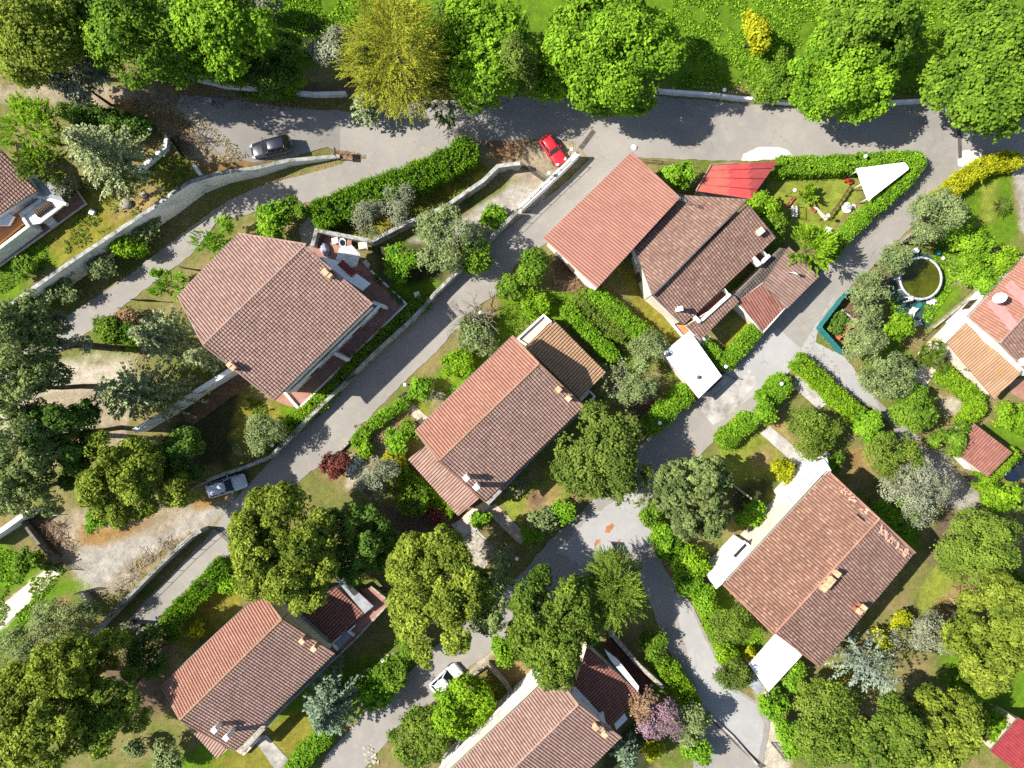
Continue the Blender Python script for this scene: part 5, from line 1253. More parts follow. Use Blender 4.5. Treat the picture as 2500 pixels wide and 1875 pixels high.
a7 = roof(h7, [(2363, 784), (2496, 905), (2427, 974), (2310, 836)], (2363, 784, 3.5), (2496, 905, 3.5), (2310, 836, 2.7), 'ochre', .28, .9, .10, step=.012); body(h7, [a7[:2]], 'cream_wall', .3, openings=False)
slab('flat_slab', [(2358, 772), (2370, 778), (2440, 838), (2496, 898), (2492, 906), (2430, 850), (2362, 786)], 3.75, .3, 'white_clean', h7)
slab('flat_slab', [(2363, 778), (2366, 786), (2312, 838), (2300, 832)], 2.5, .2, 'white_clean', h7)
def dish(px, py, z, r, az):
    bm = bmesh.new(); prof = [(r * t, .22 * r * t * t) for t in (0, .25, .5, .75, 1)] + [(r * 1.02, .24 * r), (r * .98, .20 * r)]
    addlathe(bm, (0, 0, 0), prof, 24); q = W(px, py, z); M = Matrix.Translation(q) @ Matrix.Rotation(az, 4, 'Z') @ Matrix.Rotation(R(38), 4, 'Y') @ Matrix.Diagonal((1.0, .8, 1, 1)); bmesh.ops.transform(bm, matrix=M, verts=bm.verts)
    o = from_bm('satellite_dish', bm, 'white_metal', h7)
    bm = bmesh.new(); e = M @ Vector((-.1, 0, r * .9)); addtube(bm, [M @ Vector((r * .9, 0, .15 * r)), e], .02, 5); addtube(bm, [q, q - Vector((0, 0, 1.1))], .035, 6); addlathe(bm, e, [(0, .06), (.05, .05), (.05, -.05), (0, -.06)], 8); from_bm('dish_arm', bm, 'grey_metal', o)
dish(2441, 727, 6.9, .62, R(200)); dish(2498, 883, 5.6, .5, R(200))
bm = bmesh.new(); q = W(2359, 902, 3.2); addlathe(bm, q - Vector((0, 0, .35)), [(.07, 0), (.07, .3), (.14, .32), (0, .42)], 10); from_bm('vent', bm, 'grey_metal', h7)

# 8 and 9: sheds
h8 = empty('shed', W(2405, 1100, 0), 'small shed with rust red corrugated tile roof wrapped by a bright hedge', 'shed')
a8 = roof(h8, [(2379, 1034), (2470, 1104), (2411, 1164), (2341, 1110)], (2379, 1034, 3.2), (2470, 1104, 3.2), (2341, 1110, 2.5), 'rust', .30, .5, .10); body(h8, [a8[:2]], 'cream_wall', .25, openings=False)
h9 = empty('shed', W(2480, 1820, 0), 'bright red corrugated shed roof in the bottom corner', 'shed')
a9 = roof(h9, [(2487, 1752), (2560, 1790), (2560, 1940), (2417, 1834)], (2487, 1752, 3.2), (2417, 1834, 3.2), (2560, 1880, 2.7), 'red_corrugated', .30, 3, .05, .0, step=0); body(h9, [a9[:2]], 'pale_slab', .25, openings=False)

# 0: house at the left edge, on the upper plot
T0 = TER_H
h0 = empty('house', W(10, 480, T0), 'house at the photo edge with blue white walls and orange terrace', 'house')
a0 = roof(h0, [(-120, 420), (0, 362), (91, 466), (-90, 580)], (-150, 500, T0 + 4.6), (0, 362, T0 + 4.6), (91, 466, T0 + 3.4), 'brown'); body(h0, [a0[:2]], 'white', .4, base=T0, openings=False)
b0 = roof(h0, [(-120, 420), (-110, 310), (-20, 345), (0, 362)], (-150, 500, T0 + 4.6), (0, 362, T0 + 4.6), (-110, 310, T0 + 3.6), 'brown')
slab('flat_slab', [(75, 434), (121, 443), (159, 494), (103, 477)], T0 + 2.6, .2, 'grey_slab', h0)
slab('terrace', [(-60, 560), (13, 507), (66, 478), (100, 486), (47, 520), (56, 545), (-60, 640)], T0 + 1.6, .3, 'orange_floor', h0)
slab('flat_slab', [(53, 524), (105, 490), (159, 497), (146, 508), (98, 545), (70, 550)], T0 + 2.0, .25, 'white', h0)
parapet(h0, [(66, 475), (110, 484), (161, 498)], T0 + 2.0, .4, .3, 'white'); parapet(h0, [(100, 487), (49, 522), (68, 552), (0, 604), (-60, 650)], T0 + 1.6, .7, .28, 'white', zb=T0 - .2)
bm = bmesh.new()
for k in range(9): a, b = W(82 + k * 4.2, 515 - k * 3.0, T0 + 2.25), W(96 + k * 4.2, 530 - k * 3.0, T0 + 2.12); addtube(bm, [a, b], .1, 6)
from_bm('tile_strip', bm, 'bark', h0)
slab('patio', [(-60, 650), (98, 545), (150, 508), (165, 492), (190, 468), (210, 497), (-60, 690)], T0 + .25, .4, 'terracotta_floor', h0)
parapet(h0, [(188, 467), (210, 497), (-60, 692)], T0 + .25, .12, .16, 'pale_slab', 'patio_edge')
bm = bmesh.new()
for k in range(6): a = W(104 + k * 5, 528 + k * 4, T0 + 1.2 - k * .16); addbox(bm, (a.x, a.y, T0), .9, .3, 1.2 - k * .18, R(38))
from_bm('steps', bm, 'white', h0)
slab('white_seat', [(-40, 515), (10, 515), (33, 528), (20, 550), (-40, 552)], T0 + 2.2, .3, 'white_clean', h0)
# ------------------------------------------------------------------ cars
car('parked_car', 'black estate car with roof rails parked on the upper lane', 660, 359, 194, 4.25, 1.78, 1.55, 'paint_black', 'suv')
car('parked_car', 'small boxy red car parked by the white wall', 1350, 366, -54, 3.45, 1.52, 1.40, 'paint_red', 'boxy')
car('parked_car', 'silver white estate car standing beside the dry gravel yard', 553, 1186, 17, 4.35, 1.70, 1.42, 'paint_silver', 'estate')
car('parked_car', 'white hatchback parked under pine branches on the bottom street', 1089, 1659, 42, 3.75, 1.66, 1.45, 'paint_white', 'hatch')
car('parked_car', 'dark blue car half out of the picture next to the small tiled shed', 2496, 1142, 218, 4.0, 1.70, 1.45, 'paint_navy', 'hatch')
# ------------------------------------------------------------------ trees: (name, cat, label, species, x, y, r, height, leaf, extra)
TREES = [
 ('broadleaf_tree', 'tree', 'pale yellow green tree in the top corner above the dirt lane', 'broad', 85, 85, 118, 13, 'pine', dict(ry=108, leaf=.26)),
 ('broadleaf_tree', 'tree', 'soft olive tree hanging over the dirt lane', 'broad', 190, 200, 79, 8, 'greyolive', dict(ry=61)),
 ('broadleaf_tree', 'tree', 'mid green tree above the dirt lane with small dense leaves', 'broad', 330, 95, 114, 12, 'mid', dict(leaf=.26)),
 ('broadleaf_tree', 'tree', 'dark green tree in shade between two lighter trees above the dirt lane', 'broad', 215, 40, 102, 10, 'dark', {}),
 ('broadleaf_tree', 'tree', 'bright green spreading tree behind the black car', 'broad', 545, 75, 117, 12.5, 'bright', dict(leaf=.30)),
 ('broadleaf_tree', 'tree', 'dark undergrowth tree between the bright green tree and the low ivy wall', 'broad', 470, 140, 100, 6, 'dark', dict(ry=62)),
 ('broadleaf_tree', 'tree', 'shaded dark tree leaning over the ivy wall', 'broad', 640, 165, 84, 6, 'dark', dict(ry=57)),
 ('ivy_bush', 'bush', 'yellow green bush poking over the white ivy wall', 'broad', 712, 196, 34, 4, 'lime', {}),
 ('olive_tree', 'tree', 'grey green tree tucked against the golden cypress', 'broad', 820, 130, 66, 9, 'greyolive', dict(ry=62, leaf=.2)),
 ('fir_tree', 'tree', 'pale blue grey fir at the foot of the golden cypress', 'fir', 885, 250, 46, 6.5, 'fir', dict(ry=46)),
 ('undergrowth_bush', 'bush', 'dark thicket bush at the top edge between the two leafy trees above the lane', 'broad', 435, 45, 62, 5, 'dark', {}),
 ('undergrowth_bush', 'bush', 'dark thicket bush behind the ivy wall below the bright green spreading tree', 'broad', 560, 165, 66, 4, 'mid', dict(ry=44)),
 ('undergrowth_bush', 'bush', 'deep green thicket at the end of the ivy wall', 'broad', 395, 145, 56, 5, 'dark', {}),
 ('undergrowth_bush', 'bush', 'shaded thicket between the bright green spreading tree and the grey green tree', 'broad', 690, 130, 60, 5, 'mid', dict(ry=62)),
 ('grey_bush', 'bush', 'grey green bush at the top edge above the meadow strip', 'broad', 640, 12, 50, 4, 'greyolive', dict(ry=26)),
 ('undergrowth_bush', 'bush', 'dark bush in the shade between golden cypress and bright leafy tree', 'broad', 1095, 90, 46, 6, 'dark', dict(ry=80)),
 ('golden_cypress', 'tree', 'tall golden yellow cypress with feathery sprays beside the top road', 'spray', 968, 128, 116, 16, 'gold', dict(ry=142, dens=1.1, ln=1.7, hb=1.2, m=40, k=26, leaf=.27, up=.25)),
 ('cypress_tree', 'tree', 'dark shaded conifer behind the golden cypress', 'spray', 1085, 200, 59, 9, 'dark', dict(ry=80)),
 ('broadleaf_tree', 'tree', 'bright leafy tree next to the golden cypress', 'broad', 1180, 120, 109, 10.5, 'bright', dict(ry=140, leaf=.27, dens=1.1)),
 ('oak_tree', 'tree', 'dark olive oak wedged between the bright roadside trees', 'broad', 1255, 145, 64, 11.5, 'oak', dict(ry=78, leaf=.2)),
 ('broadleaf_tree', 'tree', 'largest bright green tree spreading over the top road', 'broad', 1490, 95, 190, 12, 'bright', dict(ry=174, leaf=.27, dens=1.3, m=46, rm=.24)),
 ('broadleaf_tree', 'tree', 'lower bright green tree reaching over the top road towards the red car', 'broad', 1478, 215, 82, 6.5, 'bright', dict(ry=70, leaf=.27)),
 ('broadleaf_tree', 'tree', 'bright tree above the red car with fresh green clumps', 'broad', 1330, 205, 66, 6.5, 'bright', dict(ry=64, leaf=.27)),
 ('young_tree', 'tree', 'small bright yellow tree standing in the meadow', 'broad', 1848, 72, 30, 5.5, 'yellow', dict(ry=52, leaf=.3)),
 ('meadow_bush', 'bush', 'green bush in the meadow below the small yellow tree', 'broad', 1905, 175, 46, 3, 'lush' if False else 'mid', dict(ry=60)),
 ('meadow_bush', 'bush', 'pale green bush at the wall beside the second largest roadside tree', 'broad', 1958, 222, 34, 4, 'lime', dict(ry=44)),
 ('meadow_bush', 'bush', 'low green bush behind the white wall near the globe lamp', 'broad', 1872, 228, 36, 2.4, 'mid', dict(ry=24)),
 ('broadleaf_tree', 'tree', 'bright round crowned tree over the white wall across from the triangle hedge', 'broad', 2070, 165, 134, 10.5, 'bright', dict(ry=137, leaf=.27, dens=1.2, m=34, rm=.26)),
 ('broadleaf_tree', 'tree', 'darker tree behind the round crowned roadside tree', 'broad', 2140, 50, 114, 13, 'mid', dict(ry=97, leaf=.32)),
 ('broadleaf_tree', 'tree', 'wide green tree in the top corner beside the small junction box', 'broad', 2425, 150, 135, 11, 'mid', dict(ry=183, leaf=.32, dens=1.2)),
 ('feathery_tree', 'tree', 'bright feathery conifer bush at the edge beside the dirt lane', 'spray', 65, 310, 82, 7, 'lime', dict(ry=78, ln=.9)),
 ('feathery_tree', 'tree', 'bright feathery conifer bush hanging over the edge house roof', 'spray', 100, 395, 66, 6.5, 'cypress', dict(ry=52, ln=.9)),
 ('hedge_bush', 'bush', 'dark shaded bush along the dirt lane hedge', 'broad', 215, 285, 62, 3.2, 'dark', dict(ry=26)),
 ('hedge_bush', 'bush', 'dark bush behind the white gate lamp', 'broad', 315, 305, 52, 3, 'dark', dict(ry=28)),
 ('fir_tree', 'tree', 'pale fir with stubby fingers beside the white gate wall', 'fir', 258, 378, 100, 12, 'fir', dict(ry=98, dens=1.05, zc=6)),
 ('grey_bush', 'bush', 'small grey green round bush by the blue white house', 'broad', 150, 452, 30, 3, 'greyolive', dict(leaf=.16)),
 ('wall_bush', 'bush', 'bright bush on the long white wall below the lawn with the white box', 'broad', 260, 572, 46, 3, 'lime', dict(ry=42)),
 ('wall_bush', 'bush', 'dull green bush on the long white wall, highest of the row', 'broad', 308, 530, 34, 3, 'olive', {}),
 ('wall_bush', 'bush', 'leafy grey green bush on the long white wall between two bright ones', 'broad', 190, 628, 44, 2.8, 'olive', dict(ry=38)),
 ('wall_bush', 'bush', 'long grey green bush spilling over the white wall', 'broad', 90, 690, 56, 2.8, 'olive', dict(ry=46)),
 ('wall_bush', 'bush', 'yellow green bush on the white wall at the photo edge', 'broad', 18, 738, 30, 2.8, 'lime', dict(ry=28)),
 ('lawn_bush', 'bush', 'low green bush in the shaded lawn of the blue white house', 'broad', 58, 652, 26, 1.6, 'mid', {}),
 ('pine_tree', 'tree', 'lean pine with airy crown at the photo edge beside the lower road', 'pine', 52, 830, 78, 17, 'pine_grey', dict(ry=110, dens=.9, hb=9)),
 ('pine_tree', 'tree', 'thin grey pine with bare twigs over the end of the lower road', 'pine', 140, 835, 70, 15, 'greyolive', dict(ry=58, dens=.24, hb=9, puff=.5)),
 ('pine_tree', 'tree', 'shabby dark pine below the airy one', 'pine', 60, 945, 85, 15, 'pine_grey', dict(ry=70, dens=.9, hb=7)),
 ('pine_tree', 'tree', 'dark grey pine at the photo edge above the white wall stub', 'pine', 45, 1085, 85, 15, 'pine_grey', dict(ry=80, dens=.8, hb=7)),
 ('pine_tree', 'tree', 'dark pine between the edge pine and the umbrella pine', 'pine', 150, 1060, 78, 13, 'dark', dict(ry=80, dens=.8, hb=6)),
 ('pine_tree', 'tree', 'lowest dark pine above the brushwood heap', 'pine', 55, 1200, 75, 13, 'pine_grey', dict(ry=60, dens=.7, hb=6)),
 ('pine_tree', 'tree', 'shaded pine behind the umbrella pine near the high white wall', 'pine', 200, 1115, 55, 10, 'dark', dict(ry=70)),
 ('fir_tree', 'tree', 'pale fir touching the edge of the broad pink roof', 'fir', 402, 822, 88, 12, 'fir', dict(ry=82, dens=1.1, zc=6)),
 ('fir_tree', 'tree', 'small pale fir overlapping the pink roof corner', 'fir', 498, 872, 42, 9, 'fir', dict(ry=40, zc=5)),
 ('fir_tree', 'tree', 'wide pale fir above the high white garden wall', 'fir', 335, 960, 132, 11, 'fir', dict(ry=92, dens=1.15, zc=5.5)),
 ('shade_bush', 'bush', 'dark green bush between the lower road and the pale fir', 'broad', 290, 815, 40, 3, 'mid', dict(ry=50)),
 ('road_bush', 'bush', 'green bush at the lower road beside the airy grey pine', 'broad', 252, 795, 26, 2.4, 'cypress', {}),
 ('road_bush', 'bush', 'brownish bush at the lower road near the dark gate', 'broad', 305, 778, 34, 2.4, 'brown', dict(ry=24)),
 ('umbrella_pine', 'tree', 'umbrella pine with split crown above the dry gravel yard', 'pine', 290, 1172, 88, 12, 'pine', dict(ry=112, dens=1.25, hb=6, m=26, rm=.24)),
 ('umbrella_pine', 'tree', 'small bright pine crown beside the silver car', 'pine', 434, 1196, 28, 9, 'pine', dict(ry=34, hb=6)),
 ('umbrella_pine', 'tree', 'narrow pine crown in the gap of the umbrella pine', 'pine', 358, 1130, 34, 11, 'pine', dict(ry=40, hb=7)),
 ('pine_tree', 'tree', 'shaded dark pine behind the umbrella pine beside the dark garden', 'pine', 440, 1118, 62, 8, 'dark', dict(ry=58)),
 ('yard_bush', 'bush', 'deep green bush at the foot of the umbrella pine on the gravel yard', 'broad', 231, 1272, 32, 3, 'hedge', {}),
 ('olive_tree', 'tree', 'round grey olive tree behind the street wall beside the dark garden', 'broad', 626, 1066, 60, 5, 'olive', dict(ry=56, leaf=.17)),
 ('pine_tree', 'tree', 'biggest bright pine between the silver car and the bottom left house', 'pine', 690, 1322, 140, 13.5, 'pine', dict(ry=140, dens=1.5, hb=5, m=44, rm=.23)),
 ('pine_tree', 'tree', 'deep green shaded pine beside the biggest bright pine', 'pine', 868, 1320, 76, 10, 'dark', dict(ry=90)),
 ('pine_tree', 'tree', 'pine lobe hanging over the shaded red annex roof', 'pine', 742, 1442, 50, 12, 'pine', dict(ry=40, hb=8)),
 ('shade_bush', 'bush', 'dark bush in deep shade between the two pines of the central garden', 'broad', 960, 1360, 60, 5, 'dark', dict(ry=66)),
 ('grey_tree', 'tree', 'airy blue grey tree beside the red leaved shrub', 'broad', 918, 1175, 54, 6, 'greyolive', dict(ry=58, leaf=.15)),
 ('garden_bush', 'bush', 'green bush at the end of the yellow green hedge of the central house', 'broad', 1008, 1216, 38, 3.5, 'mid', {}),
 ('pine_tree', 'tree', 'light green pine over the white hatchback', 'pine', 1065, 1455, 118, 13.5, 'pine', dict(ry=158, dens=1.2, hb=5.5, m=38, rm=.23)),
 ('pine_tree', 'tree', 'thin pine with grey twigs between the two big bottom pines', 'pine', 1200, 1450, 52, 11, 'pine_grey', dict(ry=90, dens=.5, hb=5)),
 ('pine_tree', 'tree', 'mid green pine hanging over the bottom house annex', 'pine', 1345, 1520, 100, 12.5, 'cypress', dict(ry=140, dens=1.2, hb=5, m=34, rm=.25)),
 ('cypress_tree', 'tree', 'drooping golden green cypress at the street fork', 'spray', 1498, 1440, 78, 11, 'cypress', dict(ry=104, ln=1.6, dens=1.1, hb=1, k=24, leaf=.27, up=.2)),
 ('oak_tree', 'tree', 'dense dark evergreen oak between the central house and the junction', 'broad', 1462, 1108, 112, 9, 'oak', dict(ry=118, leaf=.24, dens=1.2)),
 ('oak_tree', 'tree', 'sparse leafy branch of oak hanging over the junction', 'broad', 1545, 1185, 50, 7, 'oak', dict(ry=48, dens=.35, hb=4)),
 ('pine_tree', 'tree', 'round soft pine at the junction beside the shaded lawn', 'pine', 1697, 1212, 92, 9.5, 'pine_grey', dict(ry=95, dens=1.35, hb=2, puff=.45)),
 ('olive_tree', 'tree', 'soft grey green tree by the flat white garage roof', 'broad', 1585, 862, 46, 4.6, 'olive', dict(ry=52, leaf=.16)),
 ('olive_tree', 'tree', 'light olive tree beside the straight garden path', 'broad', 1992, 1048, 66, 6, 'cypress', dict(ry=66, leaf=.17)),
 ('round_bush', 'bush', 'round clipped bush at the end of the flowering street hedge', 'broad', 2116, 1049, 38, 4, 'hedge', dict(ry=44)),
 ('olive_tree', 'tree', 'light green olive tree beside the gravel lane', 'broad', 2186, 1112, 62, 6.5, 'cypress', dict(ry=56, leaf=.17)),
 ('olive_tree', 'tree', 'silver grey olive tree next to the gravel lane', 'broad', 2246, 1195, 80, 7, 'greyolive', dict(ry=76, leaf=.16)),
 ('shade_bush', 'bush', 'deep green bush in the shadow of the patchy roof', 'broad', 2190, 1265, 62, 3, 'hedge', dict(ry=60)),
 ('olive_tree', 'tree', 'broad pale green tree east of the patchy roofed house', 'broad', 2402, 1342, 96, 9, 'cypress', dict(ry=84, leaf=.2)),
 ('laurel_bush', 'bush', 'bright green clipped bush beside the long street hedge', 'broad', 1868, 1000, 36, 3.2, 'hedge', {}),
 ('olive_tree', 'tree', 'grey green tree between the yellow hedge and the round pool', 'broad', 2292, 520, 62, 7, 'olive', dict(ry=56, leaf=.18)),
 ('olive_tree', 'tree', 'grey green tree just above the round pool', 'broad', 2252, 575, 36, 6, 'olive', dict(leaf=.17)),
 ('olive_tree', 'tree', 'grey olive tree overhanging the round pool', 'broad', 2182, 632, 40, 5.5, 'olive', dict(ry=42, leaf=.17)),
 ('olive_tree', 'tree', 'grey olive tree between the pool and the teal fence', 'broad', 2130, 706, 46, 5.5, 'olive', dict(ry=42, leaf=.17)),
 ('olive_tree', 'tree', 'grey tree by the brick planter', 'broad', 2105, 832, 52, 5.5, 'olive', dict(ry=50, leaf=.17)),
 ('shade_bush', 'bush', 'dull bush between the pool and the brick planter', 'broad', 2125, 768, 36, 3.5, 'olive', {}),
 ('yellow_bush', 'bush', 'yellow green bush beside the white garden chairs', 'broad', 2195, 800, 36, 3.5, 'lime', {}),
 ('olive_tree', 'tree', 'leafy grey green trees at the corner of the side lane', 'broad', 2158, 918, 76, 5.5, 'olive', dict(ry=58, leaf=.19)),
 ('garden_bush', 'bush', 'green bush between the side lane and the L shaped hedge', 'broad', 2230, 1000, 56, 4, 'mid', dict(ry=54)),
 ('garden_bush', 'bush', 'bright leafy bush below the yucca', 'broad', 2228, 950, 36, 3, 'hedge', dict(ry=28)),
 ('garden_bush', 'bush', 'dark bush touching the small tiled shed', 'broad', 2328, 1070, 42, 4, 'mid', {}),
 ('laurel_bush', 'bush', 'bright laurel bush nearest the grey tree in the row beside the pool', 'broad', 2322, 574, 36, 3.8, 'bright', dict(leaf=.2)),
 ('laurel_bush', 'bush', 'bright laurel bush in the middle of the row beside the pool', 'broad', 2378, 594, 40, 4, 'bright', dict(leaf=.2)),
 ('laurel_bush', 'bush', 'yellow tipped laurel bush in the row near the dish house', 'broad', 2440, 640, 40, 4, 'lime', dict(leaf=.2)),
 ('laurel_bush', 'bush', 'big laurel bush next to the bare soil by the pool', 'broad', 2384, 655, 44, 4, 'bright', dict(leaf=.2)),
 ('laurel_bush', 'bush', 'laurel bush touching the roof of the dish house', 'broad', 2410, 690, 32, 4.2, 'hedge', dict(leaf=.2)),
 ('feathery_tree', 'tree', 'bright feathery tree at the hedge corner by the tiled side roof', 'spray', 1985, 608, 54, 6.5, 'lime', dict(ry=58, ln=.9)),
 ('round_bush', 'bush', 'round bright shrub standing alone on the triangle lawn', 'spray', 1977, 475, 24, 2.2, 'lime', dict(ry=26, ln=.5, up=.7)),
 ('lawn_bush', 'bush', 'yellow green bush at the corner of the red shed roof', 'broad', 1868, 502, 36, 4, 'lime', {}),
 ('shade_bush', 'bush', 'shaded green bush between the red shed and the white bench', 'broad', 1885, 552, 38, 3.2, 'mid', dict(ry=40)),
 ('shed_tree', 'tree', 'leafy green tree between salmon roof and red shed', 'broad', 1655, 424, 44, 4.5, 'hedge', dict(ry=30, leaf=.22)),
 ('round_pine', 'tree', 'blurred bright pine mass in the bottom left corner', 'pine', 95, 1745, 165, 15, 'pine', dict(ry=130, dens=1.1, hb=5, m=40, rm=.22)),
 ('round_pine', 'tree', 'sunlit pine crown above the bottom corner pine mass', 'pine', 165, 1620, 80, 14, 'pine', dict(ry=60, dens=1.1, hb=8)),
 ('round_pine', 'tree', 'shaded pine next to the bottom corner pine mass', 'pine', 262, 1720, 80, 12, 'cypress', dict(ry=110, dens=.8, hb=5)),
 ('pine_tree', 'tree', 'small light pine at the end of the long grey street wall', 'pine', 260, 1585, 50, 9, 'pine', dict(ry=44, hb=4)),
 ('grey_tree', 'tree', 'blue grey tree at the photo edge above the corner pines', 'broad', 40, 1590, 62, 7, 'olive', dict(ry=54, leaf=.17)),
 ('olive_tree', 'tree', 'soft grey green tree at the gate of the gravel yard', 'broad', 155, 1508, 76, 6.5, 'olive', dict(ry=60, leaf=.17)),
 ('shade_bush', 'bush', 'dark sparse bush beside the gable of the bottom left house', 'broad', 360, 1605, 54, 5, 'dark', dict(ry=62, dens=.7)),
 ('blue_spruce', 'tree', 'dense grey green spruce beside the bottom street', 'fir', 812, 1714, 84, 9.5, 'spruce', dict(ry=92, dens=1.25, zc=4)),
 ('street_bush', 'bush', 'dark green bush above the grey spruce along the bottom street', 'broad', 915, 1688, 46, 3.2, 'hedge', {}),
 ('street_bush', 'bush', 'dark bush in shade by the white stones', 'broad', 962, 1640, 40, 3, 'mid', {}),
 ('street_bush', 'bush', 'leafy bush below the light green pine at the lamp', 'broad', 1003, 1570, 36, 4, 'mid', {}),
 ('roadside_tree', 'tree', 'big bright bush tree below the white hatchback', 'broad', 1120, 1728, 78, 6, 'lime', dict(ry=72, leaf=.24)),
 ('roadside_tree', 'tree', 'yellowish bush tree at the bottom edge beside the street', 'broad', 1025, 1815, 84, 5, 'cypress', dict(ry=70, leaf=.24)),
 ('garden_bush', 'bush', 'bright round bush between the two bottom pines', 'broad', 1233, 1592, 33, 3, 'bright', {}),
 ('judas_tree', 'tree', 'pink flowering tree beside the bottom house', 'broad', 1612, 1752, 58, 6, 'pink', dict(ry=58, leaf=.18, dens=.8)),
 ('garden_tree', 'tree', 'brownish grey tree mixed with the pink blossom', 'broad', 1580, 1725, 44, 6.2, 'brown', dict(leaf=.18, dens=.7)),
 ('garden_tree', 'tree', 'dull green tree between the pink tree and the drain channel', 'broad', 1692, 1772, 44, 5, 'olive', dict(ry=44)),
 ('garden_bush', 'bush', 'bright green bush under the dull green tree at the bottom edge', 'broad', 1705, 1832, 34, 3, 'hedge', dict(ry=28)),
 ('yellow_bush', 'bush', 'yellow bush below the pink tree', 'broad', 1598, 1838, 22, 2.6, 'yellow', {}),
 ('fir_tree', 'tree', 'grey green fir tip at the bottom edge below the bottom house', 'fir', 1535, 1858, 42, 7, 'spruce', {}),
 ('slope_bush', 'bush', 'dark green bush at the top of the yellow green slope hedge', 'broad', 1600, 1585, 38, 2.6, 'mid', dict(ry=44)),
 ('garden_bush', 'bush', 'bright green bush across the street from the drooping cypress', 'broad', 1732, 1468, 33, 3.2, 'hedge', dict(ry=34)),
 ('olive_tree', 'tree', 'soft olive green tree beside the patchy roofed house', 'broad', 1785, 1528, 52, 5.5, 'cypress', dict(ry=54, leaf=.17)),
 ('garden_bush', 'bush', 'lime green bush above the dark carport tree', 'broad', 1772, 1605, 28, 2.6, 'lime', {}),
 ('yellow_bush', 'bush', 'small yellow bush at the edge of the white carport', 'broad', 1828, 1597, 12, 1.8, 'yellow', {}),
 ('carport_tree', 'tree', 'dark grey green tree at the corner of the white carport', 'broad', 1792, 1660, 46, 5, 'oak', dict(ry=48, leaf=.18)),
 ('roadside_bush', 'bush', 'dark leafy bush at the street fork below the yellowish shrub', 'broad', 1684, 1420, 34, 3, 'hedge', {}),
 ('roadside_bush', 'bush', 'yellow leaved shrub by the side terrace of the patchy roofed house', 'broad', 1690, 1370, 56, 3.4, 'lime', dict(ry=36, dens=.8)),
 ('roadside_bush', 'bush', 'green bush along the street below the round soft pine', 'broad', 1622, 1318, 36, 3, 'hedge', dict(ry=38)),
 ('roadside_bush', 'bush', 'grey green roadside bush at the junction below the round soft pine', 'broad', 1588, 1255, 30, 3, 'mid', dict(ry=34)),
 ('shade_bush', 'bush', 'dark bush beside the terrace of the patchy roofed house', 'broad', 1835, 1250, 34, 3, 'hedge', dict(ry=34)),
 ('yellow_bush', 'bush', 'bright yellow bush on the lawn beside the path', 'broad', 1911, 1149, 27, 2.4, 'yellow', {}),
 ('garden_bush', 'bush', 'green bush at the white steps of the patchy roofed house', 'broad', 2040, 1133, 22, 2.4, 'mid', {}),
 ('garden_bush', 'bush', 'deep green bush at the corner of the white carport roof', 'broad', 1945, 1655, 32, 3, 'hedge', dict(ry=34)),
 ('garden_bush', 'bush', 'deep green bush at the street end below the carport', 'broad', 1888, 1722, 36, 3, 'hedge', dict(ry=36)),
 ('roadside_tree', 'tree', 'large yellow green tree at the bottom beside the street end', 'broad', 2015, 1768, 92, 7.5, 'cypress', dict(ry=98, leaf=.21)),
 ('roadside_bush', 'bush', 'dark lime bush fringe at the bottom street end', 'broad', 1935, 1800, 36, 3.4, 'hedge', dict(ry=56)),
 ('cedar_tree', 'tree', 'silver blue cedar with ragged branches', 'fir', 2138, 1640, 112, 11, 'blue', dict(ry=112, dens=.72, tuft=.36, wid=.3)),
 ('yellow_bush', 'bush', 'yellow bush at the gable corner of the patchy roof above the cedar', 'broad', 2197, 1517, 23, 2.6, 'yellow', {}),
 ('yellow_bush', 'bush', 'yellow bush caught in the branches of the silver cedar', 'broad', 2153, 1560, 17, 3.0, 'yellow', dict(ry=20)),
 ('grey_tree', 'tree', 'grey twiggy tree behind the silver cedar', 'broad', 2260, 1552, 60, 6.5, 'greyolive', dict(ry=58, leaf=.15)),
 ('garden_bush', 'bush', 'lime bush between the grey twiggy tree and the edge pine', 'broad', 2350, 1550, 34, 3, 'lime', dict(ry=50)),
 ('pine_tree', 'tree', 'tall yellow green pine at the photo edge below the dry lawn', 'pine', 2435, 1548, 92, 12, 'pine', dict(ry=138, dens=1.25, hb=4, m=34, rm=.25)),
 ('thicket_bush', 'bush', 'bright undergrowth bush in the shade beside the edge pine', 'broad', 2392, 1665, 60, 3, 'hedge', dict(ry=50)),
 ('pine_tree', 'tree', 'yellow green pine at the bottom beside the silver cedar', 'pine', 2172, 1800, 88, 10, 'cypress', dict(ry=82, dens=1.2, hb=3)),
 ('pine_tree', 'tree', 'pine with grey tips nearest the red corrugated shed', 'pine', 2318, 1785, 82, 10, 'pine', dict(ry=86, dens=1.1, hb=3)),
 ('thicket_bush', 'bush', 'green bush against the red corrugated shed', 'broad', 2412, 1775, 36, 3, 'lime', dict(ry=44)),
 ('garden_bush', 'bush', 'yellowish bush at the end of the gravel lane', 'broad', 2452, 1212, 40, 3.2, 'lime', dict(ry=36)),
 ('garden_bush', 'bush', 'light green bush beyond the small tiled shed', 'broad', 2468, 1022, 44, 3.2, 'lime', {}),
 ('garden_tree', 'tree', 'light tree at the photo edge between the pale green tree and the pine', 'broad', 2470, 1440, 46, 6, 'cypress', dict(ry=50)),
 ('garden_tree', 'tree', 'big grey green tree between the gravel triangle and the shaded lawn', 'broad', 1084, 582, 82, 7.5, 'olive', dict(ry=76, leaf=.2)),
 ('shade_tree', 'tree', 'darker tree behind the big grey green one at the street wall', 'broad', 1160, 612, 42, 5, 'mid', dict(ry=46)),
 ('olive_tree', 'tree', 'grey olive behind the tall hedge at the garden wall', 'broad', 972, 497, 44, 5, 'greyolive', dict(ry=46, leaf=.15)),
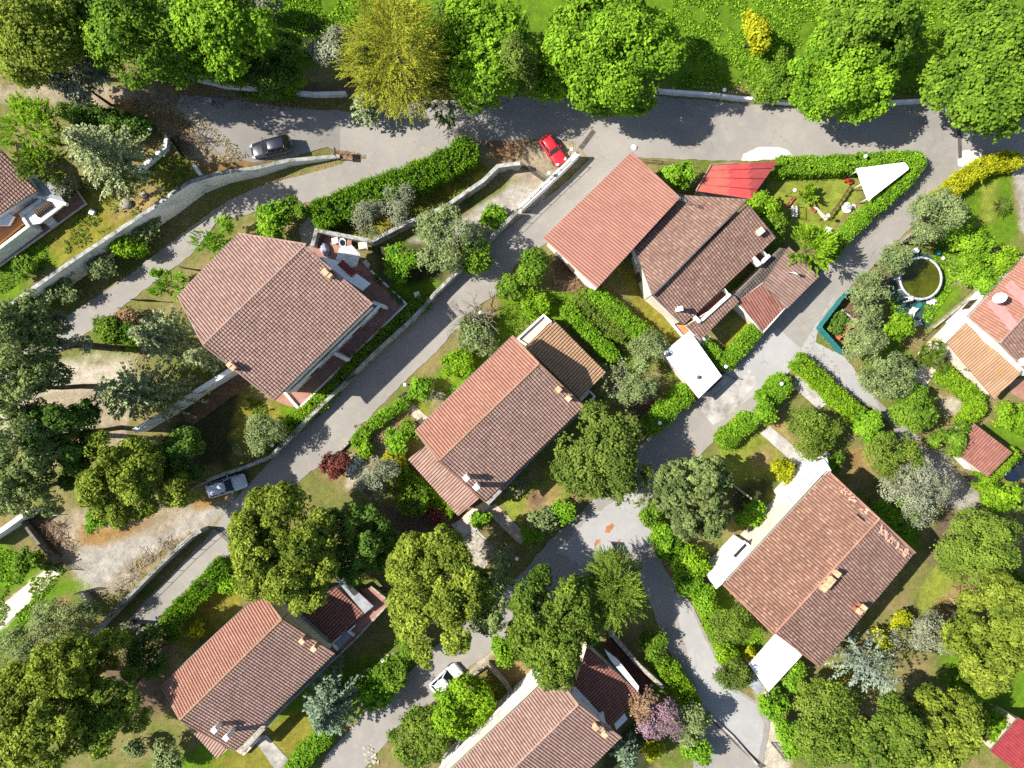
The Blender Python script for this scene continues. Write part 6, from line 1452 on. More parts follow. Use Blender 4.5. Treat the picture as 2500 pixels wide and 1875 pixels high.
 ('olive_tree', 'tree', 'sparse grey olive above the parasol patio wall', 'broad', 893, 530, 42, 4.5, 'greyolive', dict(ry=46, leaf=.15, dens=.6)),
 ('patio_bush', 'bush', 'glossy bush beside the parasol patio', 'broad', 975, 637, 38, 3.5, 'hedge', dict(ry=42)),
 ('garden_bush', 'bush', 'green bush at the tip of the gravel triangle', 'broad', 1195, 530, 34, 2, 'hedge', dict(ry=30)),
 ('house_bush', 'bush', 'leafy bush at the top corner of the broad pink roof', 'broad', 668, 532, 52, 4, 'hedge', dict(ry=42)),
 ('house_bush', 'bush', 'darker bush next to the globe lamp above the pink roof', 'broad', 712, 515, 32, 4, 'mid', dict(ry=36)),
 ('feathery_tree', 'tree', 'spiky bright conifer bush at the pink roof beside the lower road', 'spray', 520, 592, 50, 4.5, 'hedge', dict(ry=62, ln=.8)),
 ('feathery_tree', 'tree', 'spiky green conifer bush at the leftmost corner of the pink roof', 'spray', 405, 695, 46, 4, 'hedge', dict(ry=38, ln=.7)),
 ('street_bush', 'bush', 'green tree bush across the street from the gravel triangle', 'broad', 1308, 655, 46, 4, 'mid', dict(ry=46)),
 ('street_bush', 'bush', 'dark bush along the street below the salmon roof corner', 'broad', 1248, 700, 38, 3, 'mid', dict(ry=32)),
 ('street_bush', 'bush', 'bright bush between the bare tree and the salmon roof', 'broad', 1302, 738, 34, 2.4, 'lime', {}),
 ('street_bush', 'bush', 'grey green bush under the bare grey tree', 'broad', 1152, 820, 58, 3, 'olive', dict(ry=56)),
 ('street_bush', 'bush', 'lime bush along the street above the orange roof', 'broad', 1112, 885, 40, 2.4, 'lime', dict(ry=44)),
 ('street_bush', 'bush', 'green bush at the globe lamp of the central house', 'broad', 1020, 946, 30, 2.4, 'hedge', {}),
 ('yellow_bush', 'bush', 'small yellow green bush in the dry front garden', 'broad', 890, 1090, 22, 1.6, 'lime', {}),
 ('garden_bush', 'bush', 'green bush at the corner of the orange roof', 'broad', 975, 1078, 34, 2.6, 'hedge', dict(ry=30)),
 ('garden_bush', 'bush', 'leafy bush between dry garden and side roof of the central house', 'broad', 1000, 1052, 24, 2, 'mid', {}),
 ('yellow_bush', 'bush', 'yellow bush at the head of the yellow green hedge', 'broad', 960, 1122, 24, 2.4, 'yellow', {}),
 ('red_shrub', 'bush', 'red leaved shrub at the street edge', 'broad', 818, 1136, 34, 2.4, 'red', dict(dens=.8)),
 ('red_shrub', 'bush', 'dark red shrub in the shade below the side roof of the central house', 'broad', 1062, 1258, 24, 2, 'red', {}),
 ('garden_bush', 'bush', 'grey green round bush at the junction garden of the central house', 'broad', 1328, 1272, 32, 2.8, 'olive', dict(ry=32)),
 ('garden_bush', 'bush', 'green bush at the junction garden next to the oak', 'broad', 1378, 1250, 28, 2.6, 'hedge', {}),
 ('garden_bush', 'bush', 'bright low bush at the lower end of the junction garden', 'broad', 1302, 1310, 26, 2, 'hedge', dict(ry=20)),
 ('garden_bush', 'bush', 'vine bush between the two paths beside the central house', 'broad', 1176, 1273, 24, 2, 'hedge', {}),
 ('yellow_bush', 'bush', 'vivid yellow bush in the garden of the bottom left house', 'broad', 478, 1537, 16, 1.8, 'yellow', {}),
 ('garden_bush', 'bush', 'grey green bush at the lamp by the lower hedge end', 'broad', 415, 1538, 30, 2.8, 'mid', dict(ry=32)),
 ('garden_bush', 'bush', 'grey green bush at the bottom edge beside the bottom left house', 'broad', 415, 1842, 42, 3.2, 'olive', {}),
 ('garden_bush', 'bush', 'smaller olive bush at the bottom edge left of the annex', 'broad', 330, 1822, 26, 2.6, 'olive', {}),
 ('garden_bush', 'bush', 'lime tuft bush beside the biggest bright pine and the roof', 'broad', 560, 1432, 26, 1.8, 'lime', {}),
 ('yard_bush', 'bush', 'green bush beside the pale path at the photo edge', 'broad', 66, 1368, 34, 3, 'mid', dict(ry=30)),
 ('street_tree', 'tree', 'pale bare budding shrub at the end of the street wall', 'broad', 322, 1562, 36, 4, 'greyolive', dict(dens=.35)),
 ('garden_tree', 'tree', 'mixed olive green tree beside the bare grey tree at the garage', 'broad', 1560, 950, 48, 5.5, 'olive', dict(leaf=.17, dens=.8)),
]
for nm, ct, lb, sp, x, y, r_, h_, mt, ex in TREES: tree(nm, ct, lb, sp, x, y, r_, h_, mt, **ex)
bare_tree('bare_tree', 'leafless grey tree leaning over the shaded street', 1150, 775, 74, 6)
bare_tree('bare_tree', 'pale twiggy tree with few leaves beside the annex of the central house', 1515, 935, 62, 5, 'olive', 1100)
bare_tree('bare_tree', 'small leafless tree in front of the orange roof', 1052, 955, 34, 3.5)
bare_tree('bare_tree', 'bare shrub with grey twigs by the grey tiled patio', 1225, 1360, 46, 4, 'olive', 500)
bare_tree('bare_tree', 'fine bare sapling in the shaded garden beside the oak', 1255, 1190, 30, 3, 'lime', 120)

HEDGES = [
 ('tall bright hedge along the lower road above the parasol patio', [(782, 522), (885, 478), (1010, 432), (1095, 396), (1140, 366)], 58, 2.8, 'hedge', 'spray', 1.1),
 ('clipped hedge along the top road beside the red shed', [(1908, 404), (2010, 402), (2110, 396), (2195, 390), (2240, 392)], 36, 1.9, 'hedge', 'leaf', 1.2),
 ('clipped hedge running from the white triangular canopy down the side street', [(2240, 398), (2215, 438), (2160, 486), (2110, 528), (2065, 572), (2030, 620)], 28, 1.8, 'hedge', 'leaf', 1.2),
 ('vivid yellow hedge at the corner of the top road', [(2292, 492), (2350, 440), (2410, 402), (2462, 390), (2478, 392)], 36, 1.8, 'yellow', 'leaf', 1.2),
 ('flowering yellow green hedge between the side lane and the grey path', [(1955, 884), (2000, 925), (2053, 976), (2104, 1020)], 36, 1.7, 'lime', 'leaf', 1.2),
 ('short bright hedge at the lamp beside the grey path', [(1910, 938), (1878, 970)], 46, 1.8, 'hedge', 'leaf', 1.2),
 ('short rounded hedge between the street and the olive garden', [(1826, 1030), (1772, 1074)], 40, 1.7, 'hedge', 'leaf', 1.2),
 ('rounded hedge beside the flat white garage roof', [(1672, 962), (1640, 990), (1592, 1038)], 44, 1.9, 'hedge', 'leaf', 1.2),
 ('L shaped hedge round the small court beside the white steps', [(1722, 846), (1772, 888), (1845, 806)], 32, 1.6, 'hedge', 'leaf', 1.2),
 ('bright hedge along the olive lawn of the salmon roofed house', [(1455, 716), (1520, 770), (1565, 810), (1606, 838)], 34, 1.8, 'hedge', 'leaf', 1.1),
 ('bright hedge along the dark side of the central house', [(1388, 756), (1430, 805), (1470, 845), (1495, 866)], 30, 1.8, 'hedge', 'leaf', 1.1),
 ('loose green bushes between the two bright hedges', [(1430, 735), (1470, 790), (1510, 800)], 60, 1.3, 'cypress', 'leaf', .9),
 ('bright L shaped hedge around the ochre porch', [(2308, 912), (2350, 945), (2396, 984), (2360, 1030)], 32, 1.5, 'lime', 'leaf', 1.2),
 ('bright hedge wrapping the small tiled shed', [(2472, 1108), (2445, 1142), (2415, 1166), (2395, 1172), (2430, 1205)], 26, 1.8, 'lime', 'leaf', 1.1),
 ('yellow green hedge below the side roof of the central house', [(958, 1140), (1010, 1190), (1060, 1230), (1088, 1250)], 38, 1.6, 'lime', 'leaf', 1.1),
 ('dark feathery hedge along the street above the bottom left house', [(540, 1386), (490, 1440), (450, 1480), (420, 1508)], 38, 2.0, 'hedge', 'spray', 1.1),
 ('hedge at the bottom edge along the street below the grey spruce', [(790, 1800), (755, 1832), (715, 1880)], 38, 1.9, 'hedge', 'leaf', 1.2),
 ('dark ivy hedge between the long terrace and the street wall', [(1034, 736), (985, 780), (905, 852), (845, 910), (790, 972)], 28, 1.3, 'mid', 'leaf', 1.2),
 ('lighter hedge at the low end of the street wall', [(785, 975), (740, 1015), (700, 1048)], 32, 1.4, 'lime', 'leaf', 1.1),
 ('low mixed hedge along the street in front of the dry garden', [(985, 985), (940, 1015), (905, 1040), (868, 1078)], 22, 1.2, 'hedge', 'leaf', 1.0),
 ('yellow green hedge on the slope beside the bottom street', [(1630, 1630), (1655, 1665), (1690, 1720)], 38, 1.8, 'lime', 'leaf', 1.1),
 ('lime ground hedge along the street below the patchy roofed house', [(1708, 1460), (1735, 1530), (1762, 1585)], 20, 1.0, 'lime', 'leaf', 1.0),
 ('green hedge along the street at the round soft pine', [(1612, 1290), (1640, 1340), (1660, 1385)], 28, 1.6, 'hedge', 'leaf', 1.0),
 ('ivy hedge over the low white wall behind the black car', [(440, 186), (540, 212), (640, 222), (720, 226)], 16, 1.3, 'mid', 'leaf', 1.0),
 ('dark hedge along the dirt lane beside the pale fir', [(150, 268), (230, 275), (310, 290), (352, 310)], 26, 1.6, 'dark', 'leaf', 1.0),
]
for lb, px_, wd, h_, mt, sty, dn in HEDGES: hedge('hedge', lb, px_, wd, h_, mt, sty, dn)

# sago palm and yucca
def rosette(rg, c, r, n, up, ln, w, droop=.5):
    C, D, N, L, Wd, v = [], [], [], [], [], []
    for k in range(n):
        a = rg.uniform(0, 6.283); e = rg.uniform(.05, up); d = np.array([math.cos(a) * math.cos(e), math.sin(a) * math.cos(e), math.sin(e)]); m = 5; l = ln * rg.uniform(.8, 1.1)
        for j in range(m):
            t = (j + .5) / m; p = np.array(c) + d * l * t - np.array([0, 0, droop * l * t * t * .5]); C.append(p); dd = d - np.array([0, 0, droop * t]); D.append(dd); N.append([0, 0, 1]); L.append(l / m * 1.35); Wd.append(w * (1 - .55 * t)); v.append(.25 + .5 * rg.random())
    return [np.array(x, float) for x in (C, D, N, L, Wd, v)]
rg = np.random.default_rng(77)
q = W(2446, 501, 1.0); pr = empty('sago_palm', (q.x, q.y, 0), 'round sago palm with radiating fronds on the lawn by the yellow hedge', 'palm')
link('crown', leaves_mesh('crown', rosette(rg, (0, 0, .7), 1, 90, 1.0, 1.25, .13)), LM['oak'], pr, False)
bm = bmesh.new(); addlathe(bm, (0, 0, 0), [(.22, -.1), (.2, .5), (.14, .8), (0, .86)], 10); from_bm('trunk', bm, 'wood', pr, False)
q = W(2272, 872, 2.4); yr = empty('yucca', (q.x, q.y, 0), 'spiky yucca clump beside the ochre porch roof', 'plant')
ps = [rosette(rg, (rg.uniform(-1.5, 1.5), rg.uniform(-1.5, 1.5), rg.uniform(1.6, 2.8)), 1, 46, 1.3, .85, .10, .35) for k in range(20)]
link('crown', leaves_mesh('crown', [np.concatenate(x) for x in zip(*ps)]), LM['cypress'], yr, False)
bm = bmesh.new()
for k in range(8): a = k * .8; addtube(bm, [(0, 0, -.1), (math.cos(a) * .5, math.sin(a) * .5, 1.0), (math.cos(a) * 1.1, math.sin(a) * 1.1, 2.2)], [.12, .1, .07], 6)
from_bm('trunk', bm, 'bark', yr, False)
q = W(2185, 745, 1.2); br = empty('banana_plant', (q.x, q.y, 0), 'plant with long pale blades beside the pool', 'plant')
link('blades', leaves_mesh('blades', rosette(rg, (0, 0, .4), 1, 14, 1.2, 1.3, .30, .3)), LM['lime'], br, False)

# loose ground growth: grass tufts and fallen leaves, too many to count
def tufts(name, mat, polys, n, size, label, seed, h=.12, flat=False):
    rg = np.random.default_rng(seed); Cs = []
    for poly, share in polys:
        k = int(n * share); xs = [p[0] for p in poly]; ys = [p[1] for p in poly]; x = rg.uniform(min(xs), max(xs), k * 3); y = rg.uniform(min(ys), max(ys), k * 3); ok = in_poly(x, y, poly) & (fnoise(x, y, .03, 3) > .44)
        x, y = x[ok][:k], y[ok][:k]; kk = GS; X = (x - 1250) * kk; Y = -(y - 937.5) * kk; Z = gz(X, Y); f = (CAMH - Z) / CAMH; X, Y = X * f, Y * f; Cs.append(np.stack([X, Y, gz(X, Y)], 1))
    C = np.vstack(Cs); m = len(C); C[:, 2] += rg.uniform(.05, h + .06, m); N = unit(rg.normal(size=(m, 3)) * (.25 if flat else .7) + [0, 0, 1]); D = np.cross(N, rg.normal(size=(m, 3))); L = size * rg.uniform(.6, 1.5, m)
    o = link(name, leaves_mesh(name, (C, D, N, L, L * .6, rg.random(m))), LM[mat]); return tag(o, label, 'ground cover', kind='stuff')
tufts('grass', 'bright', [([(1640, -20), (2300, -20), (2300, 230), (1640, 215)], .5), ([(600, -20), (950, -20), (930, 160), (640, 130)], .2), ([(-20, 1330), (160, 1390), (0, 1600), (-20, 1500)], .12), ([(1700, 1450), (1870, 1560), (1790, 1620)], .08), ([(2290, 560), (2360, 640), (2270, 790), (2250, 780)], .1)], 26000, .22, 'bright green meadow grass', 1)
tufts('grass', 'cypress', [([(200, 440), (440, 380), (470, 430), (330, 530), (0, 720), (0, 640)], .3), ([(780, 545), (900, 585), (1210, 430), (1150, 380)], .2), ([(1240, 740), (1440, 720), (1380, 780), (1120, 960), (1000, 990)], .25), ([(600, 970), (790, 985), (640, 1120)], .15), ([(1390, 720), (1470, 710), (1600, 880), (1500, 870)], .1)], 16000, .2, 'olive green rough grass in the gardens', 2)
tufts('grass', 'dry', [([(330, 1400), (470, 1300), (440, 1290), (330, 1370)], .1), ([(860, 1040), (1010, 990), (960, 1120)], .15), ([(2090, 690), (2060, 720), (1940, 860), (2000, 1000), (2110, 900)], .05), ([(2230, 1520), (2400, 1400), (2420, 1440), (2290, 1530)], .2), ([(300, 240), (480, 280), (640, 400), (480, 400)], .2)], 12000, .15, 'dry straw coloured grass and weeds', 3)
tufts('leaf_litter', 'brown', [([(320, 170), (900, 235), (1250, 235), (1250, 255), (700, 270), (320, 260)], .3), ([(425, 535), (560, 455), (831, 392), (831, 400), (620, 462), (430, 590), (240, 700), (120, 780), (70, 790), (240, 660)], .3), ([(1170, 345), (1290, 345), (1260, 400)], .12), ([(800, 365), (860, 370), (910, 385), (860, 392), (810, 392)], .10), ([(1360, 620), (1460, 720), (1350, 710)], .2)], 9000, .14, 'fallen brown leaves and needles along the road edges', 4, .05, True)
# ------------------------------------------------------------------ small things in the gardens and streets
V = Vector
for lb, x, y, h_ in [
 ('globe lamp behind the white gate wall near the pale fir', 365, 314, 2.2), ('globe lamp standing in the bush above the pink roof', 695, 513, 2.6),
 ('globe lamp on the gravel beside the white topped wall', 1341, 422, 2.6), ('globe lamp at the end of the white topped wall next to the red car', 1396, 364, 2.6),
 ('globe lamp behind the low white wall of the meadow', 1769, 219, 2.4), ('globe lamp rising from the clipped hedge along the top road', 2114, 381, 2.4),
 ('globe lamp on the triangle lawn beside the round shrub', 1941, 464, 2.4), ('globe lamp at the end of the row of planter boxes', 2023, 526, 2.0),
 ('globe lamp at the foot of the white steps', 1773, 895, 2.6), ('globe lamp in the rounded hedge beside the flat garage roof', 1611, 1033, 2.3),
 ('globe lamp in the short bright hedge beside the grey path', 1909, 937, 2.3), ('globe lamp at the street gate in front of the orange roof', 989, 939, 2.3),
 ('globe lamp at the round grey olive tree', 664, 1087, 2.3), ('globe lamp beside the biggest bright pine', 564, 1351, 2.3),
 ('globe lamp at the lower end of the dark feathery hedge', 382, 1527, 2.3), ('globe lamp below the light green pine on the bottom street', 1014, 1601, 2.3),
 ('globe lamp under the leafless tree on the shaded street', 1173, 763, 2.4), ('small globe lamp beside the shaded street end near the bottom pines', 1262, 1364, 2.3)]: post_lamp(lb, x, y, h_)

# patio of the parasol house
def hexcan(bm, r, z, drop, n=6, rot=.2):
    c = bm.verts.new((0, 0, z)); ring = [bm.verts.new((r * math.cos(6.283 * k / n + rot), r * math.sin(6.283 * k / n + rot), z - drop)) for k in range(n)]; low = [bm.verts.new(v.co - V((0, 0, .12))) for v in ring]
    for k in range(n): bm.faces.new((c, ring[k], ring[(k + 1) % n])); bm.faces.new((ring[k], low[k], low[(k + 1) % n], ring[(k + 1) % n]))
    r_ = bmesh.ops.solidify(bm, geom=bm.faces[:], thickness=.02)
parts('parasol', 'white six sided parasol open over the terracotta patio', 'parasol', 849, 627, [
 ('canopy', 'white_clean', lambda bm: hexcan(bm, 1.32, 2.5, .45)),
 ('pole', 'white_metal', lambda bm: addtube(bm, [(0, 0, 0), (0, 0, 2.58)], .03, 8)),
 ('base', 'concrete', lambda bm: addlathe(bm, (0, 0, 0), [(0, .1), (.25, .1), (.3, 0)], 14)),
 ('ribs', 'white_metal', lambda bm: [addtube(bm, [(0, 0, 2.42), (1.26 * math.cos(1.047 * k + .2), 1.26 * math.sin(1.047 * k + .2), 2.02)], .012, 4) for k in range(6)]),
 ('finial', 'grey_metal', lambda bm: addlathe(bm, (0, 0, 2.5), [(0, .14), (.05, .08), (.05, 0)], 8))], 2.2, z=.5)
def tub(bm):
    addlathe(bm, (0, 0, 0), [(.30, 0), (.42, .5), (.46, .62), (.40, .62), (.34, .3), (0, .26)], 16); bmesh.ops.scale(bm, vec=(.85, 1.1, 1), verts=bm.verts)
parts('washtub', 'white oval wash basin on the shaded end of the parasol patio', 'basin', 836, 592, [('basin', 'white_metal', tub), ('water', 'glass', lambda bm: addlathe(bm, (0, 0, .36), [(0, .02), (.3, .02)], 14))], .6, z=.5, rz=.3)
def chairleg(bm, s=.4, h=.42):
    for x in (-1, 1):
        for y in (-1, 1): addtube(bm, [(x * s * .5, y * s * .5, 0), (x * s * .45, y * s * .45, h)], .022, 5)
def lounge(nm, lb, ct, x, y, rz, ln=1.6, wd=.6, z=None, mat='white_metal', group=None):
    return parts(nm, lb, ct, x, y, [('seat', mat, lambda bm: [addbox(bm, (-ln / 2 + ln * (k + .5) / 9 * .66, 0, .34), ln * .06, wd, .04) for k in range(9)]),
     ('backrest', mat, lambda bm: [addbox(bm, (ln * .16 + k * ln * .06, 0, .40 + k * .10), ln * .05, wd, .04) for k in range(5)]),
     ('frame', mat, lambda bm: [addtube(bm, [(-ln / 2, s * wd / 2, .34), (ln * .18, s * wd / 2, .36), (ln * .46, s * wd / 2, .9)], .025, 5) for s in (-1, 1)])] +
     [('leg', mat, (lambda sx, sy: (lambda bm: addtube(bm, [(sx * ln * .34, sy * wd * .42, 0), (sx * ln * .30, sy * wd * .42, .36)], .028, 5)))(sx, sy)) for sx in (-1, 1) for sy in (-1, 1)], .4, rz, group, z)
lounge('deck_chair', 'white slatted chair next to the wash basin on the patio', 'chair', 819, 587, .2, .8, .6, z=.5)
def hump(bm):
    bmesh.ops.create_uvsphere(bm, u_segments=14, v_segments=8, radius=1)
    rg = random.Random(3)
    for v in bm.verts:
        v.co.x *= .5; v.co.y *= .78; v.co.z = max(0, v.co.z) * .85; v.co *= 1 + rg.uniform(-.1, .1)
o = one('covered_bundle', 'bundle under a pale purple cover on the parasol patio', 'cover', 791, 607, 'cover_sheet', hump, .9, .3, smooth=True); o.location.z = .5
parts('garden_table', 'square white stone table at the patio corner', 'table', 886, 601, [('table_top', 'pale_slab', lambda bm: addbox(bm, (0, 0, .72), .95, .9, .06, .1, bev=.02)), ('leg', 'concrete', lambda bm: addbox(bm, (0, 0, 0), .4, .4, .72))], .75, z=.5)
parts('storage_box', 'brown box between the wash basin and the patio wall', 'box', 853, 594, [('body', 'wood', lambda bm: addbox(bm, (0, 0, 0), .45, .7, .5, bev=.02)), ('lid', 'terracotta_floor', lambda bm: addbox(bm, (0, 0, .502), .5, .76, .05, bev=.02))], .5, z=.5)
for k, (x, y) in enumerate([(918, 676), (928, 687), (962, 720), (975, 736), (950, 706)]):
    lbs = ['potted plant on the terrace edge nearest the parasol', 'potted plant second from the parasol on the terrace edge', 'potted plant fourth along the terrace edge from the parasol', 'potted plant at the outer corner of the terracotta terrace', 'bushy potted plant in the middle of the terrace edge']
    root = parts('potted_plant', lbs[k], 'plant', x, y, [('pot', 'brick', lambda bm: addlathe(bm, (0, 0, 0), [(0, 0), (.14, 0), (.2, .3), (.17, .3), (0, .27)], 12))], .5, group='potted plants on the terrace edge', z=.5)
    P_ = list(f_broad(np.random.default_rng(900 + k), np.array([.28 + .05 * (k > 2)] * 2 + [.25]), .25, .14, subr=.12)); P_[0] = P_[0] + [0, 0, .5]; link('leaves', leaves_mesh('leaves', P_), LM['dark'], root, False)
parts('stone_block', 'pale stone blocks beside the shaded patio path', 'block', 896, 645, [('block', 'concrete', lambda bm: addbox(bm, (0, 0, 0), .55, .8, .4, .7, bev=.04)), ('upper_block', 'concrete', lambda bm: addbox(bm, (.05, -.4, .0), .4, .4, .3, .7, bev=.04))])
parts('utility_box', 'pale utility box on the shaded lawn below the terrace', 'box', 1018, 719, [('cabinet', 'concrete', lambda bm: addbox(bm, (0, 0, 0), .5, .5, .6, .3, bev=.02)), ('lid', 'white', lambda bm: addbox(bm, (0, 0, .602), .58, .58, .05, .3, bev=.01))], .6)
parts('utility_box', 'white box on the lawn of the blue white house', 'box', 223, 517, [('cabinet', 'white', lambda bm: addbox(bm, (0, 0, 0), .45, .5, .35, -.4, bev=.02)), ('lid', 'white_clean', lambda bm: addbox(bm, (0, 0, .352), .5, .55, .05, -.4, bev=.01))], .4)
parts('junction_box', 'square white cabinet against the low wall at the top road drain', 'box', 2334, 259, [('cabinet', 'white', lambda bm: addbox(bm, (0, 0, 0), .55, .6, 1.1, bev=.02)), ('lid', 'white_clean', lambda bm: addbox(bm, (0, 0, 1.102), .66, .72, .06, bev=.015)), ('door', 'grey_metal', lambda bm: addbox(bm, (0, -.315, .1), .45, .03, .9))], 1.1)

# triangle garden
cn = empty('canopy', W(2160, 430, 0), 'white triangular canopy roof in the hedged corner garden', 'canopy')
tri = [(2090, 411), (2209, 396), (2220, 409), (2218, 414), (2127, 484), (2121, 492)]
bm = bmesh.new(); q = ccw([W(x, y, 2.5) for x, y in tri]); vs = [bm.verts.new(p) for p in q]; f = bm.faces.new(vs); bmesh.ops.triangulate(bm, faces=[f]); bmesh.ops.subdivide_edges(bm, edges=bm.edges[:], cuts=6, use_grid_fill=True)
for v in bm.verts: v.co.z += (float(fnoise(v.co.x, v.co.y, .5, 2)) - .5) * .22
r = bmesh.ops.extrude_face_region(bm, geom=bm.faces[:]); bmesh.ops.translate(bm, vec=(0, 0, -.05), verts=[v for v in r['geom'] if isinstance(v, bmesh.types.BMVert)]); bmesh.ops.recalc_face_normals(bm, faces=bm.faces[:]); from_bm('roof', bm, 'white_roof', cn)
bm = bmesh.new()
for x, y in ((2095, 416), (2207, 400), (2213, 412), (2124, 482), (2106, 448)): p = W(x, y, 2.4); addtube(bm, [(p.x, p.y, 0), (p.x, p.y, 2.42)], .05, 8)
from_bm('posts', bm, 'white_metal', cn)
bm = bmesh.new(); a, b = W(2090, 413, 2.3), W(2123, 491, 2.3); addtube(bm, [a, b], .05, 6); from_bm('roll_bar', bm, 'white_metal', cn)
slab('side_panel', [(2096, 432), (2101, 430), (2123, 490), (2117, 487)], 1.2, .05, 'white', cn)
mw = empty('lawn_mower', G(2071, 443), 'red lawn mower on the triangle lawn by the canopy', 'mower', rz=R(-25))
for nm, mt, fn in [('deck', 'red_plastic', lambda bm: addbox(bm, (0, 0, .14), .75, .5, .16, bev=.06)), ('engine', 'rubber', lambda bm: (addbox(bm, (.05, 0, .30), .34, .32, .16, bev=.03), addlathe(bm, (.05, 0, .46), [(.13, 0), (.13, .06), (0, .08)], 12))), ('engine_cover', 'red_plastic', lambda bm: addbox(bm, (.28, 0, .29), .2, .34, .12, bev=.04)),
 ('handle', 'black_metal', lambda bm: [addtube(bm, [(-.3, s * .2, .25), (-.85, s * .24, .85)], .018, 6) for s in (-1, 1)] + [addtube(bm, [(-.85, -.24, .85), (-.85, .24, .85)], .018, 6)])]:
    bm = bmesh.new(); fn(bm); from_bm(nm, bm, mt, mw, False)
for sx in (-1, 1):
    for sy in (-1, 1):
        bm = bmesh.new(); addlathe(bm, (0, 0, 0), [(0, -.04), (.13, -.04), (.14, 0), (.13, .04), (0, .04)], 12); bmesh.ops.transform(bm, matrix=Matrix.Translation((sx * .28, sy * .28, .14)) @ Matrix.Rotation(R(90), 4, 'X'), verts=bm.verts); from_bm('wheel', bm, 'rubber', mw, False)
# planter boxes in a row, built once and copied
pb = empty('planter_box', (0, 0, 0), 'x', 'planter', 'planter boxes in a row across the triangle lawn')
bm = bmesh.new()
for sx, sy, ox, oy in ((.62, .05, 0, .185), (.62, .05, 0, -.185), (.05, .32, .285, 0), (.05, .32, -.285, 0)): addbox(bm, (ox, oy, 0), sx, sy, .34)
from_bm('box', bm, 'wood', pb, False); bm = bmesh.new(); addbox(bm, (0, 0, .02), .5, .3, .26); from_bm('earth', bm, 'soil', pb, False)
P_ = list(f_broad(np.random.default_rng(55), np.array([.26, .15, .12]), .22, .11, subr=.08)); P_[0] = P_[0] + [0, 0, .38]; link('plants', leaves_mesh('plants', P_), LM['cypress'], pb, False)
pos = [(2072, 463), (2065, 474), (2057, 486), (2050, 497), (2042, 508), (2033, 519), (2025, 530)]
for k, (x, y) in enumerate(pos):
    o = pb
    if k:
        o = pb.copy(); col.objects.link(o)
        for ch in list(pb.children):
            c = ch.copy(); col.objects.link(c); c.parent = o
    g = G(x, y); o.location = g; o.rotation_euler.z = R(56) if k < 6 else R(20)
    o['label'] = ['planter box nearest the red lawn mower', 'second planter box from the lawn mower', 'third planter box from the lawn mower', 'middle planter box of the lawn row', 'fifth planter box from the lawn mower', 'planter box just before the globe lamp', 'planter box at the corner by the globe lamp'][k]
for x, y, lb, rz in [(1985, 512, 'terracotta trough behind the round lawn shrub', R(-35)), (1934, 486, 'terracotta trough beside the lawn lamp', R(50)), (1926, 497, 'terracotta trough near the white bench', R(50))]:
    parts('flower_trough', lb, 'planter', x, y, [('trough', 'brick', lambda bm: [addbox(bm, (ox, oy, 0), sx, sy, .3) for sx, sy, ox, oy in ((.6, .05, 0, .15), (.6, .05, 0, -.15), (.05, .25, .275, 0), (.05, .25, -.275, 0))]), ('earth', 'soil', lambda bm: addbox(bm, (0, 0, .01), .5, .25, .22))], .2, rz, 'terracotta troughs on the lawn')
sheet('path', [(1986, 506), (1994, 505), (2022, 534), (2014, 540)], .05, 'pale_slab', .5, 71)
parts('garden_swing', 'white slatted swing bench with dark frame on the triangle lawn', 'bench', 1943, 515, [
 ('seat', 'white_metal', lambda bm: [addbox(bm, (0, -.5 + k * .17, .45), .62, .11, .04) for k in range(7)]), ('backrest', 'white_metal', lambda bm: [addbox(bm, (-.36, -.5 + k * .17, .5), .05, .11, .5) for k in range(7)]),
 ('frame', 'black_metal', lambda bm: [addtube(bm, [(.5, s * .62, 0), (.0, s * .62, 1.5), (-.5, s * .62, 0)], .03, 6) for s in (-1, 1)] + [addtube(bm, [(0, -.62, 1.5), (0, .62, 1.5)], .03, 6)])], .8, .05)
parts('fountain', 'round white fountain on the triangle lawn', 'fountain', 2070, 506, [
 ('basin', 'white', lambda bm: addlathe(bm, (0, 0, 0), [(0, .02), (.5, .02), (.58, .22), (.5, .22), (.42, .1), (0, .1)], 20)), ('pedestal', 'white', lambda bm: addlathe(bm, (0, 0, .1), [(.14, 0), (.09, .3), (.12, .55)], 12)), ('bowl', 'grey_slab', lambda bm: addlathe(bm, (0, 0, .62), [(.08, 0), (.30, .14), (.26, .14), (0, .06)], 16)), ('finial', 'white', lambda bm: addlathe(bm, (0, 0, .7), [(.05, 0), (.07, .1), (0, .2)], 8))], .4)
parts('stepping_disc', 'round white slab touching the fountain', 'slab', 2084, 505, [('disc', 'white', lambda bm: addlathe(bm, (0, 0, 0), [(0, .09), (.26, .09), (.28, .03), (.28, 0)], 18))])
lounge('deck_chair', 'white folding chair in the hedge corner of the triangle lawn', 'chair', 2018, 567, 1.3, 1.0, .55)

# pool
g = W(2235, 683, 0)
def ringp(bm, r0, r1, z0, z1, n=40): addlathe(bm, (0, 0, 0), [(r0, z0), (r0, z1), (r1, z1), (r1, z0)], n)
pool = empty('round_pool', (g.x, g.y, 0), 'round above ground pool with green water and white rim', 'pool')
bm = bmesh.new(); ringp(bm, 2.18, 2.24, .02, 1.0); from_bm('wall', bm, 'grey_metal', pool, False)
bm = bmesh.new(); addlathe(bm, (0, 0, 0), [(2.10, .98), (2.10, 1.06), (2.34, 1.06), (2.34, .98), (2.10, .98)], 24); from_bm('rim', bm, 'pool_rim', pool, False)
bm = bmesh.new(); addlathe(bm, (0, 0, 0), [(0, .82), (2.17, .82)], 40); from_bm('water', bm, 'water', pool, False)
bm = bmesh.new()
for k in range(12): a = 6.283 * k / 12; addbox(bm, (2.31 * math.cos(a), 2.31 * math.sin(a), 0), .08, .12, 1.0, a)
from_bm('uprights', bm, 'pool_rim', pool, False)
